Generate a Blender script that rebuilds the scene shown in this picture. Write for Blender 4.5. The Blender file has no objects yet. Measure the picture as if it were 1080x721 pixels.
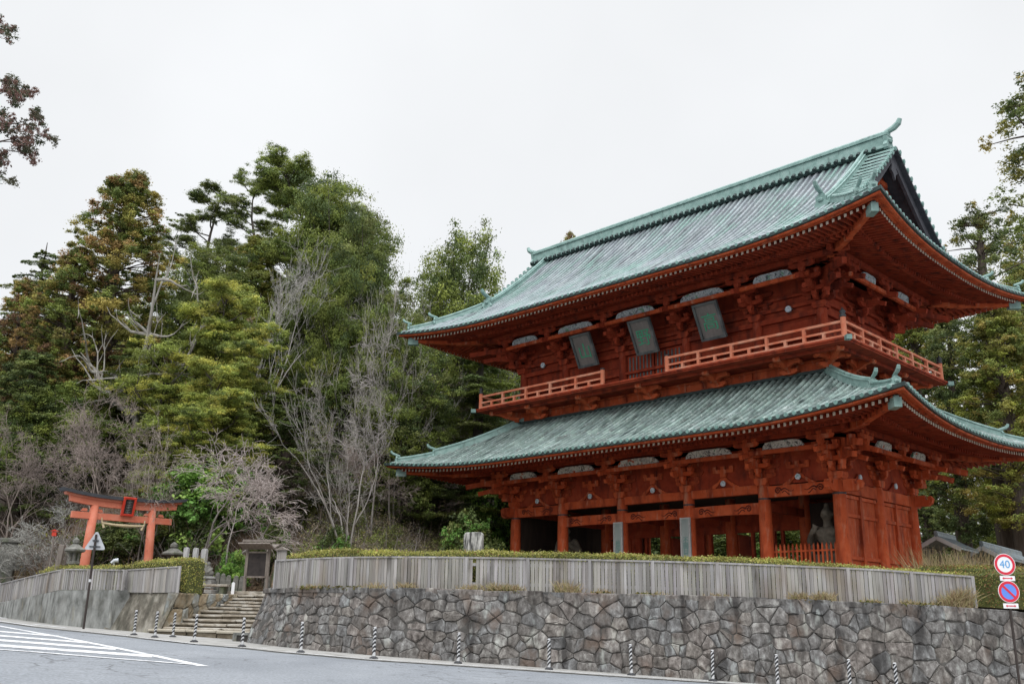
import bpy, bmesh, math, random
import numpy as np
from math import sin, cos, tan, pi, radians, sqrt, atan2
from mathutils import Vector, Matrix

scene = bpy.context.scene
COL = scene.collection
random.seed(7)
RNG = np.random.default_rng(11)

# ------------------------------------------------------------------ camera, sky, sun, exposure
# the eye is the world origin (z = 0 is eye level); the road lies about a metre and a half below it
FPX, PITCH, ROLL = 992.1, 0.2805, 0.0169
_F = np.array([0, cos(PITCH), sin(PITCH)])
_U0 = np.array([0, -sin(PITCH), cos(PITCH)])
_R0 = np.array([1.0, 0, 0])
_R = cos(ROLL) * _R0 + sin(ROLL) * _U0
_U = -sin(ROLL) * _R0 + cos(ROLL) * _U0
cam_data = bpy.data.cameras.new("camera")
cam_data.sensor_width = 36.0
cam_data.lens = 36.0 * FPX / 1080.0
cam_data.clip_start = 0.1
cam_data.clip_end = 3000
cam = bpy.data.objects.new("camera", cam_data)
COL.objects.link(cam)
cam.matrix_world = Matrix(((_R[0], _U[0], -_F[0], 0), (_R[1], _U[1], -_F[1], 0), (_R[2], _U[2], -_F[2], 0), (0, 0, 0, 1)))
scene.camera = cam

SUN_EL, SUN_AZ = radians(44), radians(-8)     # soft light from high behind the viewer's left
world = bpy.data.worlds.new("World")
scene.world = world
world.use_nodes = True
wn, wl = world.node_tree.nodes, world.node_tree.links
wn.clear()
w_out = wn.new("ShaderNodeOutputWorld")
w_sky = wn.new("ShaderNodeTexSky")
w_sky.sky_type = 'NISHITA'
w_sky.sun_disc = False
w_sky.sun_elevation = SUN_EL
w_sky.sun_rotation = pi + SUN_AZ
w_bg1 = wn.new("ShaderNodeBackground")
w_bg1.inputs["Strength"].default_value = 0.1
wl.new(w_sky.outputs[0], w_bg1.inputs["Color"])
# the closed cloud deck: palest near the horizon band, brighter overhead
w_geo = wn.new("ShaderNodeTexCoord")
w_sep = wn.new("ShaderNodeSeparateXYZ")
wl.new(w_geo.outputs["Generated"], w_sep.inputs[0])
w_ramp = wn.new("ShaderNodeValToRGB")
w_ramp.color_ramp.elements[0].position = 0.0
w_ramp.color_ramp.elements[0].color = (0.96, 0.975, 0.99, 1)
w_ramp.color_ramp.elements[1].position = 1.0
w_ramp.color_ramp.elements[1].color = (3.6, 3.68, 3.84, 1)
e = w_ramp.color_ramp.elements.new(0.64); e.color = (0.96, 0.975, 0.99, 1)
e = w_ramp.color_ramp.elements.new(0.72); e.color = (2.9, 2.96, 3.06, 1)
wl.new(w_sep.outputs["Z"], w_ramp.inputs[0])
w_noise = wn.new("ShaderNodeTexNoise")
w_noise.inputs["Scale"].default_value = 2.2
w_noise.inputs["Detail"].default_value = 4
wl.new(w_geo.outputs["Generated"], w_noise.inputs["Vector"])
w_nr = wn.new("ShaderNodeMapRange")
w_nr.inputs["To Min"].default_value = 0.84
w_nr.inputs["To Max"].default_value = 1.13
wl.new(w_noise.outputs["Fac"], w_nr.inputs["Value"])
w_bg2 = wn.new("ShaderNodeBackground")
wl.new(w_ramp.outputs[0], w_bg2.inputs["Color"])
wl.new(w_nr.outputs[0], w_bg2.inputs["Strength"])
w_mix = wn.new("ShaderNodeMixShader")
w_mix.inputs[0].default_value = 0.93
wl.new(w_bg1.outputs[0], w_mix.inputs[1])
wl.new(w_bg2.outputs[0], w_mix.inputs[2])
wl.new(w_mix.outputs[0], w_out.inputs["Surface"])

sun_data = bpy.data.lights.new("sun", 'SUN')
sun_data.energy = 1.5
sun_data.angle = radians(40)
sun_data.color = (1.0, 0.975, 0.94)
sun = bpy.data.objects.new("sun", sun_data)
COL.objects.link(sun)
_sd = Vector((sin(SUN_AZ) * cos(SUN_EL), -cos(SUN_AZ) * cos(SUN_EL), sin(SUN_EL)))   # towards the sun
sun.rotation_euler = _sd.to_track_quat('Z', 'Y').to_euler()
sun.location = _sd * 60

scene.view_settings.view_transform = 'Standard'
scene.view_settings.look = 'None'
scene.view_settings.exposure = 0.0
scene.view_settings.gamma = 1.0
scene.view_settings.use_curve_mapping = False
scene.render.engine = 'CYCLES'
scene.cycles.max_bounces = 6
scene.cycles.diffuse_bounces = 3
scene.cycles.glossy_bounces = 2
scene.cycles.transparent_max_bounces = 4

# ------------------------------------------------------------------ measuring helpers
def ray(x, y):
    return _F + _R * (x - 540) / FPX - _U * (y - 360.5) / FPX
def at_depth(x, y, Y):
    d = ray(x, y)
    return d * (Y / d[1])
GC = (-0.8744, -0.04926, -0.02014)
def road_z(X, Y):
    X = np.clip(X, -32, 26)
    Y = np.clip(Y, -20, 75)
    return GC[0] + GC[1] * X + GC[2] * Y
def on_road(x, y):
    d = ray(x, y)
    t = GC[0] / (d[2] - GC[1] * d[0] - GC[2] * d[1])
    return d * t

# ------------------------------------------------------------------ materials
def N(nt, typ, **kw):
    n = nt.nodes.new(typ)
    for k, v in kw.items():
        setattr(n, k, v)
    return n
def material(name, stops, scale=3.0, rough=0.7, detail=6.0, stretch=(1, 1, 1), bump=0.0, bump_scale=None, metallic=0.0,
             tint=False, tint_amount=1.0, distort=0.0, second=None, spec=0.4, translucent=0.0, noise_rough=0.6, stops2=None, rnd=0.0):
    """noise -> colour ramp -> principled; optional per-vertex tint, second noise overlay (colour, scale, lo, hi, stretch), bump"""
    m = bpy.data.materials.new(name)
    m.use_nodes = True
    nt = m.node_tree
    L = nt.links
    b = nt.nodes["Principled BSDF"]
    b.inputs["Roughness"].default_value = rough
    b.inputs["Metallic"].default_value = metallic
    b.inputs["Specular IOR Level"].default_value = spec
    tc = N(nt, "ShaderNodeTexCoord")
    mp = N(nt, "ShaderNodeMapping")
    mp.inputs["Scale"].default_value = stretch
    L.new(tc.outputs["Object"], mp.inputs["Vector"])
    no = N(nt, "ShaderNodeTexNoise")
    no.inputs["Scale"].default_value = scale
    no.inputs["Detail"].default_value = detail
    no.inputs["Roughness"].default_value = noise_rough
    no.inputs["Distortion"].default_value = distort
    L.new(mp.outputs[0], no.inputs["Vector"])
    cr = N(nt, "ShaderNodeValToRGB")
    els = cr.color_ramp.elements
    while len(els) < len(stops):
        els.new(0.5)
    for el, (p, c) in zip(els, stops):
        el.position = p
        el.color = (*c, 1)
    L.new(no.outputs["Fac"], cr.inputs[0])
    col = cr.outputs[0]
    for sec in (second or []):
        c2, sc2, lo, hi, st2 = sec
        mp2 = N(nt, "ShaderNodeMapping")
        mp2.inputs["Scale"].default_value = st2
        mp2.inputs["Location"].default_value = (3.1, 7.7, 1.3)
        L.new(tc.outputs["Object"], mp2.inputs["Vector"])
        n2 = N(nt, "ShaderNodeTexNoise")
        n2.inputs["Scale"].default_value = sc2
        n2.inputs["Detail"].default_value = 5
        L.new(mp2.outputs[0], n2.inputs["Vector"])
        mr = N(nt, "ShaderNodeMapRange")
        mr.inputs["From Min"].default_value = lo
        mr.inputs["From Max"].default_value = hi
        L.new(n2.outputs["Fac"], mr.inputs["Value"])
        mx = N(nt, "ShaderNodeMix", data_type='RGBA')
        L.new(mr.outputs[0], mx.inputs["Factor"])
        L.new(col, mx.inputs["A"])
        mx.inputs["B"].default_value = (*c2, 1)
        col = mx.outputs["Result"]
    if tint:
        at = N(nt, "ShaderNodeAttribute", attribute_name="tint")
        mx = N(nt, "ShaderNodeMix", data_type='RGBA', blend_type='MULTIPLY')
        mx.inputs["Factor"].default_value = tint_amount
        L.new(col, mx.inputs["A"])
        L.new(at.outputs["Color"], mx.inputs["B"])
        col = mx.outputs["Result"]
    if rnd > 0:
        oi = N(nt, "ShaderNodeObjectInfo")
        hs = N(nt, "ShaderNodeHueSaturation")
        mr = N(nt, "ShaderNodeMapRange")
        mr.inputs["To Min"].default_value = 1 - rnd
        mr.inputs["To Max"].default_value = 1 + rnd
        L.new(oi.outputs["Random"], mr.inputs["Value"])
        L.new(mr.outputs[0], hs.inputs["Value"])
        L.new(col, hs.inputs["Color"])
        col = hs.outputs[0]
    L.new(col, b.inputs["Base Color"])
    if bump > 0:
        nb = N(nt, "ShaderNodeTexNoise")
        nb.inputs["Scale"].default_value = bump_scale or scale * 3
        nb.inputs["Detail"].default_value = 6
        L.new(mp.outputs[0], nb.inputs["Vector"])
        bp = N(nt, "ShaderNodeBump")
        bp.inputs["Strength"].default_value = bump
        bp.inputs["Distance"].default_value = 0.05
        L.new(nb.outputs["Fac"], bp.inputs["Height"])
        L.new(bp.outputs[0], b.inputs["Normal"])
    if translucent > 0:
        tr = N(nt, "ShaderNodeBsdfTranslucent")
        L.new(col, tr.inputs["Color"])
        ms = N(nt, "ShaderNodeMixShader")
        ms.inputs[0].default_value = translucent
        out = nt.nodes["Material Output"]
        L.new(b.outputs[0], ms.inputs[1])
        L.new(tr.outputs[0], ms.inputs[2])
        L.new(ms.outputs[0], out.inputs["Surface"])
    return m

M = {}
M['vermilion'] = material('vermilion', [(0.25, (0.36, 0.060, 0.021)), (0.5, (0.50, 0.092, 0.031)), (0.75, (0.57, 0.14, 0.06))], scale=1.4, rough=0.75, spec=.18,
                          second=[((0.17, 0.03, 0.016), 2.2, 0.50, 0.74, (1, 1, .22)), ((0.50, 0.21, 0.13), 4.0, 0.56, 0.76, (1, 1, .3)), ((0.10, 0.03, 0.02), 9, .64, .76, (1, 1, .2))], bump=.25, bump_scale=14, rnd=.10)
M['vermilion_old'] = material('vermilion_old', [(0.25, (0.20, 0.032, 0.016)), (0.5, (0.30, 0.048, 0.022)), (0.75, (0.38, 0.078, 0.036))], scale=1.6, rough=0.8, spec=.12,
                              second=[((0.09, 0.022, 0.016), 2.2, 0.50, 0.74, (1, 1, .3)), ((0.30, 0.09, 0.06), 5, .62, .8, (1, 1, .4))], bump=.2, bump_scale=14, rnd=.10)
M['vermilion_rail'] = material('vermilion_rail', [(0.3, (0.58, 0.13, 0.06)), (0.5, (0.62, 0.22, 0.13)), (0.7, (0.66, 0.38, 0.27))], scale=1.2, rough=0.7, spec=.2)
M['rafter_end'] = material('rafter_end', [(0.3, (0.42, 0.38, 0.30)), (0.7, (0.62, 0.58, 0.5))], scale=3, rough=0.8)
M['roof_upper'] = material('roof_upper', [(0.30, (0.13, 0.155, 0.17)), (0.5, (0.215, 0.25, 0.265)), (0.70, (0.30, 0.335, 0.345))], scale=1.6, rough=0.62, tint=True, stretch=(2.6, .35, .35),
                           second=[((0.15, 0.245, 0.22), 0.6, 0.44, 0.66, (1, .5, .5)), ((0.40, 0.45, 0.44), 5, 0.62, 0.80, (1, .6, .6)), ((0.07, 0.085, 0.09), 1.3, .58, .72, (2.5, .25, .25))], spec=.35)
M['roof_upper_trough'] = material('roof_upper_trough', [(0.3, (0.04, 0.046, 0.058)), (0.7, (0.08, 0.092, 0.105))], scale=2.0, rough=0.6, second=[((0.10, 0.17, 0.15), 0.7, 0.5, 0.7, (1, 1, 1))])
M['roof_lower'] = material('roof_lower', [(0.25, (0.11, 0.145, 0.138)), (0.45, (0.185, 0.25, 0.235)), (0.62, (0.26, 0.335, 0.315)), (0.8, (0.40, 0.46, 0.44))], scale=2.0, rough=0.62, tint=True, stretch=(2, .5, .5),
                           second=[((0.11, 0.125, 0.12), 1.1, 0.54, 0.74, (1, 1, 1)), ((0.46, 0.53, 0.5), 6, 0.58, 0.76, (1, 1, 1)), ((0.05, 0.075, 0.07), 1.6, .56, .70, (2.2, .3, .3))], spec=.35)
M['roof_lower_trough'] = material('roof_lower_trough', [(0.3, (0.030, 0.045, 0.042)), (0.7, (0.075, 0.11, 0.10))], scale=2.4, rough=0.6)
M['patina'] = material('patina', [(0.3, (0.14, 0.235, 0.215)), (0.5, (0.20, 0.315, 0.29)), (0.75, (0.30, 0.41, 0.385))], scale=2.5, rough=0.55,
                       second=[((0.09, 0.14, 0.13), 3.5, 0.58, 0.75, (1, 1, .4))])
M['tile_end'] = material('tile_end', [(0.3, (0.075, 0.15, 0.135)), (0.6, (0.17, 0.30, 0.27)), (0.8, (0.28, 0.40, 0.37))], scale=4, rough=0.55)
M['roof_edge'] = material('roof_edge', [(0.3, (0.012, 0.022, 0.022)), (0.7, (0.035, 0.06, 0.056))], scale=3, rough=0.6)
M['bargeboard'] = material('bargeboard', [(0.3, (0.030, 0.032, 0.040)), (0.7, (0.065, 0.066, 0.078))], scale=2, rough=0.7)
M['white_carving'] = material('white_carving', [(0.36, (0.05, 0.05, 0.05)), (0.45, (0.42, 0.42, 0.40)), (0.56, (0.66, 0.66, 0.62)), (0.66, (0.14, 0.17, 0.15))], scale=4.0, rough=0.8, distort=1.5,
                              second=[((0.42, 0.09, 0.04), 3.1, 0.62, 0.66, (1, 1, 1)), ((0.10, 0.24, 0.16), 3.7, 0.64, 0.67, (1.2, 1, 1))], bump=.5, bump_scale=9)
M['grey_carving'] = material('grey_carving', [(0.36, (0.06, 0.075, 0.085)), (0.45, (0.30, 0.34, 0.37)), (0.56, (0.50, 0.54, 0.57)), (0.66, (0.10, 0.14, 0.14))], scale=4.0, rough=0.8, distort=1.5,
                             second=[((0.14, 0.28, 0.2), 3.1, 0.60, 0.66, (1, 1, 1))], bump=.5, bump_scale=9)
M['scroll'] = material('scroll', [(0.3, (0.06, 0.012, 0.008)), (0.7, (0.12, 0.02, 0.012))], rough=.8)
M['crest'] = material('crest', [(0.35, (0.2, 0.40, 0.44)), (0.55, (0.66, 0.7, 0.78))], scale=9, rough=.5)
M['black_metal'] = material('black_metal', [(0.3, (0.03, 0.035, 0.04)), (0.7, (0.08, 0.085, 0.09))], rough=.5, metallic=.3)
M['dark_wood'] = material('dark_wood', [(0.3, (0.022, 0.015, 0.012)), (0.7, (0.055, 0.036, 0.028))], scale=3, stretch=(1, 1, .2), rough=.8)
M['plaque_wood'] = material('plaque_wood', [(0.3, (0.13, 0.125, 0.118)), (0.6, (0.22, 0.20, 0.19)), (0.8, (0.28, 0.24, 0.225))], scale=2.5, stretch=(1, 1, .3), rough=.75)
M['plaque_frame'] = material('plaque_frame', [(0.3, (0.055, 0.065, 0.068)), (0.7, (0.17, 0.19, 0.19))], scale=2, rough=.7)
M['green_letter'] = material('green_letter', [(0.3, (0.05, 0.30, 0.17)), (0.7, (0.09, 0.42, 0.26))], scale=4, rough=.7)
M['sign_board'] = material('sign_board', [(0.3, (0.22, 0.27, 0.27)), (0.6, (0.33, 0.37, 0.37)), (0.8, (0.42, 0.44, 0.43))], scale=2.4, stretch=(1, 1, .3), rough=.8)
M['sign_letter'] = material('sign_letter', [(0.3, (0.10, 0.22, 0.20)), (0.7, (0.15, 0.30, 0.28))], scale=4, rough=.8)
M['statue'] = material('statue', [(0.3, (0.12, 0.105, 0.085)), (0.5, (0.16, 0.142, 0.112)), (0.75, (0.26, 0.23, 0.19))], scale=3, rough=.85, bump=.4, bump_scale=6,
                       second=[((0.20, 0.12, 0.07), 1.4, .6, .75, (1, 1, 1))])
M['granite'] = material('granite', [(0.3, (0.20, 0.20, 0.19)), (0.7, (0.34, 0.33, 0.31))], scale=6, rough=.85, bump=.3, second=[((0.12, 0.12, 0.11), 1.6, .5, .7, (1, 1, .3))])
M['granite_pale'] = material('granite_pale', [(0.3, (0.34, 0.34, 0.34)), (0.7, (0.50, 0.50, 0.50))], scale=6, rough=.85, second=[((0.24, 0.24, 0.24), 3, .55, .7, (1, 1, .3))])
M['lantern_stone'] = material('lantern_stone', [(0.3, (0.085, 0.085, 0.075)), (0.7, (0.20, 0.195, 0.175))], scale=5, rough=.9, bump=.4, second=[((0.09, 0.11, 0.06), 2.2, .55, .7, (1, 1, 1))])
M['marker_stone'] = material('marker_stone', [(0.40, (0.05, 0.05, 0.05)), (0.48, (0.20, 0.20, 0.19)), (0.58, (0.46, 0.46, 0.44))], scale=3.4, stretch=(2.2, 2.2, .4), rough=.9, bump=.3)
M['wall_stone'] = material('wall_stone', [(0.30, (0.045, 0.041, 0.038)), (0.43, (0.10, 0.093, 0.087)), (0.55, (0.165, 0.157, 0.15)), (0.69, (0.31, 0.308, 0.292))], scale=6.5, rough=.92, tint=True, stretch=(1, 1, .5),
                           second=[((0.045, 0.042, 0.04), 2.6, .52, .66, (1, .25, .22)), ((0.30, 0.31, 0.29), 3.4, .60, .72, (1, .3, .35)), ((0.11, 0.085, 0.07), 1.2, .56, .7, (1, .4, .8))], bump=1.0, bump_scale=9, noise_rough=.72)
M['ochre_stone'] = material('ochre_stone', [(0.25, (0.13, 0.105, 0.075)), (0.45, (0.23, 0.19, 0.135)), (0.6, (0.27, 0.25, 0.21)), (0.8, (0.36, 0.34, 0.29))], scale=2.6, rough=.92, tint=True,
                            second=[((0.08, 0.085, 0.06), 2, .56, .72, (1, 1, .4))], bump=.8, bump_scale=7)
M['joint'] = material('joint', [(0.3, (0.04, 0.038, 0.035)), (0.7, (0.10, 0.095, 0.088))], rough=.95)
M['riser_shaded_stone'] = material('riser_shaded_stone', [(0.3, (0.075, 0.06, 0.042)), (0.5, (0.15, 0.125, 0.09)), (0.7, (0.27, 0.24, 0.19))], scale=2.4, rough=.95, bump=.6, bump_scale=8, second=[((0.06, 0.062, 0.04), 2.4, .52, .68, (1, 1, 1.5))])  # mossy brown stone, its colour darkened so the risers look shaded
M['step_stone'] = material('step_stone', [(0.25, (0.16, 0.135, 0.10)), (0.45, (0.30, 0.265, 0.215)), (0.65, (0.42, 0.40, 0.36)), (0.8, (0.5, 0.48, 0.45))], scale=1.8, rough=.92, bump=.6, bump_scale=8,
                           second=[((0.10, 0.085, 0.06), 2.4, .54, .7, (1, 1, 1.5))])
M['concrete'] = material('concrete', [(0.32, (0.085, 0.088, 0.08)), (0.48, (0.20, 0.205, 0.195)), (0.66, (0.30, 0.305, 0.29))], scale=2.2, rough=.92, stretch=(1, .25, .6), bump=.25, bump_scale=9,
                         second=[((0.07, 0.07, 0.06), 4.5, .54, .70, (1, .1, .12)), ((0.075, 0.072, 0.06), .9, .54, .72, (1, 1, .6)), ((0.20, 0.18, 0.125), 1.6, .60, .74, (1.2, 1, .5))])
M['concrete_stained'] = material('concrete_stained', [(0.33, (0.05, 0.044, 0.034)), (0.48, (0.13, 0.118, 0.095)), (0.64, (0.25, 0.235, 0.2))], scale=3.0, rough=.92, stretch=(1, .25, .6), bump=.4, bump_scale=8,
                                 second=[((0.05, 0.048, 0.036), 4.0, .5, .70, (1, .1, .2)), ((0.17, 0.165, 0.075), 1.9, .6, .74, (1, 1, .5))])
M['pavement'] = material('pavement', [(0.3, (0.24, 0.235, 0.22)), (0.7, (0.33, 0.325, 0.31))], scale=1.4, rough=.9, second=[((0.17, 0.165, 0.15), 2.4, .52, .7, (1, 1, 1))])
M['gutter'] = material('gutter', [(0.35, (0.07, 0.068, 0.06)), (0.55, (0.13, 0.13, 0.125)), (0.7, (0.18, 0.185, 0.19))], scale=2.2, rough=.95)
M['kerb'] = material('kerb', [(0.3, (0.30, 0.27, 0.21)), (0.7, (0.42, 0.39, 0.33))], scale=2, rough=.9)
M['paint'] = material('paint', [(0.32, (0.40, 0.405, 0.41)), (0.5, (0.66, 0.665, 0.67)), (0.7, (0.78, 0.78, 0.78))], scale=5, rough=.7, second=[((0.24, 0.25, 0.265), 9, .55, .66, (1, 1, 1)), ((0.30, 0.31, 0.32), 1.2, .58, .72, (1, 1, 1))])
M['fence_wood'] = material('fence_wood', [(0.25, (0.17, 0.16, 0.155)), (0.5, (0.285, 0.275, 0.272)), (0.8, (0.39, 0.38, 0.378))], scale=2.0, rough=.85, stretch=(5, 5, .3), tint=True,
                           second=[((0.19, 0.155, 0.12), .9, .50, .72, (1, 1, .4)), ((0.11, 0.10, 0.09), 2.5, .58, .74, (1, 1, .25))])
M['old_wood'] = material('old_wood', [(0.3, (0.12, 0.10, 0.085)), (0.7, (0.24, 0.21, 0.185))], scale=3, rough=.9, stretch=(3, 3, .5))
M['board_dark'] = material('board_dark', [(0.3, (0.012, 0.010, 0.010)), (0.7, (0.045, 0.036, 0.034))], scale=4, rough=.8)
M['torii_paint'] = material('torii_paint', [(0.3, (0.50, 0.125, 0.068)), (0.55, (0.56, 0.175, 0.105)), (0.75, (0.58, 0.26, 0.185))], scale=1.3, rough=.65, second=[((0.5, 0.3, 0.24), 2, .62, .8, (1, 1, .3))])
M['torii_red'] = material('torii_red', [(0.3, (0.45, 0.03, 0.015)), (0.7, (0.55, 0.045, 0.02))], rough=.5)
M['black_paint'] = material('black_paint', [(0.3, (0.025, 0.028, 0.034)), (0.7, (0.05, 0.054, 0.062))], rough=.6)
M['straw'] = material('straw', [(0.3, (0.42, 0.34, 0.2)), (0.7, (0.55, 0.47, 0.32))], scale=12, rough=.95)
M['white_plastic'] = material('white_plastic', [(0.3, (0.46, 0.47, 0.48)), (0.7, (0.60, 0.60, 0.61))], rough=.6, second=[((0.45, 0.45, 0.44), 6, .6, .75, (1, 1, 1))])
M['black_rubber'] = material('black_rubber', [(0.3, (0.016, 0.017, 0.02)), (0.7, (0.035, 0.036, 0.04))], rough=.7)
M['brown_pole'] = material('brown_pole', [(0.3, (0.022, 0.016, 0.014)), (0.7, (0.045, 0.034, 0.03))], rough=.5)
M['sign_white'] = material('sign_white', [(0.3, (0.72, 0.73, 0.75)), (0.7, (0.8, 0.8, 0.82))], rough=.35)
M['sign_red'] = material('sign_red', [(0.3, (0.55, 0.022, 0.045)), (0.7, (0.62, 0.03, 0.06))], rough=.35)
M['sign_blue'] = material('sign_blue', [(0.3, (0.10, 0.21, 0.66)), (0.7, (0.13, 0.26, 0.72))], rough=.35)
M['sign_digit'] = material('sign_digit', [(0.3, (0.08, 0.30, 0.62)), (0.7, (0.10, 0.34, 0.66))], rough=.35)
M['galvanised'] = material('galvanised', [(0.3, (0.38, 0.40, 0.43)), (0.7, (0.52, 0.54, 0.57))], scale=5, rough=.5, metallic=.2)
M['shed_tile'] = material('shed_tile', [(0.3, (0.10, 0.12, 0.135)), (0.7, (0.20, 0.24, 0.25))], scale=3, rough=.55)
M['plaster'] = material('plaster', [(0.3, (0.30, 0.30, 0.29)), (0.7, (0.42, 0.42, 0.41))], scale=1.5, rough=.9)
M['leaf'] = material('leaf', [(0.3, (0.75, 0.75, 0.75)), (0.7, (1.15, 1.15, 1.15))], scale=.35, rough=.6, tint=True, translucent=.30, rnd=.14, spec=.25, detail=2)
M['bark'] = material('bark', [(0.3, (0.05, 0.042, 0.036)), (0.7, (0.13, 0.11, 0.095))], scale=3, stretch=(2, 2, .3), rough=.95, bump=.6, bump_scale=6)
M['bark_cedar'] = material('bark_cedar', [(0.3, (0.045, 0.033, 0.027)), (0.7, (0.11, 0.085, 0.07))], scale=4, stretch=(3, 3, .15), rough=.95, bump=.6, bump_scale=8)
M['twig'] = material('twig', [(0.3, (0.8, 0.8, 0.8)), (0.7, (1.15, 1.15, 1.15))], scale=1.2, rough=.9, tint=True, rnd=.12, detail=3)
M['dead_wood'] = material('dead_wood', [(0.3, (0.13, 0.115, 0.10)), (0.55, (0.28, 0.265, 0.24)), (0.8, (0.40, 0.385, 0.36))], scale=1.5, stretch=(2, 2, .5), rough=.95, bump=.4, bump_scale=6,
                           second=[((0.16, 0.14, 0.08), 1.1, .58, .74, (1, 1, 1))])
M['hedge_core'] = material('hedge_core', [(0.3, (0.05, 0.06, 0.018)), (0.7, (0.10, 0.11, 0.035))], scale=6, rough=.95)

def asphalt():
    m = bpy.data.materials.new('asphalt')
    m.use_nodes = True
    nt = m.node_tree; L = nt.links; b = nt.nodes["Principled BSDF"]
    b.inputs["Roughness"].default_value = .82
    b.inputs["Specular IOR Level"].default_value = .35
    tc = N(nt, "ShaderNodeTexCoord")
    def noise(sc, det, st=(1, 1, 1)):
        mp = N(nt, "ShaderNodeMapping"); mp.inputs["Scale"].default_value = st
        mp.inputs["Rotation"].default_value = (0, 0, radians(28))
        L.new(tc.outputs["Object"], mp.inputs[0])
        n = N(nt, "ShaderNodeTexNoise"); n.inputs["Scale"].default_value = sc; n.inputs["Detail"].default_value = det
        L.new(mp.outputs[0], n.inputs["Vector"]); return n.outputs["Fac"]
    cr = N(nt, "ShaderNodeValToRGB"); els = cr.color_ramp.elements
    els[0].position, els[0].color = .3, (.165, .178, .195, 1)
    els[1].position, els[1].color = .72, (.225, .24, .258, 1)
    L.new(noise(.5, 5, (1, .35, 1)), cr.inputs[0])
    # aggregate speckle
    cr2 = N(nt, "ShaderNodeValToRGB"); e2 = cr2.color_ramp.elements
    e2[0].position, e2[0].color = .36, (.72, .72, .72, 1)
    e2[1].position, e2[1].color = .66, (1.22, 1.22, 1.22, 1)
    L.new(noise(26, 3), cr2.inputs[0])
    mx = N(nt, "ShaderNodeMix", data_type='RGBA', blend_type='MULTIPLY'); mx.inputs["Factor"].default_value = 1
    L.new(cr.outputs[0], mx.inputs["A"]); L.new(cr2.outputs[0], mx.inputs["B"])
    # crack network, only in worn areas
    vo = N(nt, "ShaderNodeTexVoronoi", feature='DISTANCE_TO_EDGE'); vo.inputs["Scale"].default_value = 1.5
    wv = N(nt, "ShaderNodeTexNoise"); wv.inputs["Scale"].default_value = 2.5; wv.inputs["Detail"].default_value = 4
    L.new(tc.outputs["Object"], wv.inputs["Vector"])
    ad = N(nt, "ShaderNodeMix", data_type='RGBA'); ad.inputs["Factor"].default_value = .22
    L.new(tc.outputs["Object"], ad.inputs["A"]); L.new(wv.outputs["Color"], ad.inputs["B"])
    L.new(ad.outputs["Result"], vo.inputs["Vector"])
    lt = N(nt, "ShaderNodeMapRange"); lt.inputs["From Min"].default_value = .0; lt.inputs["From Max"].default_value = .035
    lt.inputs["To Min"].default_value = 1; lt.inputs["To Max"].default_value = 0
    L.new(vo.outputs["Distance"], lt.inputs["Value"])
    ms = N(nt, "ShaderNodeMapRange"); ms.inputs["From Min"].default_value = .43; ms.inputs["From Max"].default_value = .56
    L.new(noise(.16, 3), ms.inputs["Value"])
    mul = N(nt, "ShaderNodeMath", operation='MULTIPLY'); L.new(lt.outputs[0], mul.inputs[0]); L.new(ms.outputs[0], mul.inputs[1])
    mul2 = N(nt, "ShaderNodeMath", operation='MULTIPLY'); L.new(mul.outputs[0], mul2.inputs[0]); mul2.inputs[1].default_value = .85
    mx2 = N(nt, "ShaderNodeMix", data_type='RGBA')
    L.new(mul2.outputs[0], mx2.inputs["Factor"]); L.new(mx.outputs["Result"], mx2.inputs["A"]); mx2.inputs["B"].default_value = (.07, .072, .075, 1)
    L.new(mx2.outputs["Result"], b.inputs["Base Color"])
    bp = N(nt, "ShaderNodeBump"); bp.inputs["Strength"].default_value = .25; bp.inputs["Distance"].default_value = .02
    L.new(noise(40, 3), bp.inputs["Height"]); L.new(bp.outputs[0], b.inputs["Normal"])
    return m
M['asphalt'] = asphalt()
M['litter_ground'] = material('litter_ground', [(0.25, (0.055, 0.04, 0.026)), (0.42, (0.12, 0.078, 0.048)), (0.6, (0.19, 0.13, 0.085)), (0.78, (0.26, 0.19, 0.125))], scale=1.6, rough=.95, detail=8, noise_rough=.72,
                              second=[((0.05, 0.06, 0.022), .22, .52, .64, (1, 1, 1)), ((0.30, 0.23, 0.13), .3, .62, .72, (1, 1, 1))], bump=.8, bump_scale=6)

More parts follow.
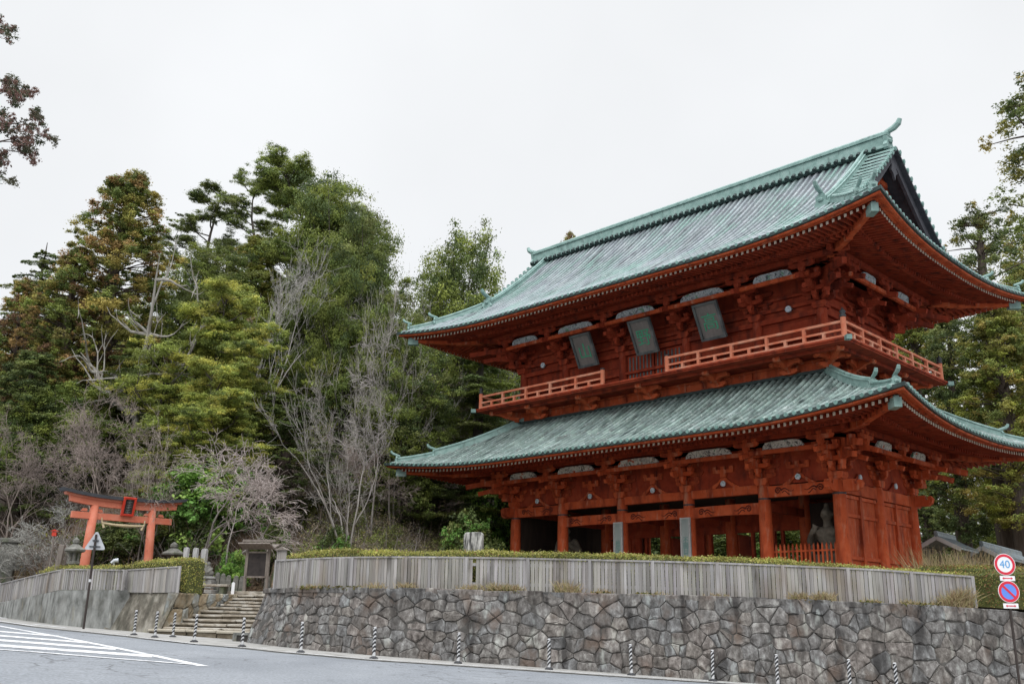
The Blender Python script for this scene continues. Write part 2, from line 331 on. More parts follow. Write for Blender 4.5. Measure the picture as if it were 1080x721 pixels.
# ------------------------------------------------------------------ mesh building
class MB:
    def __init__(s):
        s.v = []; s.f = []; s.t = []; s.m = []; s.tint = (1, 1, 1); s.mat = 0
    def add(s, verts, faces):
        o = len(s.v)
        s.v.extend([tuple(map(float, p)) for p in verts])
        s.t.extend([s.tint] * len(verts))
        for f in faces:
            s.f.append(tuple(i + o for i in f)); s.m.append(s.mat)
    def box(s, c, size, ax=None):
        c = np.array(c, float); h = np.array(size, float) / 2
        if ax is None: ax = np.eye(3)
        ax = np.array(ax, float)
        P = [c + ax[0] * h[0] * i + ax[1] * h[1] * j + ax[2] * h[2] * k for k in (-1, 1) for j in (-1, 1) for i in (-1, 1)]
        s.add(P, [(0, 2, 3, 1), (4, 5, 7, 6), (0, 1, 5, 4), (2, 6, 7, 3), (0, 4, 6, 2), (1, 3, 7, 5)])
    def beam(s, p0, p1, w, h, up=(0, 0, 1), w1=None, h1=None):
        p0 = np.array(p0, float); p1 = np.array(p1, float)
        d = p1 - p0; d /= np.linalg.norm(d)
        side = np.cross(d, up); side /= np.linalg.norm(side)
        u = np.cross(side, d)
        w1 = w if w1 is None else w1; h1 = h if h1 is None else h1
        P = []
        for p, ww, hh in ((p0, w, h), (p1, w1, h1)):
            for a, b in ((-1, -1), (1, -1), (1, 1), (-1, 1)):
                P.append(p + side * a * ww / 2 + u * b * hh / 2)
        s.add(P, [(0, 1, 2, 3), (7, 6, 5, 4), (0, 4, 5, 1), (1, 5, 6, 2), (2, 6, 7, 3), (3, 7, 4, 0)])
    def lathe(s, prof, n=12, c=(0, 0, 0), caps=True):
        P = []; F = []
        for r, z in prof:
            for k in range(n):
                a = 2 * pi * k / n
                P.append((c[0] + r * cos(a), c[1] + r * sin(a), c[2] + z))
        for i in range(len(prof) - 1):
            for k in range(n):
                k2 = (k + 1) % n
                F.append((i * n + k, i * n + k2, (i + 1) * n + k2, (i + 1) * n + k))
        if caps:
            F.append(tuple(range(n - 1, -1, -1)))
            o = (len(prof) - 1) * n
            F.append(tuple(range(o, o + n)))
        s.add(P, F)
    def tube(s, pts, rad, n=6, caps=True):
        pts = [np.array(p, float) for p in pts]
        if not hasattr(rad, '__len__'): rad = [rad] * len(pts)
        P = []; F = []; ref = None
        for i, p in enumerate(pts):
            d = pts[min(i + 1, len(pts) - 1)] - pts[max(i - 1, 0)]
            d /= (np.linalg.norm(d) + 1e-9)
            if ref is None:
                ref = np.array([1.0, 0, 0]) if abs(d[0]) < .9 else np.array([0, 1.0, 0])
            a = np.cross(d, ref); a /= np.linalg.norm(a); ref = np.cross(a, d)
            for k in range(n):
                t = 2 * pi * k / n
                P.append(p + (a * cos(t) + ref * sin(t)) * rad[i])
        for i in range(len(pts) - 1):
            for k in range(n):
                k2 = (k + 1) % n
                F.append((i * n + k, i * n + k2, (i + 1) * n + k2, (i + 1) * n + k))
        if caps:
            F.append(tuple(range(n - 1, -1, -1))); o = (len(pts) - 1) * n; F.append(tuple(range(o, o + n)))
        s.add(P, F)
    def prism(s, poly, o, ex, ey, ez, depth):
        """polygon in the plane (ex, ey) at o, extruded by depth along ez (both ways from the middle)"""
        o, ex, ey, ez = [np.array(q, float) for q in (o, ex, ey, ez)]
        n = len(poly)
        P = [o + ex * a + ey * b - ez * depth / 2 for a, b in poly] + [o + ex * a + ey * b + ez * depth / 2 for a, b in poly]
        F = [tuple(range(n - 1, -1, -1)), tuple(range(n, 2 * n))]
        F += [(i, (i + 1) % n, n + (i + 1) % n, n + i) for i in range(n)]
        s.add(P, F)
    def grid(s, rows):
        n = len(rows[0]); P = [p for r in rows for p in r]
        F = [(i * n + j, i * n + j + 1, (i + 1) * n + j + 1, (i + 1) * n + j) for i in range(len(rows) - 1) for j in range(n - 1)]
        s.add(P, F)
    def build(s, name, mat, parent=None, off=(0, 0, 0), smooth=False, loc=None, rotz=0.0, recalc=True, bevel=0.0):
        me = bpy.data.meshes.new(name)
        V = [(p[0] + off[0], p[1] + off[1], p[2] + off[2]) for p in s.v]
        me.from_pydata(V, [], s.f)
        mats = mat if isinstance(mat, (list, tuple)) else [mat]
        for q in mats: me.materials.append(M[q] if isinstance(q, str) else q)
        if len(mats) > 1: me.polygons.foreach_set('material_index', s.m)
        if any(t != (1, 1, 1) for t in s.t):
            at = me.color_attributes.new('tint', 'FLOAT_COLOR', 'POINT')
            at.data.foreach_set('color', [q for t in s.t for q in (*t, 1.0)])
        else:
            at = me.color_attributes.new('tint', 'FLOAT_COLOR', 'POINT')
            at.data.foreach_set('color', [1.0] * (4 * len(V)))
        if recalc:
            bm = bmesh.new(); bm.from_mesh(me)
            bmesh.ops.recalc_face_normals(bm, faces=bm.faces)
            bm.to_mesh(me); bm.free()
        if smooth:
            me.polygons.foreach_set('use_smooth', [True] * len(me.polygons))
        o = bpy.data.objects.new(name, me)
        COL.objects.link(o)
        if bevel > 0:
            bv = o.modifiers.new('bevel', 'BEVEL'); bv.width = bevel; bv.segments = 2; bv.limit_method = 'ANGLE'
        if parent is not None: o.parent = parent
        if loc is not None: o.location = loc
        o.rotation_euler = (0, 0, rotz)
        return o

def np_object(name, V, Q, mat, tint=None, parent=None, smooth=False):
    """fast quad mesh from numpy arrays"""
    me = bpy.data.meshes.new(name)
    V = np.asarray(V, np.float32); Q = np.asarray(Q, np.int32)
    me.vertices.add(len(V)); me.vertices.foreach_set('co', V.ravel())
    me.loops.add(Q.size); me.loops.foreach_set('vertex_index', Q.ravel())
    me.polygons.add(len(Q))
    me.polygons.foreach_set('loop_start', np.arange(0, Q.size, 4, dtype=np.int32))
    me.polygons.foreach_set('loop_total', np.full(len(Q), 4, np.int32))
    if smooth: me.polygons.foreach_set('use_smooth', np.ones(len(Q), bool))
    me.update(calc_edges=True)
    if tint is not None:
        at = me.color_attributes.new('tint', 'FLOAT_COLOR', 'POINT')
        c = np.ones((len(V), 4), np.float32); c[:, :3] = tint
        at.data.foreach_set('color', c.ravel())
    me.materials.append(M[mat] if isinstance(mat, str) else mat)
    o = bpy.data.objects.new(name, me)
    COL.objects.link(o)
    if parent is not None: o.parent = parent
    return o

def tag(o, label=None, cat=None, group=None, kind=None):
    if label: o['label'] = label
    if cat: o['category'] = cat
    if group: o['group'] = group
    if kind: o['kind'] = kind
    return o
def empty(name, loc, rotz=0.0, label=None, cat=None, group=None):
    o = bpy.data.objects.new(name, None)
    COL.objects.link(o)
    o.empty_display_size = .3
    o.location = loc; o.rotation_euler = (0, 0, rotz)
    return tag(o, label, cat, group)
def copy_tree(o, parent=None):
    c = o.copy(); COL.objects.link(c)
    if parent is not None: c.parent = parent
    for ch in list(o.children):
        copy_tree(ch, c)
    return c
# ------------------------------------------------------------------ the lie of the land
def px_dir(px):                      # eye-level image column -> X/Y ratio on the plan
    return (px - 540) / 1032.5
def plan(px, Y):
    return np.array([px_dir(px) * Y, Y])
FOOT = np.array([(-90, 92), (-34, 50), (-22, 46.5), (-14, 47.5), (-9, 49), (-5, 55), (1, 66), (6, 76), (14, 92), (22, 125)], float)
def _vnoise(X, Y, s, seed=0):
    """smooth value noise"""
    X = np.asarray(X, float) / s; Y = np.asarray(Y, float) / s
    xi = np.floor(X).astype(int); yi = np.floor(Y).astype(int)
    fx = X - xi; fy = Y - yi
    fx = fx * fx * (3 - 2 * fx); fy = fy * fy * (3 - 2 * fy)
    def h(a, b):
        n = (a * 374761393 + b * 668265263 + seed * 974711) & 0x7fffffff
        n = ((n ^ (n >> 13)) * 1274126177) & 0x7fffffff
        return (n % 10007) / 10007.0
    return (h(xi, yi) * (1 - fx) + h(xi + 1, yi) * fx) * (1 - fy) + (h(xi, yi + 1) * (1 - fx) + h(xi + 1, yi + 1) * fx) * fy
def hill_dist(X, Y):
    X = np.asarray(X, float); Y = np.asarray(Y, float)
    best = np.full(X.shape, 1e9); sign = np.zeros(X.shape)
    for (ax, ay), (bx, by) in zip(FOOT[:-1], FOOT[1:]):
        dx, dy = bx - ax, by - ay
        t = np.clip(((X - ax) * dx + (Y - ay) * dy) / (dx * dx + dy * dy), 0, 1)
        d = np.hypot(X - ax - t * dx, Y - ay - t * dy)
        cr = dx * (Y - ay) - dy * (X - ax)
        u = d < best
        best = np.where(u, d, best); sign = np.where(u, np.sign(cr), sign)
    return best * sign
def land_z(X, Y):
    X = np.asarray(X, float); Y = np.asarray(Y, float)
    base = .62 - .028 * np.clip(X - 6, 0, 20) - .05 * np.clip(-X - 19.5, 0, 12)
    d = np.clip(hill_dist(X, Y), 0, 70)
    h = np.where(d < 6, .40 * d, 2.4 + .88 * (d - 6))
    h = np.where(d > 30, 23.52 + .22 * (d - 30), h)
    n = (_vnoise(X, Y, 5, 1) - .5) * 1.1 + (_vnoise(X, Y, 1.7, 2) - .5) * .35
    return base + h + n * np.clip(d / 4, 0, 1) + (_vnoise(X, Y, 2.5, 3) - .5) * .05

# inner edge of the raised ground (just behind the tops of the walls): image column -> distance
EDGE_PX = np.array([-900, -400, -60, 0, 66, 132, 190, 205, 235, 255, 284, 289, 308, 343, 393, 483, 578, 666, 752, 850, 950, 1080, 1300, 1700], float)
EDGE_Y = np.array([140, 100, 60, 51.6, 42.2, 39.8, 38.6, 40.2, 42.3, 43.0, 43.2, 34.6, 32.3, 31.0, 30.0, 29.5, 29.4, 29.0, 28.6, 28.3, 28.3, 28.7, 30.5, 37.0], float)
cols = np.unique(np.concatenate([np.arange(-900, -60, 40), np.arange(-60, 1120, 6), np.arange(1120, 1720, 40), EDGE_PX, [284.5, 288.5]]))
fr = np.concatenate([np.linspace(0, .12, 14), np.linspace(.14, 1, 70) ** 1.35 * .86 + .14])
rows = []
inner = np.interp(cols, EDGE_PX, EDGE_Y)
for t in fr:
    Yv = inner + (320 - inner) * t ** 1.6
    Xv = (cols - 540) / 1032.5 * Yv
    rows.append(np.stack([Xv, Yv, land_z(Xv, Yv)], -1))
G = np.array(rows)
nr, nc = G.shape[:2]
idx = np.arange(nr * nc).reshape(nr, nc)
Q = np.stack([idx[:-1, :-1], idx[:-1, 1:], idx[1:, 1:], idx[1:, :-1]], -1).reshape(-1, 4)
o = np_object('hillside_terrain', G.reshape(-1, 3), Q, 'litter_ground', smooth=True)
tag(o, kind='structure')

# road: one sheet to the horizon
xs = np.unique(np.concatenate([np.linspace(-600, -40, 12), np.linspace(-40, 30, 60), np.linspace(30, 600, 12)]))
ys = np.unique(np.concatenate([np.linspace(-120, -20, 6), np.linspace(-20, 80, 60), np.linspace(80, 900, 12)]))
XX, YY = np.meshgrid(xs, ys)
ZZ = road_z(XX, YY)
idx = np.arange(XX.size).reshape(XX.shape)
Q = np.stack([idx[:-1, :-1], idx[:-1, 1:], idx[1:, 1:], idx[1:, :-1]], -1).reshape(-1, 4)
tag(np_object('road', np.stack([XX, YY, ZZ], -1).reshape(-1, 3), Q, 'asphalt', smooth=True), kind='structure')

def strip_on_road(name, left, right, mat, lift):
    mb = MB()
    P = []
    n = len(left)
    for a, b in zip(left, right):
        for q in np.linspace(0, 1, 4):
            x = a[0] * (1 - q) + b[0] * q; y = a[1] * (1 - q) + b[1] * q
            P.append((x, y, float(road_z(x, y)) + lift))
    F = [(i * 4 + k, i * 4 + k + 1, i * 4 + k + 5, i * 4 + k + 4) for i in range(n - 1) for k in range(3)]
    mb.add(P, F)
    return tag(mb.build(name, mat), kind='structure')

# wall feet on the plan (image column, distance)
MAIN_FOOT = [(267, 33.5), (300, 31.4), (340, 30.1), (393, 29.1), (483, 28.6), (578, 28.5), (666, 28.1), (752, 27.7), (850, 27.4), (950, 27.4), (1080, 27.8), (1300, 29.6)]
LEFT_FOOT = [(-400, 99), (-60, 59), (0, 49.6), (78, 40.0), (117, 38.5), (155, 38.0), (173, 37.7)]
# pavement between the road's edge and the walls
foot_pts = [plan(*q) for q in [(-60, 59.2), (0, 49.8), (78, 40.2), (117, 38.7), (173, 37.9), (205, 37.6), (262, 36.4), (268, 33.7)] + MAIN_FOOT[1:]]
edge_px = [(-60, 651), (0, 655.5), (37, 661), (70, 664.5), (136, 671.3), (206, 679.2), (250, 683), (262, 684), (300, 688.2), (340, 691.6), (393, 696.3), (483, 702), (578, 708.3), (666, 714.4), (752, 720), (850, 727), (950, 735.5), (1080, 748), (1300, 770)]
edge_pts = [on_road(*q)[:2] for q in edge_px]
def resample(pts, n):
    pts = np.array(pts); d = np.concatenate([[0], np.cumsum(np.hypot(*np.diff(pts, axis=0).T))])
    t = np.linspace(0, d[-1], n)
    return np.stack([np.interp(t, d, pts[:, 0]), np.interp(t, d, pts[:, 1])], -1)
strip_on_road('pavement', [edge_pts[i] for i in range(len(edge_pts))], [foot_pts[i] + 0.25 * foot_pts[i] / np.linalg.norm(foot_pts[i]) for i in range(len(foot_pts))], 'pavement', .02)

def road_line(pxs, width, lift=.026, name='road_marking'):
    pts = resample([on_road(*q)[:2] for q in pxs], max(3, 6 * len(pxs)))
    d = np.gradient(pts, axis=0); nrm = np.stack([-d[:, 1], d[:, 0]], -1); nrm /= np.linalg.norm(nrm, axis=1)[:, None]
    return strip_on_road(name, pts + nrm * width / 2, pts - nrm * width / 2, 'paint', lift)
def road_poly(quad_px, lift=.005):
    q = [on_road(*p)[:2] for p in quad_px]
    k = np.linspace(0, 1, 8)
    return strip_on_road('road_marking', [q[0] * (1 - t) + q[1] * t for t in k], [q[3] * (1 - t) + q[2] * t for t in k], 'paint', lift)
_ep = resample(edge_pts, 60); _d = np.gradient(_ep, axis=0); _n = np.stack([-_d[:, 1], _d[:, 0]], -1); _n /= np.linalg.norm(_n, axis=1)[:, None]
_w = .22 + .16 * _vnoise(np.arange(60), np.zeros(60), 2.3, 3)
strip_on_road('gutter', _ep - _n * _w[:, None], _ep + _n * .02, 'gutter', .003)
road_line([(-40, 651), (2, 655.6), (37, 660.4)], .20)
road_line([(34, 658.2), (70, 662.3)], .2)
road_line([(74, 664.6), (105, 667.6), (136, 671.0)], .12)
road_line([(148, 672.9), (180, 676.4), (212, 680.0)], .16)
road_line([(236, 682.0), (281, 684.5)], .16)
road_line([(300, 687.5), (352, 692.4), (393, 695.6)], .16)
road_line([(393, 695.6), (483, 701.2), (578, 707.5), (666, 713.6), (752, 719.2), (850, 726.4), (950, 734.8), (1080, 747)], .16)
# hatched zebra area
road_line([(-12, 657.6), (20, 663.5), (64, 671.4), (119, 682.2), (165, 691.6), (215, 702.0)], .22, .005)
road_line([(-30, 682.6), (40, 687.6), (120, 694.2), (205, 700.6)], .22, .010)
for a, b, hgt in [((-20, 667.6), (92, 676.6), 1.5), ((-20, 672.2), (122, 683.2), 2.0), ((-20, 677.6), (160, 690.4), 2.5), ((-20, 663.4), (62, 670.0), 1.1)]:
    road_poly([(a[0], a[1]), (b[0], b[1]), (b[0], b[1] + hgt), (a[0], a[1] + hgt)], .006)
road_poly([(-40, 648.8), (9, 650.2), (9, 652.2), (-40, 651)], .026)

# ------------------------------------------------------------------ walls
def z_at(px, y, Y):
    return float(at_depth(px, y, Y)[2])
def path_lerp(P, s):
    """P: (n,3) points, s in arc length of the plan"""
    d = np.concatenate([[0], np.cumsum(np.hypot(np.diff(P[:, 0]), np.diff(P[:, 1])))])
    return np.stack([np.interp(s, d, P[:, k]) for k in range(3)], -1), d[-1]
def clip_poly(poly, nx, ny, c):
    out = []
    for i in range(len(poly)):
        a, b = poly[i], poly[(i + 1) % len(poly)]
        da = a[0] * nx + a[1] * ny - c; db = b[0] * nx + b[1] * ny - c
        if da <= 0: out.append(a)
        if da * db < 0:
            t = da / (da - db); out.append((a[0] + (b[0] - a[0]) * t, a[1] + (b[1] - a[1]) * t))
    return out
def stone_wall(mb, bot, top, row_h, col_w, seed, joint=.008, depth=.04, tints=None, back=.0, aspect=.8):
    """irregular fitted masonry on the ruled face between two polylines: every stone a separate bulged facet"""
    rg = np.random.default_rng(seed)
    bot = np.array(bot, float); top = np.array(top, float)
    dB = np.concatenate([[0], np.cumsum(np.hypot(np.diff(bot[:, 0]), np.diff(bot[:, 1])))])
    L = dB[-1]
    par = dB / L
    def at(s, h):
        t = np.clip(s / L, 0, 1)
        b = np.array([np.interp(t, par, bot[:, k]) for k in range(3)]); tp = np.array([np.interp(t, par, top[:, k]) for k in range(3)])
        return b + (tp - b) * h
    H = float(np.median(np.linalg.norm(top - bot, axis=1)))
    nrow = max(2, int(round(H / row_h)))
    # fitted rubble: cells round points set in loose courses, with small chinking stones between
    pts = []
    for r in range(nrow):
        s_ = rg.uniform(-.5, .3) * col_w
        while s_ < L + .2:
            w = col_w * rg.choice([.5, .75, 1.0, 1.3, 1.75]) * rg.uniform(.85, 1.15)
            pts.append((s_ + w / 2, (r + .5 + rg.uniform(-.22, .22)) * H / nrow))
            if rg.random() < .16: pts.append((s_ + rg.uniform(-.05, .05), (r + rg.uniform(.1, .9)) * H / nrow))
            s_ += w
    pts = np.array(pts); asp = np.array([aspect, 1.0]); q = pts * asp
    for i, p in enumerate(q):
        x0_, x1_ = max(0, pts[i, 0] - 1.6) * asp[0], min(L, pts[i, 0] + 1.6) * asp[0]
        if x1_ <= x0_ + .02: continue
        poly = [(x0_, 0), (x1_, 0), (x1_, H), (x0_, H)]
        for j in np.argsort(np.sum((q - p) ** 2, axis=1))[1:26]:
            n = q[j] - p; c = (np.dot(q[j], q[j]) - np.dot(p, p)) / 2
            poly = clip_poly(poly, n[0], n[1], c)
            if len(poly) < 3: break
        if len(poly) < 3: continue
        poly = [(a_ / asp[0], b_) for a_, b_ in poly]
        c = np.mean(poly, axis=0)
        # subdivide edges, wobble them
        out = []
        for a, b in zip(poly, poly[1:] + poly[:1]):
            a = np.array(a); b = np.array(b)
            ln = np.linalg.norm(b - a)
            if ln < .03: continue
            k = max(1, int(ln / .13))
            for t in range(k): out.append(a + (b - a) * t / k + (rg.normal(0, .009, 2) if t else 0) + (c - a) * (rg.uniform(0, .03) if t == 0 else 0))
        if len(out) < 3: continue
        ring0 = []; ring1 = []; ring2 = []
        for a in out:
            d = c - a; ln = np.linalg.norm(d) + 1e-6; d /= ln
            jit = rg.uniform(.6, 1.7)
            ring0.append(a + d * joint * .3); ring1.append(a + d * min(joint * jit * .45 + .003, ln * .3)); ring2.append(a + d * min(joint + .032 * rg.uniform(.5, 1.8), ln * .5))
        tilt = rg.normal(0, .09, 2); proud = rg.uniform(-.018, .03)
        def P3(a, off):
            base = at(a[0], a[1] / H)
            e = 0.05
            tx = at(min(L, a[0] + e), a[1] / H) - at(max(0, a[0] - e), a[1] / H); ty = at(a[0], 1) - at(a[0], 0)
            nn = np.cross(tx, ty); nn /= np.linalg.norm(nn) + 1e-9
            return base + nn * off
        def offs(a, o):
            return o + np.dot(tilt, a - c) * .6 + rg.normal(0, .012)
        n = len(out)
        V = [P3(a, -depth) for a in ring0] + [P3(a, offs(a, proud - .012)) for a in ring1] + [P3(a, offs(a, proud + .014)) for a in ring2] + [P3(c + rg.normal(0, .03, 2), proud + rg.uniform(.0, .045))]
        if tints is not None: mb.tint = tints(rg)
        F = []
        for k in range(n):
            k2 = (k + 1) % n
            F += [(k, k2, n + k2, n + k), (n + k, n + k2, 2 * n + k2, 2 * n + k), (2 * n + k, 2 * n + k2, 3 * n)]
        mb.add(V, F)
    mb.tint = (1, 1, 1)
    return at, L, H
def grey_tints(rg):
    k = rg.uniform(.78, 1.14)
    w = rg.uniform(-.05, .05)
    if rg.random() < .10: k *= 1.2
    if rg.random() < .18: return (k * 1.03, k * .97, k * .94)
    return (k * (1 + w), k, k * (1 - w))
def ochre_tints(rg):
    k = rg.uniform(.65, 1.2)
    if rg.random() < .3: return (k * .82, k * .95, k * 1.12)
    return (k * 1.05, k, k * .9)

def backing(mb, bot, top, inset):
    """dark packing behind the stones plus the wall's core"""
    bot = np.array(bot, float); top = np.array(top, float)
    rowsb = []
    for src in (bot, top):
        r = []
        for i in range(len(src)):
            d = src[min(i + 1, len(src) - 1)] - src[max(i - 1, 0)]
            n = np.array([-d[1], d[0], 0]); n /= np.linalg.norm(n)
            r.append(src[i] + n * inset)
        rowsb.append(r)
    mb.grid(rowsb)
    mb.grid([rowsb[1], [np.array(p) + np.array([0, .9, .0]) for p in rowsb[1]]])

# main retaining wall (its foot follows the road, its head the fence)
FENCE_PX = [293, 330, 360, 430, 485, 540, 600, 660, 714, 770, 820, 875, 930, 985, 1035]
FENCE_BOT = np.interp(FENCE_PX, [293, 330, 369, 485, 580, 600, 714, 800, 820, 930, 985, 1035], [619.6, 618.6, 618.3, 621.4, 623.2, 623.5, 627, 629.3, 630, 635, 637.2, 639.2])
FENCE_TOP = np.interp(FENCE_PX, [293, 369, 400, 483, 580, 600, 714, 800, 820, 930, 1028, 1035], [590, 586.4, 586.2, 586.8, 588.2, 589, 591.4, 594, 595, 599.6, 606.7, 607.3])
def main_top_Y(px):
    return float(np.interp(px, [q[0] for q in MAIN_FOOT], [q[1] for q in MAIN_FOOT])) + .45
top_px = [286, 310, 346, 396, 483, 578, 666, 752, 850, 950, 1080, 1300]
bot3, top3 = [], []
for (px, Y), tpx in zip(MAIN_FOOT, top_px):
    p = plan(px, Y); bot3.append((p[0], p[1], float(road_z(*p)) - .08))
    Yt = Y + .45; pt = plan(tpx, Yt)
    yb = np.interp(tpx, FENCE_PX + [1042, 1080, 1300], list(FENCE_BOT) + [640.6, 644.4, 668]) + .8
    top3.append((pt[0], pt[1], z_at(tpx, yb, Yt)))
# the return beside the stairs
bot3 = [(plan(284, 42.6)[0], 42.6, .3), (plan(277, 38.5)[0], 38.5, -.5)] + bot3
top3 = [(plan(289, 43.0)[0], 43.0, .68), (plan(288, 38.6)[0], 38.6, .68)] + top3
wall = empty('stone_retaining_wall', (bot3[8][0], bot3[8][1], bot3[8][2]), 0, 'long grey retaining wall of rough fitted stones beneath the board fence and hedge', 'wall')
woff = tuple(-c for c in wall.location)
mb = MB(); stone_wall(mb, bot3, top3, .33, .50, 5, tints=grey_tints)
mb.build('masonry', 'wall_stone', wall, woff)
mb = MB(); backing(mb, bot3, top3, .03)
mb.build('packing', 'joint', wall, woff)
mb = MB(); stone_px = top3[2:]
for a, b in zip(top3[2:-1], top3[3:]):        # uneven capping course
    a = np.array(a); b = np.array(b); ln = np.linalg.norm(b - a); k = max(1, int(ln / .75))
    for i in range(k):
        p = a + (b - a) * (i + .02) / k; q = a + (b - a) * (i + .98) / k
        mb.tint = grey_tints(RNG); r = RNG.uniform(-.03, .03)
        mb.beam(p + [0, .22, -.06 + r], q + [0, .22, -.06 + r * .5], .5, .16)
mb.build('coping', 'wall_stone', wall, woff, bevel=.02)

# drain mouth at the foot of the wall's corner
p = plan(263.5, 34.3); zr = float(road_z(*p))
dr = empty('drain_opening', (p[0], p[1], zr), radians(20), 'small dark drain mouth at the foot of the stairs beside the grey wall', 'drain')
mb = MB(); mb.box((0, .25, .12), (.42, .5, .22)); mb.build('channel', 'joint', dr)
mb = MB(); mb.box((0, .2, .27), (.60, .5, .08)); mb.box((-.26, .2, .12), (.1, .5, .24)); mb.box((.26, .2, .12), (.1, .5, .24)); mb.build('surround', 'concrete', dr)

# concrete wall on the left
lb, lt = [], []
for px, Y, yt in [(-400, 99, 705), (-60, 59, 650.6), (0, 49.6, 636.2), (66, 40.6, 622), (100, 39.0, 621.8), (124, 38.5, 621.8), (140, 38.9, 621.8)]:
    p = plan(px, Y); zb = float(road_z(*p)) - .1; lb.append((p[0], p[1], zb)); q = plan(px, Y + .15); lt.append((q[0], q[1], max(z_at(px, yt, Y + .15), zb + .35)))
cw = empty('concrete_wall', lb[3], 0, 'smooth grey streaked concrete wall below the left slatted fence', 'wall')
woff = tuple(-c for c in lb[3])
def wall_slab(mb, lb, lt, thick=.5, sub=6):
    lb = np.array(lb); lt = np.array(lt)
    rows_ = [lb + (lt - lb) * k / sub for k in range(sub + 1)]
    rows_ += [lt + np.array([0, thick, 0])]
    mb.grid(rows_)
mb = MB(); wall_slab(mb, lb, lt); mb.build('wall_face', 'concrete', cw, woff)
sb, st = [], []
for px, Y, tpx, yt in [(116, 38.55, 133, 622.0), (145, 38.1, 160, 624.5), (172, 37.75, 190, 624.5)]:
    p = plan(px, Y); sb.append((p[0], p[1], float(road_z(*p)) - .1)); q = plan(tpx, Y + .75); st.append((q[0], q[1], z_at(tpx, yt, Y + .75)))
sw = empty('stained_concrete_buttress', sb[1], 0, 'brown stained leaning concrete face between the streaked wall and the stone stairs', 'wall')
woff = tuple(-c for c in sb[1])
mb = MB(); wall_slab(mb, sb, st); mb.build('wall_face', 'concrete_stained', sw, woff)
mb = MB(); a = np.array(sb[-1]); b = np.array(st[-1]); mb.beam(a + [0.02, -.02, 0], b + [0.02, -.02, 0], .13, .10, up=(0, 1, 0)); mb.build('edge_strip', 'concrete_stained', sw, woff)

# stone stairs climbing to the terrace
steps = [(170, 262, 665.8), (186, 264, 663.5), (192, 266, 658.8), (199, 268, 654.2), (212, 270, 649.2), (222, 272, 645.2), (231, 274, 641.4), (243, 276, 638.4), (251, 278, 635.5), (255, 280, 631.6), (257, 281, 628.0)]
stair = empty('stone_stairs', (*plan(225, 38.0), float(road_z(*plan(225, 38.0)))), 0, 'weathered stone stairs climbing beside the ochre wall from the pavement', 'stairs')
soff = tuple(-c for c in stair.location)
step_path_left = []
for i, (pl, pr, yy) in enumerate(steps):
    Yi = 36.7 + .56 * i
    z1 = z_at(.5 * (pl + pr), yy - 1.2, Yi)
    a = plan(pl - 6, Yi + .5); b = plan(pr + 10, Yi - .35)
    step_path_left.append((plan(pl, Yi + .5), z1))
    d = (b - a); ln = np.linalg.norm(d); d /= ln; nrm = np.array([-d[1], d[0]])
    mb = MB()
    k = max(2, int(ln / 1.1)); cut = np.sort(np.concatenate([[0, 1], (np.arange(1, k) + RNG.uniform(-.2, .2, k - 1)) / k]))
    for u0, u1 in zip(cut[:-1], cut[1:]):
        p = a + d * ln * u0 + d * .01; q = a + d * ln * u1 - d * .01
        r = RNG.uniform(-.015, .015, 2)
        c = (p + q) / 2 + nrm * (.35 + r[1] * 2)
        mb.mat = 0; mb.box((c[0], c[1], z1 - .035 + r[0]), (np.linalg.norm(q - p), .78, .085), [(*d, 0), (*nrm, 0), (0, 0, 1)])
        mb.mat = 1; cc_ = c + nrm * .06; mb.box((cc_[0], cc_[1], z1 - .20 + r[0]), (np.linalg.norm(q - p) - .02, .74, .245), [(*d, 0), (*nrm, 0), (0, 0, 1)])  # riser block: shade below the tread painted into its darker colour
    mb.build('step', ['step_stone' if i else 'kerb', 'riser_shaded_stone'], stair, soff, bevel=.02)

# ochre masonry beside the stairs
ob, ot = [], []
for k, (px, Y) in enumerate([(176, 37.9), (196, 38.6), (214, 39.8), (232, 41.0), (250, 42.3), (259, 42.9)]):
    p = plan(px, Y)
    zb = np.interp(px, [170, 196, 222, 243, 257], [-1.05, -.75, -.25, .1, .3]); ob.append((p[0], p[1], zb))
    q = plan(px + (5 - k), Y + .25); ot.append((q[0], q[1], z_at(px + 10, np.interp(px, [176, 250, 262], [624.6, 626.5, 628]), Y + .35)))
ow = empty('ochre_stone_wall', ob[2], 0, 'short wall of big ochre and blue-grey stones left of the stairs', 'wall')
woff = tuple(-c for c in ob[2])
mb = MB(); stone_wall(mb, ob, ot, .36, .5, 9, tints=ochre_tints, joint=.022); mb.build('masonry', 'ochre_stone', ow, woff)
mb = MB(); backing(mb, ob, ot, .045); mb.build('packing', 'joint', ow, woff)

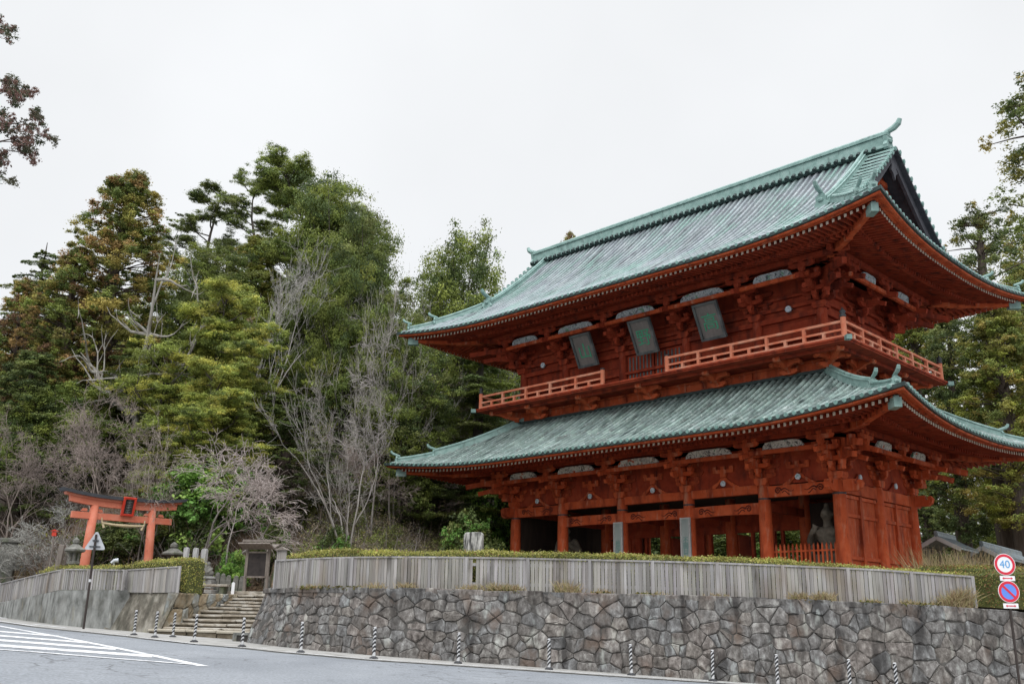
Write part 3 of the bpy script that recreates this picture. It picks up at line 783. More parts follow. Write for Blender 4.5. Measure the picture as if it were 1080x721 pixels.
# ------------------------------------------------------------------ board fences
def fence(name, label, pts_bot, pts_top, board, gap, group=None, post_every=1.82, mat='fence_wood', rails_front=False, slot=None):
    pts_bot = np.array(pts_bot, float); pts_top = np.array(pts_top, float)
    d = np.concatenate([[0], np.cumsum(np.hypot(np.diff(pts_bot[:, 0]), np.diff(pts_bot[:, 1])))]); L = d[-1]
    at = lambda P, s: np.array([np.interp(s, d, P[:, k]) for k in range(3)])
    root = empty(name, pts_bot[len(pts_bot) // 2], 0, label, 'fence', group)
    off = tuple(-c for c in root.location)
    mb = MB(); s = 0
    while s < L - .02:
        w = board * RNG.uniform(.85, 1.12)
        if slot and slot[0] < s < slot[1]: s += w; continue
        e = min(s + w, L)
        a, b = at(pts_bot, s), at(pts_bot, e); c, t = at(pts_top, s), at(pts_top, e)
        k = RNG.uniform(.80, 1.14) if RNG.random() < .85 else RNG.uniform(.58, .8); mb.tint = (k, k * RNG.uniform(.97, 1.01), k * RNG.uniform(.90, 1.01))
        n = np.array([-(b - a)[1], (b - a)[0], 0]); n /= np.linalg.norm(n) + 1e-9
        o1 = RNG.uniform(-.008, .008); dz = RNG.uniform(-.015, .01)
        V = []
        for oo in (-.011 + o1, .011 + o1):
            V += [a + n * oo, b + n * oo, t + n * oo + [0, 0, -.05 + dz], c + n * oo + [0, 0, -.05 + dz]]
        mb.add(V, [(0, 1, 2, 3), (7, 6, 5, 4), (0, 4, 5, 1), (1, 5, 6, 2), (2, 6, 7, 3), (3, 7, 4, 0)])
        s = e + gap * RNG.uniform(.5, 1.5)
    mb.build('boards', mat, root, off)
    mb = MB()
    S = np.linspace(0, L, max(2, int(L / 1.2)))
    for s0, s1 in zip(S[:-1], S[1:]):
        p, q = at(pts_top, s0), at(pts_top, s1); k = RNG.uniform(.85, 1.2); mb.tint = (k, k, k)
        mb.beam(p + [0, 0, -.02], q + [0, 0, -.02], .10, .05)
    mb.build('cap_rail', mat, root, off)
    mb = MB()
    for s0, s1 in zip(S[:-1], S[1:]):
        for fz in (.2, .78):
            pb, pt = at(pts_bot, s0), at(pts_top, s0); qb, qt = at(pts_bot, s1), at(pts_top, s1)
            n = np.array([-(qb - pb)[1], (qb - pb)[0], 0]); n /= np.linalg.norm(n)
            sg = -1 if rails_front else 1
            mb.beam(pb + (pt - pb) * fz + n * .045 * sg, qb + (qt - qb) * fz + n * .045 * sg, .05, .09)
    mb.build('rail', mat, root, off)
    k = max(1, int(round(L / post_every)))
    for i in range(k + 1):
        s = L * i / k
        a, c = at(pts_bot, s), at(pts_top, s)
        b = at(pts_bot, min(L, s + .1)) - at(pts_bot, max(0, s - .1)); n = np.array([-b[1], b[0], 0]); n /= np.linalg.norm(n)
        mb = MB(); t = RNG.uniform(.85, 1.2); mb.tint = (t, t, t)
        mb.box(((a + c) / 2 - n * .03) + [0, 0, -.01], (.09, .07, (c - a)[2] + .02), [b / np.linalg.norm(b), n, (0, 0, 1)])
        mb.build('post', mat, root, off)
    return root
fb, ft = [], []
for px, yb, yt in zip(FENCE_PX, FENCE_BOT, FENCE_TOP):
    Y = main_top_Y(px) + .28
    p = plan(px, Y)
    fb.append((p[0], p[1], z_at(px, yb, Y) - .02)); ft.append((p[0], p[1], z_at(px, yt, Y)))
MAIN_FB, MAIN_FT = np.array(fb), np.array(ft)
fence('board_fence', 'long grey weathered board fence on top of the stone wall in front of the gate', fb, ft, .098, .014, slot=(float(np.hypot(*(plan(500.5, 28.9) - MAIN_FB[0, :2]))), float(np.hypot(*(plan(506, 28.9) - MAIN_FB[0, :2])))))
fe = np.array(fb[-1]); fte = np.array(ft[-1])
fence('board_fence', 'short grey end panel turning back from the right end of the long fence', [fe + [.03, .06, 0], fe + [.30, .62, -.02]], [fte + [.03, .06, 0], fte + [.30, .62, -.03]], .098, .014, post_every=.6)
lfb, lft = [], []
for px, yt, yb, Y in [(-60, 630.4, 650.4, 59.2), (0, 615.7, 636.0, 49.8), (36, 606.5, 628.5, 45), (66, 599.6, 621.6, 40.8), (100, 599.8, 621.6, 39.2), (132, 600.3, 621.8, 38.4)]:
    p = plan(px, Y + .15); lfb.append((p[0], p[1], z_at(px, yb, Y + .15))); lft.append((p[0], p[1], z_at(px, yt, Y + .15)))
fence('board_fence', 'grey slatted fence running downhill to the left above the streaked concrete wall', lfb, lft, .12, .035, post_every=2.2)
lfb, lft = [], []
for px, yt, yb, Y in [(134.5, 600.2, 624.2, 38.9), (162, 598.6, 624.6, 38.6), (190.5, 596.6, 624.4, 38.3)]:
    p = plan(px, Y + .15); lfb.append((p[0], p[1], z_at(px, yb, Y + .15))); lft.append((p[0], p[1], z_at(px, yt, Y + .15)))
fence('board_fence', 'close-boarded grey fence panel in front of the torii beside the stairs', lfb, lft, .10, .006, post_every=1.1)

# ------------------------------------------------------------------ clipped hedges
def leaf_quads(P, Ndir, size, aspect, rg, spread=.8):
    """diamond leaves at P, facing roughly Ndir"""
    n = len(P)
    d = Ndir + rg.normal(0, spread, (n, 3)); d /= np.linalg.norm(d, axis=1)[:, None] + 1e-9
    r = rg.normal(0, 1, (n, 3)); a = np.cross(d, r); a /= np.linalg.norm(a, axis=1)[:, None] + 1e-9
    b = np.cross(d, a)
    sz = (size * rg.uniform(.6, 1.35, n))[:, None]
    V = np.stack([P - a * sz * .5, P + b * sz * .5 * aspect, P + a * sz * .5, P - b * sz * .5 * aspect], 1).reshape(-1, 3)
    Q = np.arange(4 * n).reshape(n, 4)
    return V, Q
def hedge(name, label, path, width, zb, zt, nleaf, tints, size=.065, group=None, jitter=.05, cat='hedge'):
    """path: plan points; zb/zt: arrays of bottom and top heights"""
    path = np.array(path, float)
    d = np.concatenate([[0], np.cumsum(np.hypot(*np.diff(path, axis=0).T))]); L = d[-1]
    mid = len(path) // 2
    root = empty(name, (path[mid][0], path[mid][1], zb[mid]), 0, label, cat, group)
    org = np.array(root.location)
    n = max(4, int(L / .5)); S = np.linspace(0, L, n)
    c = np.stack([np.interp(S, d, path[:, 0]), np.interp(S, d, path[:, 1])], -1)
    b = np.interp(S, d, zb); t = np.interp(S, d, zt)
    dd = np.gradient(c, axis=0); nn = np.stack([-dd[:, 1], dd[:, 0]], -1); nn /= np.linalg.norm(nn, axis=1)[:, None]
    mb = MB(); rows_ = []
    for i in range(n):
        w = width / 2 - .05; q = .05
        sec = [(-w, b[i]), (-w, t[i] - .12), (-w + .1, t[i] - q), (w - .1, t[i] - q), (w, t[i] - .12), (w, b[i])]
        rows_.append([(c[i, 0] + nn[i, 0] * u, c[i, 1] + nn[i, 1] * u, z) for u, z in sec])
    mb.grid(rows_); mb.add(rows_[0], [tuple(range(6))]); mb.add(rows_[-1], [tuple(range(6))])
    mb.build('branches', 'hedge_core', root, tuple(-org))
    rg = np.random.default_rng(len(label) + nleaf)
    s = rg.uniform(0, L, nleaf)
    cx = np.interp(s, d, path[:, 0]); cy = np.interp(s, d, path[:, 1]); bb = np.interp(s, d, zb); tt = np.interp(s, d, zt)
    nx = np.interp(s, S, nn[:, 0]); ny = np.interp(s, S, nn[:, 1])
    bump = (_vnoise(s, s * 0, .55, 5) - .5) * .07 + (_vnoise(s, s * 0, 2.3, 8) - .5) * .06
    side = rg.random(nleaf)
    u = np.where(side < .55, rg.uniform(-1, 1, nleaf), np.where(side < .9, -1, 1)) * width / 2
    z = np.where(side < .55, tt + bump, bb + (tt + bump - bb) * rg.random(nleaf) ** .7)
    u = u + rg.normal(0, jitter, nleaf); z = z + rg.normal(0, jitter * .8, nleaf) - .02
    endm = rg.random(nleaf) < min(.2, width / L * .5)
    s_end = np.where(rg.random(nleaf) < .5, 0, L)
    P = np.stack([cx + nx * u, cy + ny * u, z], -1)
    if endm.any():
        ii = np.where(endm)[0]
        e = s_end[ii]; uu = rg.uniform(-.5, .5, len(ii)) * width
        ex = np.interp(e, d, path[:, 0]); ey = np.interp(e, d, path[:, 1])
        P[ii] = np.stack([ex + np.interp(e, S, nn[:, 0]) * uu, ey + np.interp(e, S, nn[:, 1]) * uu, np.interp(e, d, zb) + (np.interp(e, d, zt) - np.interp(e, d, zb)) * rg.random(len(ii))], -1) + rg.normal(0, jitter, (len(ii), 3))
    Nd = np.where((side < .55)[:, None], np.array([0, 0, 1.0]), np.stack([nx * np.sign(u), ny * np.sign(u), np.full(nleaf, .4)], -1))
    V, Qd = leaf_quads(P, Nd, size * .85, .6, rg)
    tc = np.array([q[1] for q in tints]); pr = np.array([q[0] for q in tints]); pr = pr / pr.sum()
    k = rg.choice(len(tints), nleaf, p=pr)
    patch = .7 + .6 * _vnoise(s, z * 3, .9, 9)
    T = tc[k] * (patch * rg.uniform(.75, 1.25, nleaf))[:, None]
    np_object('leaves', V - org, Qd, 'leaf', np.repeat(T * 1.45, 4, 0), root)
    return root
AZ = [(5, (.26, .255, .06)), (4, (.19, .20, .05)), (2.5, (.33, .30, .11)), (1.0, (.24, .14, .07)), (1.2, (.10, .12, .03))]
hp = MAIN_FB[:, :2] + np.array([0, .72]) + (MAIN_FB[:, :2] / np.linalg.norm(MAIN_FB[:, :2], axis=1)[:, None]) * .0
hpx = np.array(FENCE_PX, float)
hy = np.interp(hpx, [293, 304, 360, 600, 820, 1033], [581.5, 580.5, 578, 579.3, 586, 603.5])
hp[:, 1] += .14; hp[0] = hp[0] * .5 + hp[1] * .5
hz = [z_at(px, y, Y) - .10 for px, y, Y in zip(hpx, hy, hp[:, 1] - .3)]
hedge('clipped_hedge', 'long low yellow-green clipped hedge behind the board fence in front of the gate', hp, .95, MAIN_FB[:, 2], hz, 72000, AZ)
def hedge_px(label, pts, width, ytops, nleaf, tints=AZ, size=.065, zoff=0):
    path = [plan(px, Y) for px, Y in pts]
    zb = [float(land_z(*p)) - .1 for p in path]
    zt = [z_at(px, y, Y) for (px, Y), y in zip(pts, ytops)]
    return hedge('clipped_hedge', label, path, width, zb, zt, nleaf, tints, size)
hedge_px('squared block of clipped hedge between the fence panel and the stone bench', [(150, 40.6), (175, 40.0), (208, 39.5)], 1.1, [592.5, 591.5, 590.0], 9000)
hedge_px('low clipped hedge peeping over the slatted fence beneath the torii', [(50, 45.4), (72, 43.2), (100, 41.8), (134, 41.0)], .8, [601.5, 597.5, 597.0, 596.8], 7000)
# ------------------------------------------------------------------ the great two-storeyed gate
TH = 0.7839
P5 = np.array([15.537, 44.480, 0.0])
UX = np.array([sin(TH), -cos(TH), 0]); VY = np.array([cos(TH), sin(TH), 0])     # local x (along the front, to the right), local y (into depth)
HX, HY = 10.7, 4.05
GC0 = P5 - UX * HX + VY * HY
GZ = 0.45
gate = empty('temple_gate', (GC0[0], GC0[1], GZ), TH - pi / 2, 'huge two-storeyed vermilion temple gate with green copper roofs', 'temple gate')
GO = (0, 0, -GZ)
def gl(x, y, z):
    p = GC0 + UX * x + VY * y; return np.array([p[0], p[1], z])
SIDES = {'front': (HX, lambda s, d, z: (s, -HY - d, z)), 'right': (HY, lambda s, d, z: (HX + d, s, z)),
         'back': (HX, lambda s, d, z: (-s, HY + d, z)), 'left': (HY, lambda s, d, z: (-HX - d, -s, z))}

class Eave:
    """eave geometry shared by the four sides: lift and outward sweep towards the corners, hollow slope profile"""
    def __init__(s, z0, e0, et, lift, din, zin, a, rng=9.0, pw=2.2):
        s.z0, s.e0, s.et, s.Lf, s.din, s.a, s.rng, s.pw = z0, e0, et, lift, din, a, rng, pw
        s.H = zin - z0
    def k(s, L, q):                      # 0 mid-eave .. 1 at the corner
        return max(0.0, 1 - (L + s.et - abs(q)) / s.rng) ** s.pw
    def e(s, L, q): return s.e0 + (s.et - s.e0) * s.k(L, q)
    def zedge(s, L, q): return s.z0 + s.Lf * s.k(L, q)
    def z(s, L, q, d):
        e = s.e(L, q); t = (e - d) / (e - s.din); t = min(1, max(-.02, t))
        return s.z0 + s.Lf * s.k(L, q) * (1 - t) ** 1.5 + s.H * (s.a * t + (1 - s.a) * t * t)

def sweep(mb, ev, side, prof, n=41):
    """mitred moulding along one eave: prof = [(offset from edge, z offset from edge)]"""
    L, f = SIDES[side]
    T = np.sign(np.linspace(-1, 1, n)) * (1 - (1 - np.abs(np.linspace(-1, 1, n))) ** 1.3)
    rows_ = []
    for od, oz in prof:
        r = []
        for t in T:
            q = t * (L + ev.et); e = ev.e(L, q); d = e + od
            fall = max(0, d / e) ** 1.5
            r.append(f(t * (L + d), d, ev.z0 + ev.Lf * ev.k(L, q) * fall + oz))
        rows_.append(r)
    mb.grid(rows_)

def s_nodes(L, ext, extra=()):
    a = np.linspace(0, L + ext, 30)
    a = np.concatenate([a, extra]); a = np.unique(np.round(np.concatenate([-a, a]), 5))
    return a
def slope_sheet(mb, ev, side, s0, s1, dtop, nq=12, n=30):
    L, f = SIDES[side]
    rows_ = []
    for s in np.linspace(s0, s1, n):
        e = ev.e(L, s); dt = min(dtop(s), e - 1e-3)
        rows_.append([f(s, e + (dt - e) * i / nq, ev.z(L, s, e + (dt - e) * i / nq)) for i in range(nq + 1)])
    mb.grid(rows_)
def rib_rows(mb, ev, side, s_list, dtop, rad=.105, course=.52, cap=None, tone=.18):
    L, f = SIDES[side]
    for s in s_list:
        e = ev.e(L, s) + .05; dt = dtop(s)
        if e - dt < .25: continue
        k = max(1, int((e - dt) / course)); ds = np.linspace(e, dt, k + 1)
        base = RNG.uniform(1 - tone - .06, 1 + tone + .06)
        for i in range(k):
            t = base * RNG.uniform(1 - tone, 1 + tone * 1.3); mb.tint = (t, t * RNG.uniform(.97, 1.03), t)
            pr = []
            for d, r in ((ds[i], rad * 1.08), (ds[i + 1], rad * .92)):
                zz = ev.z(L, s, d)
                pr.append([f(s + r * c, d, zz + .01 + r * 1.0 * h) for c, h in ((-1, -.1), (-.78, .62), (0, 1.0), (.78, .62), (1, -.1))])
            mb.grid(pr)
            mb.add(pr[0], [(0, 1, 2, 3, 4)])
        if cap is not None:
            zz = ev.z(L, s, e); r = rad * .82
            ring = [f(s + r * cos(a), e + .02, zz + .03 + r * sin(a)) for a in np.linspace(0, 2 * pi, 8, endpoint=False)]
            ring2 = [f(s + r * cos(a), e - .10, zz + .03 + r * sin(a)) for a in np.linspace(0, 2 * pi, 8, endpoint=False)]
            cap.add(ring + ring2, [tuple(range(8))] + [(j, (j + 1) % 8, 8 + (j + 1) % 8, 8 + j) for j in range(8)])
    mb.tint = (1, 1, 1)

def eave_underside(ev, part_name, d_purlin, roof, zin_base, rsp=.30, flying_in=2.3):
    """boards, two layers of rafters, fascias; one part per side"""
    z0 = ev.z0
    for side, (L, f) in SIDES.items():
        under = MB(); raf = MB(); tip = MB(); fas = MB(); edge = MB()
        e0 = ev.e0
        # the tile edge and the boards below it
        sweep(edge, ev, side, [(.02, .04), (.02, -.13), (-.16, -.15)])
        sweep(fas, ev, side, [(-.08, -.10), (-.10, -.22), (-.24, -.22), (-.25, -.17), (-.42, -.145), (-.43, -.205), (-.55, -.19)])
        edge.build('eave_edge', 'roof_edge', roof, GO)
        fb_ = fas.build('fascia', 'vermilion', roof, GO)
        # boards over the rafters
        def zfly(d): return z0 - .17 + (e0 - .5 - d) * .145
        def zbase(d): return z0 - .07 + (e0 - 2.2 - d) * .25
        sweep(under, ev, side, [(-.50, -.16), (-flying_in - .1, zfly(e0 - flying_in - .1) - z0 + .0)])
        sweep(under, ev, side, [(-2.05, zfly(e0 - 2.05) - z0 - .16), (-2.05, zfly(e0 - 2.05) - z0 - .30), (-2.25, zfly(e0 - 2.25) - z0 - .30), (-2.25, zfly(e0 - 2.25) - z0 - .12)])
        sweep(under, ev, side, [(-2.2, zbase(e0 - 2.2) - z0 + .02), (-(e0 - d_purlin) - .25, zbase(d_purlin - .25) - z0 + .02), (-(e0 + .3), zbase(d_purlin - .25) - z0 + .12)])
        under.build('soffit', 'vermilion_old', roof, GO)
        n = int((L + ev.et - .4) / rsp)
        for i in range(-n, n + 1):
            s = i * rsp + .0
            e = ev.e(L, s); lf = ev.Lf * ev.k(L, s)
            lim = max(-.2, abs(s) - L + .12)
            d1 = e - .50
            d0 = max(e - flying_in, lim)
            hw = .048
            def seg(mb_, da, db, za, zb, h):
                P = []
                for d, zz in ((da, za), (db, zb)):
                    lift = lf * max(0, d / e) ** 1.5
                    P += [f(s - hw, d, zz + lift), f(s + hw, d, zz + lift), f(s + hw, d, zz + lift - h), f(s - hw, d, zz + lift - h)]
                mb_.add(P, [(0, 1, 2, 3), (7, 6, 5, 4), (0, 4, 5, 1), (1, 5, 6, 2), (2, 6, 7, 3), (3, 7, 4, 0)])
                return P
            sh = e - e0
            if d1 - d0 > .15:
                seg(raf, d1, d0, zfly(d1 - sh) - .01, zfly(d0 - sh) - .01, .15)
                lift = lf * max(0, d1 / e) ** 1.5; zz = zfly(d1 - sh) - .012 + lift
                tip.add([f(s - hw * 1.1, d1 + .006, zz + .005), f(s + hw * 1.1, d1 + .006, zz + .005), f(s + hw * 1.1, d1 + .006, zz - .135), f(s - hw * 1.1, d1 + .006, zz - .16),
                         f(s - hw * 1.1, d1 - .03, zz + .005), f(s + hw * 1.1, d1 - .03, zz + .005), f(s + hw * 1.1, d1 - .03, zz - .135), f(s - hw * 1.1, d1 - .03, zz - .135)],
                        [(0, 1, 2, 3), (0, 4, 5, 1), (1, 5, 6, 2), (2, 6, 7, 3), (3, 7, 4, 0)])
            b1 = e - 1.95; b0 = max(d_purlin - .3, lim)
            if b1 - b0 > .15:
                seg(raf, b1, b0, zbase(b1 - sh), zbase(b0 - sh), .15)
        raf.mat = 1; raf.add(tip.v, tip.f); raf.mat = 0
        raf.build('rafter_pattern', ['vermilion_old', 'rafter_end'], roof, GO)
    # purlins under the rafters, hip rafters with copper caps at the corners
    pz = zin_base
    mb = MB()
    for side, (L, f) in SIDES.items():
        a, b = f(-L - d_purlin - .7, d_purlin, pz), f(L + d_purlin + .7, d_purlin, pz)
        mb.beam(a, b, .24, .26)
        a, b = f(-L - d_purlin * .55, d_purlin * .5, pz + .05), f(L + d_purlin * .55, d_purlin * .5, pz + .05)
        mb.beam(a, b, .2, .22)
    mb.build('eave_purlin', 'vermilion_old', roof, GO)
    for sx in (-1, 1):
        for sy in (-1, 1):
            mb = MB()
            c = lambda d, z: (sx * (HX + d), sy * (HY + d), z)
            zt = ev.z0 + ev.Lf
            mb.beam(c(.9, ev.z0 + .12), c(2.9, ev.z0 - .05), .30, .36)
            mb.beam(c(2.2, ev.z0 - .02), c(ev.et - .72, zt - .50), .28, .36)
            mb.build('hip_rafter', 'vermilion', roof, GO)
            mb = MB(); mb.beam(c(ev.et - 1.02, zt - .62), c(ev.et - .55, zt - .62), .33, .42); mb.beam(c(ev.et - .9, zt - .4), c(ev.et - .6, zt - .38), .2, .1)
            mb.build('corner_cap', 'patina', roof, GO, bevel=.02)

def ridge_run(mb, pts, w, h, top_r):
    """stacked ridge: courses of flat tiles with a round tile on top"""
    pts = [np.array(p, float) for p in pts]
    for lvl, (ww, z0, z1) in enumerate([(w, -.05, h * .45), (w * .86, h * .45, h * .52), (w * .78, h * .52, h * .9), (w * .95, h * .9, h)]):
        rows_ = []
        for i, p in enumerate(pts):
            d = pts[min(i + 1, len(pts) - 1)] - pts[max(i - 1, 0)]; d[2] = 0; d /= np.linalg.norm(d)
            sd = np.array([-d[1], d[0], 0])
            rows_.append([p + sd * ww / 2 + [0, 0, z0], p + sd * ww / 2 + [0, 0, z1], p - sd * ww / 2 + [0, 0, z1], p - sd * ww / 2 + [0, 0, z0]])
        mb.grid(rows_); mb.add(rows_[0], [(0, 1, 2, 3)]); mb.add(rows_[-1], [(3, 2, 1, 0)])
    mb.tube([p + [0, 0, h + top_r * .5] for p in pts], top_r, 8)
def horn(mb, p, dirn, size):
    """ridge-end ornament: demon-face shield, shoulder scrolls and the upturned round tile above it"""
    p = np.array(p, float); dirn = np.array(dirn, float); dirn /= np.linalg.norm(dirn); sd = np.array([-dirn[1], dirn[0], 0])
    poly = [(-.5, 0), (-.62, .25), (-.42, .5), (-.5, .78), (-.22, .92), (0, 1.12), (.22, .92), (.5, .78), (.42, .5), (.62, .25), (.5, 0)]
    mb.prism([(a * size * .62, b * size * .8) for a, b in poly], p - [0, 0, .12 * size], sd, (0, 0, 1), dirn, .16 * size)
    mb.lathe([(.02, 0), (.16 * size, .02), (.2 * size, .12 * size), (.1 * size, .22 * size), (.02, .24 * size)], 8, p + dirn * .02 + [0, 0, .22 * size])
    q = p + [0, 0, .80 * size]
    mb.tube([q - dirn * .30 * size - [0, 0, .12 * size], q + dirn * .05 * size, q + dirn * .32 * size + [0, 0, .08 * size], q + dirn * .52 * size + [0, 0, .22 * size], q + dirn * .60 * size + [0, 0, .40 * size]], [.10 * size, .12 * size, .135 * size, .13 * size, .10 * size], 8)

LOW = Eave(8.40, 5.35, 5.95, .62, -.30, 11.72, .78, rng=9.5, pw=2.2)
UPP = Eave(17.10, 5.15, 5.68, .58, -HY, 24.35, .70, rng=9.5, pw=2.4)

# ---- plinth
pl = MB(); pl.box((0, 0, .62), (2 * HX + 2.6, 2 * HY + 2.6, .36)); pl.box((0, 0, .38), (2 * HX + 3.6, 2 * HY + 3.6, .22))
pl.build('stone_base', 'granite', gate, GO, bevel=.03)

# ---- lower storey
CX = [-10.7, -6.75, -2.25, 2.25, 6.75, 10.7]
CY = [-HY, 0, HY]
ZB, ZT = .8, 6.36
for j, y in enumerate(CY):
    for i, x in enumerate(CX):
        mb = MB()
        mb.lathe([(.30, 0), (.325, .8), (.335, 2.2), (.325, 3.8), (.30, 4.9), (.29, ZT - ZB)], 18)
        mb.lathe([(.46, -.12), (.46, -.02), (.36, .03)], 18)
        c = mb.build('column', 'vermilion', gate, smooth=False)
        for pgn in c.data.polygons: pgn.use_smooth = len(pgn.vertices) == 4
        c.location = (x, y, ZB - GZ)
        if j == 0:
            mb = MB(); mb.lathe([(.318, 5.72 - ZB - .09), (.322, 5.72 - ZB - .01)], 18, caps=False)
            b = mb.build('copper_band', 'black_metal', c)
def scroll_curve(c, r, turns, sx, flip=1):
    P = []
    for t in np.linspace(0, 1, 26):
        a = t * turns * 2 * pi; rr = r * (1 - t * .86)
        P.append((c[0] + sx * rr * cos(a), c[1] + flip * rr * sin(a)))
    return P
def scroll_part(parent, x0, x1, zc, h, yf, face=-1):
    """carved whirls at both ends of a tie beam, thin incised bands"""
    for xe, sx in ((x0, 1), (x1, -1)):
        mb = MB()
        cx = xe + sx * h * 1.25
        c = scroll_curve((cx, zc), h * .38, 1.6, sx)
        mb.tube([(a, yf, b) for a, b in c], .030, 4)
        tail = [(cx + sx * (h * .4 + t * h * 1.5), zc + .22 * h * sin(t * 6.0) * (1 - t * .5)) for t in np.linspace(0, 1, 14)]
        mb.tube([(a, yf, b) for a, b in tail], [.032 * (1.3 - t) for t in np.linspace(0, 1, 14)], 4)
        tail = [(cx + sx * (h * .5 + t * h * .9), zc - .26 * h + .2 * h * sin(t * 5.0)) for t in np.linspace(0, 1, 10)]
        mb.tube([(a, yf, b) for a, b in tail], .024, 4)
        mb.build('scroll_carving', 'scroll', parent, GO)
for fy in (-1, 1):
    y = fy * HY
    for i in range(5):
        x0, x1 = CX[i] + .27, CX[i + 1] - .27
        mb = MB()
        if i in (0, 4):
            zl, zh = 5.72, 6.28
        else:
            zl, zh = 5.96, 6.40
        mb.beam((x0, y, (zl + zh) / 2), (x1, y, (zl + zh) / 2), .30, zh - zl)
        tb = mb.build('tie_beam', 'vermilion', gate, GO, bevel=.02)
        if fy < 0 and i in (0, 4): scroll_part(gate, x0, x1, 6.02, .46, y - .155)
        if 1 <= i <= 3:
            mb = MB()
            n = 12; up_, lo_ = [], []
            for k in range(n + 1):
                t = k / n; arch = .06 * sin(pi * t)
                up_.append((x0 + (x1 - x0) * t, 5.50 + arch * .4)); lo_.append((x0 + (x1 - x0) * t, 4.94 + arch))
            mb.prism(lo_ + up_[::-1], (0, y, 0), (1, 0, 0), (0, 0, 1), (0, 1, 0), .26)
            mb.build('rainbow_beam', 'vermilion', gate, GO)
            if fy < 0: scroll_part(gate, x0, x1, 5.25, .46, y - .137)
        # boards above the tie beam, and a strut carrying a crest disc
        mb = MB(); mb.box(((x0 + x1) / 2, y + fy * -.02, 7.3), (x1 - x0 + .3, .08, 1.9)); mb.build('frieze_board', 'vermilion_old', gate, GO)
        mb = MB()
        xm = (CX[i] + CX[i + 1]) / 2; w = .95
        mb.prism([(-w, 0), (-w * .8, .1), (-w * .35, .34), (-.16, .52), (.16, .52), (w * .35, .34), (w * .8, .1), (w, 0), (w * .55, .0), (.2, .30), (-.2, .30), (-w * .55, 0)],
                 (xm, y + fy * .05, zh), (1, 0, 0), (0, 0, 1), (0, 1, 0), .12)
        mb.box((xm, y + fy * .06, zh + .66), (.34, .2, .22)); mb.box((xm, y + fy * .06, zh + .86), (1.2, .16, .18))
        for q in (-.5, 0, .5): mb.box((xm + q, y + fy * .07, zh + 1.03), (.24, .2, .16))
        mb.build('frog_leg_strut', 'vermilion', gate, GO)
        if fy < 0:
            mb = MB()
            mb.tube([(xm, y - .13, 6.62), (xm, y - .19, 6.62)], .145, 18); mb.tube([(xm, y - .185, 6.62), (xm, y - .205, 6.62)], .07, 10)
            mb.build('crest_disc', 'crest', gate, GO)
# side walls: tie beams and broad vertical boarding with studs and rails
for sx in (-1, 1):
    x = sx * HX
    for y0, y1 in ((-HY, 0), (0, HY)):
        a, b = y0 + .27, y1 - .27
        mb = MB(); mb.beam((x, a, 6.0), (x, b, 6.0), .30, .56); mb.build('tie_beam', 'vermilion', gate, GO, bevel=.02)
        mb = MB(); mb.box((x - sx * .02, (a + b) / 2, 7.3), (.08, b - a + .3, 1.9)); mb.build('frieze_board', 'vermilion_old', gate, GO)
        mb = MB()
        n = 8
        for k in range(n):
            w = (b - a) / n; t = RNG.uniform(.8, 1.1); mb.tint = (t, t, t)
            mb.box((x - sx * .06, a + w * (k + .5), 3.25), (.06, w - .012, 4.9))
        mb.build('side_boarding', 'vermilion', gate, GO)
        mb = MB(); mb.box((x + sx * .02, (a + b) / 2, 3.25), (.16, .26, 4.9)); mb.build('stud', 'vermilion', gate, GO, bevel=.015)
        for zz in (1.0, 2.75, 4.72, 5.6):
            mb = MB(); mb.beam((x + sx * .0, a, zz), (x + sx * .0, b, zz), .12, .16)
            mb.build('wall_rail', 'vermilion', gate, GO, bevel=.01)
        mb = MB(); ym = (y0 + y1) / 2
        mb.prism([(-.9, 0), (-.3, .34), (-.14, .52), (.14, .52), (.3, .34), (.9, 0)], (x + sx * .07, ym, 6.28), (0, 1, 0), (0, 0, 1), (1, 0, 0), .12)
        mb.build('frog_leg_strut', 'vermilion_old', gate, GO)
        mb = MB(); mb.tube([(x + sx * .13, ym, 6.62), (x + sx * .19, ym, 6.62)], .15, 16); mb.build('crest_disc', 'crest', gate, GO)
# beam noses at the corners
for sx in (-1, 1):
    for sy in (-1, 1):
        mb = MB()
        nose = [(.28, -.26), (.95, -.26), (1.15, -.12), (1.22, .1), (1.1, .26), (.95, .2), (.98, .08), (.86, .05), (.8, .3), (.28, .3)]
        mb.prism([(sx * a, b) for a, b in nose], (sx * HX, sy * HY, 5.99), (1, 0, 0), (0, 0, 1), (0, 1, 0), .28)
        mb.prism([(sy * a, b) for a, b in nose], (sx * HX, sy * HY, 5.99), (0, 1, 0), (0, 0, 1), (1, 0, 0), .28)
        mb.build('beam_nose', 'vermilion', gate, GO)
# inner partition: the middle row with three doorways, walls of the guardian rooms, ceiling, low pickets
mb = MB()
for i in (1, 2, 3):
    x0, x1 = CX[i], CX[i + 1]
    mb.beam((x0, 0, 4.68), (x1, 0, 4.68), .24, .42); mb.beam((x0, 0, 5.85), (x1, 0, 5.85), .24, .4)
    mb.box(((x0 + x1) / 2, 0, 5.27), (x1 - x0, .06, .8))
    for q in (.30, .42, .58, .70): mb.box((x0 + (x1 - x0) * q, -.02, 2.65), (.24 if q in (.42, .58) else .16, .2, 3.7))
    mb.box(((x0 + x1) / 2, .0, 2.65), (.62, .06, 3.7))
mb.build('door_frame', 'vermilion_old', gate, GO)
for i in (1, 2, 3):
    x0, x1 = CX[i], CX[i + 1]
    for q0, q1 in ((.08, .29), (.71, .92)):
        mb = MB(); mb.box((x0 + (x1 - x0) * q0, .9, 2.6), (.08, 1.6, 3.6)) if q0 < .5 else mb.box((x0 + (x1 - x0) * q1, .9, 2.6), (.08, 1.6, 3.6))
        mb.build('door_leaf', 'vermilion_old', gate, GO)
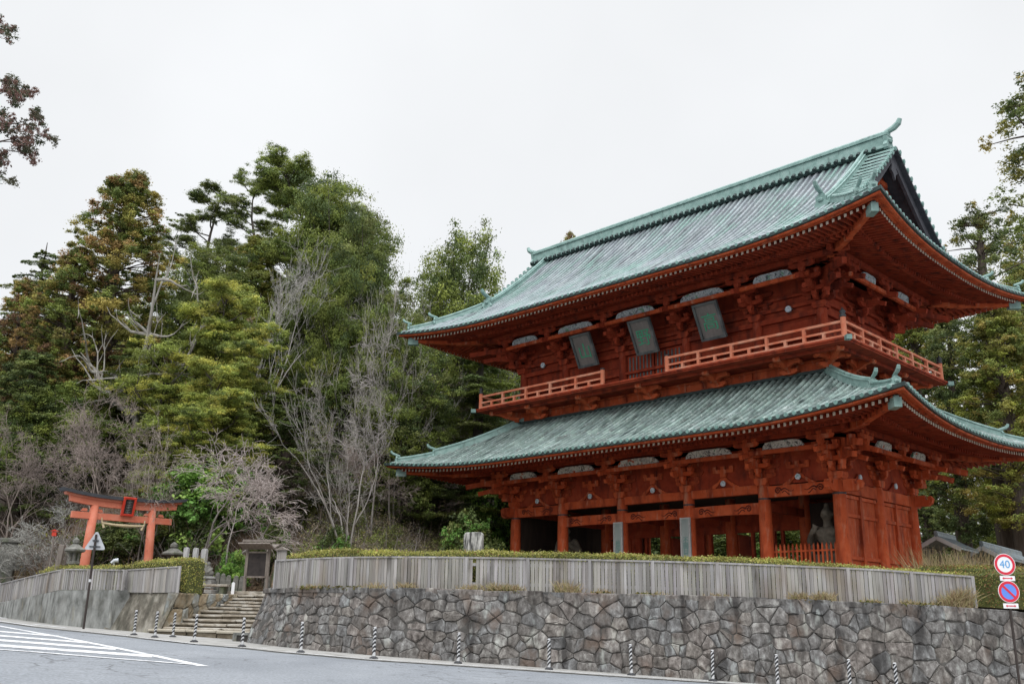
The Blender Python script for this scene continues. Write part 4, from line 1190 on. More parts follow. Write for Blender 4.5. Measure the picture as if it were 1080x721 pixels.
for sx in (-1, 1):
    x0, x1 = sx * 6.75, sx * 10.7
    mb = MB(); mb.box(((x0 + x1) / 2, .0, 3.3), (3.95, .08, 5.0)); mb.box((x0, 2.0, 3.3), (.08, 3.9, 5.0)); mb.box((sx * 10.52, -2.0, 3.3), (.05, 3.9, 5.0))
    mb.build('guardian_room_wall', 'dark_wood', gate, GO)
    mb = MB(); mb.box((x0, -2.0, 1.55), (.1, 3.5, 1.4)); mb.beam((x0, -3.75, 5.3), (x0, -.3, 5.3), .2, .3)
    mb.build('room_partition', 'vermilion_old', gate, GO)
    mb = MB()
    n = 17
    for k in range(n):
        xx = x0 + (x1 - x0) * (k + 1) / (n + 1)
        mb.box((xx, -3.95, 2.08), (.09, .05, 2.5)); mb.prism([(-.045, 0), (.045, 0), (0, .14)], (xx, -3.95, 3.33), (1, 0, 0), (0, 0, 1), (0, 1, 0), .05)
    mb.beam((x0, -3.95, 3.1), (x1, -3.95, 3.1), .06, .08); mb.beam((x0, -3.95, 1.5), (x1, -3.95, 1.5), .06, .08)
    mb.build('picket_screen', 'vermilion', gate, GO)
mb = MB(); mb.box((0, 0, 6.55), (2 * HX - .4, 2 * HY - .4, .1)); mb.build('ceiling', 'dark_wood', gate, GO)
mb = MB()
for x in CX[1:-1]:
    mb.beam((x, -HY, 5.3), (x, 0, 5.3), .24, .4); mb.beam((x, 0, 5.3), (x, HY, 5.3), .24, .4)
mb.build('cross_beam', 'vermilion_old', gate, GO)

# ---- bracket clusters
def bracket_mesh(step, z_rise, top_len=1.35, diag=False):
    mb = MB()
    def block(x, y, z, w=.28, h=.2):
        mb.prism([(-w / 2, h), (w / 2, h), (w / 2, h * .45), (w * .36, 0), (-w * .36, 0), (-w / 2, h * .45)], (x, y, z), (1, 0, 0), (0, 0, 1), (0, 1, 0), w)
    def arm_x(x0, x1, y, z, w=.17, h=.22):
        l = abs(x1 - x0); c = (x0 + x1) / 2
        mb.prism([(-l / 2, h), (l / 2, h), (l / 2, h * .55), (l / 2 - .08, h * .2), (l / 2 - .24, 0), (-l / 2 + .24, 0), (-l / 2 + .08, h * .2), (-l / 2, h * .55)], (c, y, z), (1, 0, 0), (0, 0, 1), (0, 1, 0), w)
    def arm_y(y0, y1, x, z, w=.18, h=.24):
        l = abs(y1 - y0)
        mb.prism([(0, h), (-l, h), (-l, h * .6), (-l + .1, h * .2), (-l + .26, 0), (0, 0)], (x, y0, z), (0, 1, 0), (0, 0, 1), (1, 0, 0), w)
    mb.prism([(-.36, .34), (.36, .34), (.36, .15), (.24, 0), (-.24, 0), (-.36, .15)], (0, 0, 0), (1, 0, 0), (0, 0, 1), (0, 1, 0), .66)
    r = z_rise
    for k in range(3):
        z = .36 + r * k
        yk = -step * k
        ln = 1.5 if k == 0 else 1.35
        arm_x(-ln / 2, ln / 2, yk, z)
        arm_y(.25, -step * (k + 1) - .12, 0, z + .015)
        for q in (-ln / 2 + .16, 0, ln / 2 - .16): block(q, yk, z + .22)
        block(0, -step * (k + 1), z + .24)
    z = .36 + r * 3
    arm_x(-top_len / 2, top_len / 2, -step * 3, z - .02); 
    for q in (-top_len / 2 + .16, 0, top_len / 2 - .16): block(q, -step * 3, z + .20, h=.16)
    for kk in (1, 2):                                     # wall-plane and step-plane long tie pieces
        arm_x(-1.0, 1.0, 0, .36 + r * kk)
    # tail rafter poking out and down
    mb.beam((0, .2, .36 + r * 3 + .10), (0, -step * 3 - .55, .36 + r * 1.75), .19, .24)
    mb.beam((0, .2, .36 + r * 2.2 + .10), (0, -step * 2 - .5, .36 + r * 1.0), .19, .22)
    return mb
def corner_mesh(step, z_rise):
    mb = MB()
    a = bracket_mesh(step, z_rise); b = bracket_mesh(step, z_rise)
    mb.add(a.v, a.f)
    # turned to the neighbouring side (+x outwards) for the front-right corner
    mb.add([(-y, x, z + .003) for x, y, z in b.v], b.f)
    c = sqrt(.5)
    for k in range(3):
        z = .36 + z_rise * k + .03; l = step * (k + 1) * 1.414 + .2
        mb.beam((0, 0, z + .12), (c * l, -c * l, z + .12), .2, .24)
        q = step * (k + 1); mb.box((q, -q, z + .34), (.3, .3, .2), [(c, -c, 0), (c, c, 0), (0, 0, 1)])
    mb.beam((-.2, .2, .36 + z_rise * 3 + .2), (step * 3 + .75, -step * 3 - .75, .36 + z_rise * 1.9), .24, .30)
    mb.beam((-.2, .2, .36 + z_rise * 2.2 + .15), (step * 2 + .7, -step * 2 - .7, .36 + z_rise * 1.0), .22, .26)
    return mb
def set_brackets(prefix, z, inset, step, rise, mat, skip_back=False):
    proto = bracket_mesh(step, rise).build('bracket', mat, gate)
    cproto = corner_mesh(step, rise).build('corner_bracket', mat, gate)
    hx, hy = HX - inset, HY - inset
    spots = [(x, -hy, 0) for x in CX[1:-1]] + [(x, hy, pi) for x in CX[1:-1]] + [(hx, 0, pi / 2), (-hx, 0, -pi / 2)]
    for i, (x, y, a) in enumerate(spots):
        o = proto if i == 0 else proto.copy()
        if i: COL.objects.link(o); o.parent = gate
        o.location = (x, y, z - GZ); o.rotation_euler = (0, 0, a)
    for i, (x, y, a) in enumerate([(hx, -hy, 0), (hx, hy, pi / 2), (-hx, hy, pi), (-hx, -hy, -pi / 2)]):
        o = cproto if i == 0 else cproto.copy()
        if i: COL.objects.link(o); o.parent = gate
        o.location = (x, y, z - GZ); o.rotation_euler = (0, 0, a)
set_brackets('lower', 6.34, 0, .5, .46, 'vermilion')
def carved_panels(zc, d, mat, h=.36, shrink=1.0):
    for side, (L, f) in SIDES.items():
        xs_ = [(CX[i] + CX[i + 1]) / 2 for i in range(5)] if L == HX else [-HY / 2, HY / 2]
        ws = [CX[i + 1] - CX[i] for i in range(5)] if L == HX else [HY, HY]
        for xm, w in zip(xs_, ws):
            if side == 'back': xm = -xm
            hw = (w - 1.75) / 2 * shrink
            if L == HY: hw *= .72
            mb = MB()
            c = f(xm, d, zc); ex = np.array(f(1, 0, 0)) - np.array(f(0, 0, 0)); en = np.array(f(0, 1, 0)) - np.array(f(0, 0, 0))
            ez = np.array([0, 0, 1.0]) * .93 + en * .36
            poly = [(-hw, -h / 2), (hw, -h / 2), (hw * .93, 0), (hw * .8, h * .36), (hw * .5, h / 2), (-hw * .5, h / 2), (-hw * .8, h * .36), (-hw * .93, 0)]
            mb.prism(poly, c, ex, ez, np.cross(ex, ez), .10)
            mb.build('carved_panel', mat, gate, GO)
            mb = MB(); a = np.array(f(xm - w / 2, d - .02, zc - h / 2 - .13)); b = np.array(f(xm + w / 2, d - .02, zc - h / 2 - .13)); mb.beam(a, b, .16, .2)
            mb.build('bracket_tie', 'vermilion', gate, GO)
            # little ceiling boards between wall and outer tie
            mb = MB(); a0 = f(xm - w / 2, .05, zc + .62); a1 = f(xm + w / 2, .05, zc + .62); b1 = f(xm + w / 2, d - .05, zc + .18); b0 = f(xm - w / 2, d - .05, zc + .18)
            c0 = [np.array(q) + [0, 0, .03] for q in (a0, a1, b1, b0)]
            mb.add([a0, a1, b1, b0] + c0, [(0, 1, 2, 3), (7, 6, 5, 4), (0, 4, 5, 1), (1, 5, 6, 2), (2, 6, 7, 3), (3, 7, 4, 0)])
            mb.build('eave_ceiling', 'vermilion_old', gate, GO)
carved_panels(8.05, 1.47, 'white_carving')

# ---- lower roof
mb = MB()
ll = MB()
for side, (L, f) in SIDES.items():
    dtop = lambda s, L=L: max(-.30, abs(s) - L)
    for a, b, n in ((-L - LOW.et, -L + .3, 16), (-L + .3, L - .3, 20), (L - .3, L + LOW.et, 16)):
        slope_sheet(ll, LOW, side, a, b, dtop, n=n)
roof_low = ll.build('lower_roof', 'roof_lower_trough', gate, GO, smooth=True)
roof_low_off = roof_low
for side, (L, f) in SIDES.items():
    mb = MB(); cap = MB()
    n = int((L + LOW.et - .25) / .40)
    rib_rows(mb, LOW, side, [i * .40 for i in range(-n, n + 1)], lambda s, L=L: max(-.28, abs(s) - L + .1), rad=.115, course=.40, cap=cap, tone=.15)
    mb.mat = 1; mb.add(cap.v, cap.f)
    mb.build('tile_ribs', ['roof_lower', 'tile_end'], roof_low, GO, recalc=False)
eave_underside(LOW, 'lower', 1.5, roof_low, 8.44)
for sx in (-1, 1):
    for sy in (-1, 1):
        mb = MB()
        def hp_(d, dz=0): return np.array((sx * (HX + d), sy * (HY + d), LOW.z(HX, HX + d, d) + dz))
        ridge_run(mb, [hp_(d, .02) for d in np.linspace(-.3, 3.7, 14)], .42, .34, .085)
        ridge_run(mb, [hp_(d, .02) for d in np.linspace(3.6, 5.35, 8)], .34, .20, .075)
        dr_ = np.array([sx, sy, 0])
        horn(mb, hp_(3.75, -.05), dr_, .70); horn(mb, hp_(5.4, -.05), dr_, .66)
        mb.build('hip_ridge', 'patina', roof_low, GO)
mb = MB()
for side, (L, f) in SIDES.items():
    mb.beam(f(-L - .1, -.18, 11.72), f(L + .1, -.18, 11.72), .3, .16)
mb.build('roof_flashing', 'roof_edge', roof_low, GO)

# ---- balcony storey skirt
IN = .30
mb = MB()
for side, (L, f) in SIDES.items():
    Li = L - IN
    mb.box(f(0, -IN - .08, 12.05), (2 * Li, .08, 1.0) if L == HX else (.08, 2 * Li, 1.0))
mb.build('skirt_wall', 'vermilion', gate, GO)
for side, (L, f) in SIDES.items():
    mb = MB()
    for zz, w in ((11.86, .10), (12.32, .12)):
        mb.beam(f(-L + IN, -IN, zz), f(L - IN, -IN, zz), w, .1)
    n = 10 if L == HX else 4
    for k in range(n + 1):
        q = (-1 + 2 * k / n) * (L - IN); p = f(q, -IN, 12.05); mb.box(p, (.10, .10, .9))
    mb.build('skirt_rail', 'vermilion', gate, GO)
def cloud_bracket():
    mb = MB()
    mb.prism([(.2, .42), (-1.35, .42), (-1.42, .34), (-1.30, .24), (-1.05, .2), (-.8, .05), (-.5, -.05), (-.2, -.25), (.2, -.3)], (0, 0, 0), (0, 1, 0), (0, 0, 1), (1, 0, 0), .2)
    mb.tube([(-.14, -1.38, .32), (.14, -1.38, .32)], .12, 10)
    mb.prism([(-.62, .40), (.62, .40), (.66, .28), (.5, .2), (.3, .17), (.16, .08), (-.16, .08), (-.3, .17), (-.5, .2), (-.66, .28)], (0, -.62, 0), (1, 0, 0), (0, 0, 1), (0, 1, 0), .17)
    mb.tube([(-.62, -.74, .28), (-.62, -.5, .28)], .11, 10); mb.tube([(.62, -.74, .28), (.62, -.5, .28)], .11, 10)
    mb.prism([(-.4, .14), (.4, .14), (.42, .02), (.25, -.1), (-.25, -.1), (-.42, .02)], (0, -.3, -.1), (1, 0, 0), (0, 0, 1), (0, 1, 0), .2)
    return mb
cbp = cloud_bracket().build('balcony_bracket', 'vermilion', gate)
spots = [((CX[i] + CX[i + 1]) / 2 * .985, -HY + IN, 0) for i in range(5)] + [(x, HY - IN, pi) for x in (-8.6, -4.4, 0, 4.4, 8.6)] + [(HX - IN, y, pi / 2) for y in (-1.9, 1.9)] + [(-HX + IN, y, -pi / 2) for y in (-1.9, 1.9)]
spots += [(sx * (HX - IN), sy * (HY - IN), a) for sx, sy, a in ((1, -1, pi / 4), (1, 1, 3 * pi / 4), (-1, 1, -3 * pi / 4), (-1, -1, -pi / 4))]
for i, (x, y, a) in enumerate(spots):
    o = cbp if i == 0 else cbp.copy()
    if i: COL.objects.link(o); o.parent = gate
    o.location = (x, y, 11.98 - GZ); o.rotation_euler = (0, 0, a); o.scale = (1.2, 1.12, 1.1)
    if i >= len(spots) - 4: o.scale = (1.2, 1.5, 1.1)
BO = 1.95
mb = MB()
mb.box((0, 0, 12.56), (2 * (HX + BO), 2 * (HY + BO), .09)); mb.box((0, 0, 12.475), (2 * (HX + BO) - .14, 2 * (HY + BO) - .14, .09))
mb.build('balcony_floor', 'vermilion_old', gate, GO)
mb = MB()
for side, (L, f) in SIDES.items():
    mb.beam(f(-L - 1.3, 1.15, 12.36), f(L + 1.3, 1.15, 12.36), .18, .15)
mb.build('balcony_joist', 'vermilion_old', gate, GO)
for sx in (-1, 1):
    for sy in (-1, 1):
        mb = MB(); mb.beam((sx * (HX + 1.9), sy * (HY + 1.9), 12.5), (sx * (HX + 2.12), sy * (HY + 2.12), 12.5), .26, .22); mb.build('corner_cap', 'patina', gate, GO)
# railing
BR = 1.68
def rail_run(p0, p1, name='railing'):
    p0 = np.array(p0, float); p1 = np.array(p1, float)
    L_ = np.linalg.norm(p1 - p0); d = (p1 - p0) / L_
    r = MB()
    for z, w, h in ((12.68, .16, .15), (13.02, .11, .10), (13.42, .13, .12)):
        r.beam(p0 + [0, 0, z], p1 + [0, 0, z], w, h)
    root = r.build(name, 'vermilion_rail', gate, GO)
    n = int(round(L_ / 1.95))
    fr3 = [d, np.array([-d[1], d[0], 0]), (0, 0, 1)]
    for k in range(1, n):
        ps = MB(); p = p0 + d * L_ * k / n; ps.box(p + [0, 0, 13.03], (.15, .15, .74), fr3); ps.build('baluster', 'vermilion_rail', root, (0, 0, -GZ))
    for k in range(n):
        ps = MB(); p = p0 + d * L_ * (k + .5) / n; ps.box(p + [0, 0, 12.85], (.14, .14, .28), fr3); ps.build('short_strut', 'vermilion_rail', root, (0, 0, -GZ))
    return root
A = {(sx, sy): np.array([sx * (HX + BR), sy * (HY + BR), 0]) for sx in (-1, 1) for sy in (-1, 1)}
rail_run(A[-1, -1], (-2.2, -HY - BR, 0)); rail_run((2.3, -HY - BR, 0), A[1, -1])
rail_run(A[1, -1], A[1, 1]); rail_run(A[1, 1], A[-1, 1]); rail_run(A[-1, 1], A[-1, -1])
def rail_post(p, h, finial):
    mb = MB(); mb.lathe([(.13, 0), (.13, h)], 12)
    o = mb.build('rail_post', 'vermilion_rail', gate); o.location = (p[0], p[1], 12.6 - GZ)
    mb = MB()
    if finial:
        mb.lathe([(.145, h), (.145, h + .12), (.11, h + .14), (.10, h + .2), (.15, h + .24), (.13, h + .32), (.05, h + .4), (.012, h + .5)], 12)
    else:
        mb.lathe([(.142, h - .04), (.142, h + .05)], 12)
    mb.build('finial', 'black_metal', o, smooth=True)
for k, p in A.items(): rail_post(p, 1.02, True)
for x in (-2.2, 2.3): rail_post((x, -HY - BR), .96, False)

# ---- upper storey
ZU = 12.6
UXs = [-HX + IN] + CX[1:-1] + [HX - IN]
for y in (-HY + IN, HY - IN):
    for x in UXs:
        mb = MB(); mb.lathe([(.26, 0), (.26, 2.35)], 14); o = mb.build('upper_column', 'vermilion_old', gate); o.location = (x, y, ZU - GZ)
for x in (-HX + IN, HX - IN):
    mb = MB(); mb.lathe([(.26, 0), (.26, 2.35)], 14); o = mb.build('upper_column', 'vermilion_old', gate); o.location = (x, 0, ZU - GZ)
for side, (L, f) in SIDES.items():
    mb = MB()
    span = UXs if L == HX else [-HY + IN, 0, HY - IN]
    for i in range(len(span) - 1):
        w = span[i + 1] - span[i]; n = 9 if L == HX else 7
        if L == HX and side == 'front' and i == 2: continue
        for k in range(5):
            t = RNG.uniform(.8, 1.1); mb.tint = (t, t, t)
            c = f((span[i] + span[i + 1]) / 2, -IN - .1, 12.85 + .5 * k)
            mb.box(c, (w, .06, .48) if L == HX else (.06, w, .48))
    mb.tint = (1, 1, 1)
    c = f(0, -IN - .12, 16.2); mb.box(c, (2 * L - .6, .07, 2.2) if L == HX else (.07, 2 * L - .6, 2.2))
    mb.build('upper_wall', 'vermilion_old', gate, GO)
    mb = MB()
    for zz, hh, w in ((12.74, .2, .3), (13.62, .16, .22), (14.83, .26, .26), (15.38, .16, .18), (15.95, .14, .2)):
        mb.beam(f(-L + IN, -IN + .02, zz), f(L - IN, -IN + .02, zz), w, hh)
    mb.build('upper_beam', 'vermilion_old', gate, GO)
# balcony doors in the middle bay
for k, (a, b) in enumerate(((-1.95, -.05), (.05, 1.95))):
    mb = MB(); mb.box(((a + b) / 2, -HY + IN + .08, 13.72), (b - a, .08, 1.9))
    dd_ = mb.build('balcony_door', 'vermilion_old', gate, GO)
    mb = MB()
    for q in np.linspace(a + .2, b - .2, 7): mb.box((q, -HY + IN + .02, 13.7), (.07, .06, 1.7))
    mb.build('door_bars', 'plaque_frame', dd_, (0, 0, -GZ))
for x in (-8.65, 8.65):
    mb = MB(); mb.tube([(x, -HY + IN - .06, 15.28), (x, -HY + IN - .16, 15.28)], .17, 18); mb.tube([(x, -HY + IN - .155, 15.28), (x, -HY + IN - .18, 15.28)], .07, 10)
    mb.build('crest_disc', 'crest', gate, GO)
set_brackets('upper', 14.95, IN, .6, .46, 'vermilion_old')
carved_panels(16.62, 1.47, 'grey_carving', h=.36)

# ---- upper roof
VE = 2.72                                 # verge distance outside the end columns
GW = 1.55                                 # gable wall plane
ru = MB()
for side in ('front', 'back'):
    L, f = SIDES[side]
    slope_sheet(ru, UPP, side, -L - VE, L + VE, lambda s: -HY, nq=16, n=44)
    for sg in (-1, 1):
        a, b = sorted((sg * (L + VE), sg * (L + UPP.et)))
        slope_sheet(ru, UPP, side, a, b, lambda s, L=L: abs(s) - L, n=10)
for side in ('left', 'right'):
    L, f = SIDES[side]
    slope_sheet(ru, UPP, side, -L - UPP.et, -L - GW, lambda s, L=L: abs(s) - L, n=14)
    slope_sheet(ru, UPP, side, -L - GW, L + GW, lambda s: GW, n=20)
    slope_sheet(ru, UPP, side, L + GW, L + UPP.et, lambda s, L=L: abs(s) - L, n=14)
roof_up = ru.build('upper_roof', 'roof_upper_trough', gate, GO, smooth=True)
KU = HX + 1.15                            # line of the descending ridges
for side, (L, f) in SIDES.items():
    mb = MB(); cap = MB(); gmb = MB()
    n = int((L + UPP.et - .25) / .43)
    S = [i * .43 for i in range(-n, n + 1)]
    if L == HX:
        rib_rows(mb, UPP, side, [s for s in S if abs(s) <= KU - .15], lambda s: -HY + .25, rad=.10, course=.55, cap=cap, tone=.07)
        rib_rows(mb, UPP, side, [s for s in S if abs(s) > KU - .15], lambda s, L=L: max(abs(s) - L + .1, 1.9), rad=.10, course=.55, cap=cap, tone=.07)
        # verge tiles, laid across the slope outside the descending ridges
        for sg in (-1, 1):
            gmb = MB()
            for d in np.arange(-HY + .35, 1.85, .40):
                pr = []
                for s, r in ((KU + .1, .11), (L + VE + .12, .12)):
                    zz = UPP.z(L, min(s, L + VE), d) - (.10 if s > KU + .5 else 0)
                    pr.append([f(sg * s, d + r * c, zz + r * 1.25 * h + .02) for c, h in ((-1, -.1), (-.78, .62), (0, 1.0), (.78, .62), (1, -.1))])
                gmb.grid(pr); gmb.add(pr[1], [(0, 1, 2, 3, 4)])
            gmb.build('verge_tiles', 'patina', roof_up, GO)
    else:
        rib_rows(mb, UPP, side, S, lambda s, L=L: max(GW + .1, abs(s) - L + .1), rad=.10, course=.55, cap=cap, tone=.07)
    mb.mat = 1; mb.add(cap.v, cap.f)
    mb.build('tile_ribs', ['roof_upper', 'tile_end'], roof_up, GO, recalc=False)
eave_underside(UPP, 'upper', 1.5, roof_up, 17.1)
for sx in (-1, 1):
    # gable: boarding, carved pendant, barge boards, tile edge over them
    gp = lambda y, x, dz=0: (sx * x, y, UPP.z(HX, HX + 1, abs(y) - HY) + dz)
    Y = np.linspace(-HY - VE + .3, HY + VE - .3, 33)
    mb = MB()
    top_ = [gp(y, HX + GW, -.25) for y in Y]; low_ = [(sx * (HX + GW), y, min(t[2], 19.2)) for y, t in zip(Y, top_)]
    mb.grid([low_, top_]); mb.build('gable_wall', 'vermilion_old', roof_up, GO)
    mb = MB()
    zt_ = UPP.z(HX, HX, -HY)
    for zz, hw in ((20.4, 3.4), (21.7, 1.9), (22.7, 1.0)): mb.beam((sx * (HX + GW + .08), -hw, zz), (sx * (HX + GW + .08), hw, zz), .16, .26)
    for yy in (-2.0, -1.0, 0, 1.0, 2.0): mb.box((sx * (HX + GW + .06), yy, (20.3 + zt_ - abs(yy) * 1.35 - .9) / 2), (.14, .2, max(.2, zt_ - abs(yy) * 1.35 - .9 - 20.3)))
    mb.build('gable_frame', 'vermilion', roof_up, GO)
    for sy in (-1, 1):
        mb = MB()
        Yh = np.linspace(0, HY + VE - .15, 22)
        o1 = [(sx * (HX + VE - .18), sy * y, UPP.z(HX, HX + VE, y - HY) - .14) for y in Yh]
        o2 = [(sx * (HX + VE - .18), sy * y, UPP.z(HX, HX + VE, y - HY) - .14 - .62 - .12 * (y / 7)) for y in Yh]
        i1 = [(sx * (HX + VE - .34), p[1], p[2]) for p in o1]; i2 = [(sx * (HX + VE - .34), p[1], p[2]) for p in o2]
        mb.grid([o1, o2, i2, i1, o1]); mb.add([o1[-1], o2[-1], i2[-1], i1[-1]], [(0, 1, 2, 3)])
        mb.build('bargeboard', 'bargeboard', roof_up, GO)
        mb = MB()
        a1 = [(sx * (HX + VE + .1), sy * y, UPP.z(HX, HX + VE, y - HY) - .06) for y in Yh]; a2 = [(p[0], p[1], p[2] - .14) for p in a1]
        b2 = [(sx * (HX + GW - .1), p[1], p[2]) for p in a2]
        mb.grid([a1, a2, b2]); mb.build('verge_underside', 'bargeboard', roof_up, GO)
        mb = MB()       # row of round tile ends down the verge
        for d in np.arange(.3, HY + VE - .2, .40):
            zz = UPP.z(HX, HX + VE, d - HY)
            mb.tube([(sx * (HX + VE + .02), sy * d, zz + .01), (sx * (HX + VE + .16), sy * d, zz + .0)], .125, 8)
        mb.build('verge_tile_ends', 'tile_end', roof_up, GO)
        # descending ridge and corner ridge with their ornaments
        mb = MB()
        kd = lambda d, dz=0: np.array((sx * KU, sy * (HY + d), UPP.z(HX, KU, d) + dz))
        ridge_run(mb, [kd(d, .02) for d in np.linspace(-HY + .2, 1.75, 18)], .44, .36, .09)
        horn(mb, kd(1.8, .05), (0, sy, 0), .95)
        mb.build('descending_ridge', 'patina', roof_up, GO)
        mb = MB()
        hp_ = lambda d, dz=0: np.array((sx * (HX + d), sy * (HY + d), UPP.z(HX, HX + d, d) + dz))
        ridge_run(mb, [hp_(d, .02) for d in np.linspace(1.75, 3.9, 10)], .40, .30, .085)
        ridge_run(mb, [hp_(d, .02) for d in np.linspace(3.8, 5.1, 8)], .32, .18, .075)
        horn(mb, hp_(3.95, .05), (sx, sy, 0), .68); horn(mb, hp_(5.15, .05), (sx, sy, 0), .62)
        mb.build('hip_ridge', 'patina', roof_up, GO)
    mb = MB(); mb.prism([(-.45, -.1), (-.26, -.5), (-.4, -.75), (-.15, -.9), (0, -1.25), (.15, -.9), (.4, -.75), (.26, -.5), (.45, -.1)], (sx * (HX + VE - .22), 0, zt_ - .7), (0, 1, 0), (0, 0, 1), (1, 0, 0), .12)
    mb.build('gable_pendant', 'bargeboard', roof_up, GO)
# main ridge
mb = MB()
zr = UPP.z(HX, 0, -HY)
mb.box((0, 0, zr + .28), (2 * (HX + 2.3), .62, .72)); mb.box((0, 0, zr + .70), (2 * (HX + 2.5), .78, .10)); mb.box((0, 0, zr - .02), (2 * (HX + 2.5), .9, .16))
mb.box((0, 0, zr + .80), (2 * (HX + 2.45), .5, .10))
mb.tube([(-HX - 2.5, 0, zr + .90), (HX + 2.5, 0, zr + .90)], .16, 10)
mr_ = mb.build('main_ridge', 'patina', roof_up, GO)
for sy in (-1, 1):
    mb = MB()
    for x in np.arange(-HX - 2.2, HX + 2.2, .43): mb.tube([(x, sy * .40, zr + .03), (x, sy * .58, zr - .16)], .12, 7)
    mb.build('ridge_tile_ends', 'roof_edge', roof_up, GO)
for sx in (-1, 1):
    mb = MB(); horn(mb, (sx * (HX + 2.38), 0, zr - .02), (sx, 0, 0), 1.25)
    mb.build('ridge_end_ornament', 'patina', roof_up, GO)

# ---- the three plaques under the upper eaves, and the two long sign boards on the columns
def text_mesh(txt, size, mat, parent, name, depth=.012, vertical=False):
    objs = []
    cu = bpy.data.curves.new(name, 'FONT'); cu.body = '\n'.join(txt) if vertical else txt
    cu.size = size; cu.align_x = 'CENTER'; cu.align_y = 'CENTER'; cu.extrude = depth; cu.space_line = .82
    if vertical: cu.align_y = 'CENTER'
    t = bpy.data.objects.new(name, cu); COL.objects.link(t)
    dg = bpy.context.evaluated_depsgraph_get(); dg.update()
    me = bpy.data.meshes.new_from_object(t.evaluated_get(dg))
    bpy.data.objects.remove(t)
    me.materials.clear(); me.materials.append(M[mat])
    o = bpy.data.objects.new(name, me); COL.objects.link(o); o.parent = parent
    return o
for x, ch, lb_ in ((4.42, '\u9ad8', 'right plaque with the green character \u9ad8'), (.0, '\u91ce', 'middle plaque with the green character \u91ce'), (-4.42, '\u5c71', 'left plaque with the green character \u5c71')):
    pq = MB()
    pq.box((0, 0, 0), (1.34, .10, 1.9))
    o = pq.build('plaque', 'plaque_wood', gate)
    o.location = (x + .12, -HY - .80, 15.28 - GZ); o.rotation_euler = (radians(26), 0, 0)
    o['label'] = lb_
    fr_ = MB()
    for a, b, w, h in ((0, .96, 1.54, .14), (0, -.96, 1.54, .14), (-.70, 0, .14, 1.78), (.70, 0, .14, 1.78)):
        fr_.box((a, -.05, b), (w, .2, h))
    fr_.build('frame', 'plaque_frame', o, bevel=.02)
    t = text_mesh(ch, 1.02, 'green_letter', o, 'lettering'); t.rotation_euler = (pi / 2, 0, 0); t.location = (0.04, -.065, -.12)
for x, tx in ((2.25, '\u4e0d\u95d5\u65e5\u65e5\u4e4b\u5f71\u5411'), (-2.25, '\u6aa2\u77e5\u8655\u8655\u4e4b\u907a\u8de1')):
    o = MB(); o.box((0, 0, 0), (.46, .06, 3.9)); o = o.build('sign_board', 'sign_board', gate)
    o.location = (x, -HY - .40, 2.98 - GZ)
    fr_ = MB()
    for a, b, w, h in ((0, 1.97, .62, .08), (0, -1.97, .62, .08), (-.27, 0, .08, 3.9), (.27, 0, .08, 3.9)): fr_.box((a, -.01, b), (w, .10, h))
    fr_.build('frame', 'granite_pale', o)
    t = text_mesh(tx, .34, 'sign_letter', o, 'lettering', .004, True); t.rotation_euler = (pi / 2, 0, 0); t.location = (0, -.037, 0)

# ---- guardian statues in the end bays
def fleshed(name, parts, mat, parent, voxel=.05):
    """one continuous figure: capsules and ellipsoids fused by a voxel remesh"""
    mb = MB()
    for it in parts:
        if it[0] == 'c':
            _, p0, p1, r0, r1 = it
            p0 = np.array(p0, float); p1 = np.array(p1, float)
            k = 6; pts = []; rr = []
            d = (p1 - p0) / (np.linalg.norm(p1 - p0) + 1e-9)
            for a in np.linspace(-pi / 2, 0, 4)[1:]: pts.append(p0 + d * r0 * sin(a)); rr.append(r0 * cos(a) + .001)
            for t in np.linspace(0, 1, k)[1:-1]: pts.append(p0 + (p1 - p0) * t); rr.append(r0 + (r1 - r0) * t)
            for a in np.linspace(0, pi / 2, 4)[:-1]: pts.append(p1 + d * r1 * sin(a)); rr.append(r1 * cos(a) + .001)
            mb.tube(pts, rr, 10)
        else:
            _, c, r = it
            P = []; F = []
            n, m = 12, 8
            for i in range(m + 1):
                th = pi * i / m
                for j in range(n):
                    ph = 2 * pi * j / n
                    P.append((c[0] + r[0] * max(sin(th), .01) * cos(ph), c[1] + r[1] * max(sin(th), .01) * sin(ph), c[2] + r[2] * cos(th)))
            for i in range(m):
                for j in range(n): F.append((i * n + j, (i + 1) * n + j, (i + 1) * n + (j + 1) % n, i * n + (j + 1) % n))
            F += [tuple(range(n)), tuple(range(m * n, m * n + n))]
            mb.add(P, F)
    o = mb.build(name, mat, parent)
    md = o.modifiers.new('fuse', 'REMESH'); md.mode = 'VOXEL'; md.voxel_size = voxel; md.use_smooth_shade = True
    sm = o.modifiers.new('soft', 'SMOOTH'); sm.iterations = 3; sm.factor = .5
    dg = bpy.context.evaluated_depsgraph_get(); dg.update()
    me = bpy.data.meshes.new_from_object(o.evaluated_get(dg))
    o.modifiers.clear(); old = o.data; o.data = me; bpy.data.meshes.remove(old)
    return o
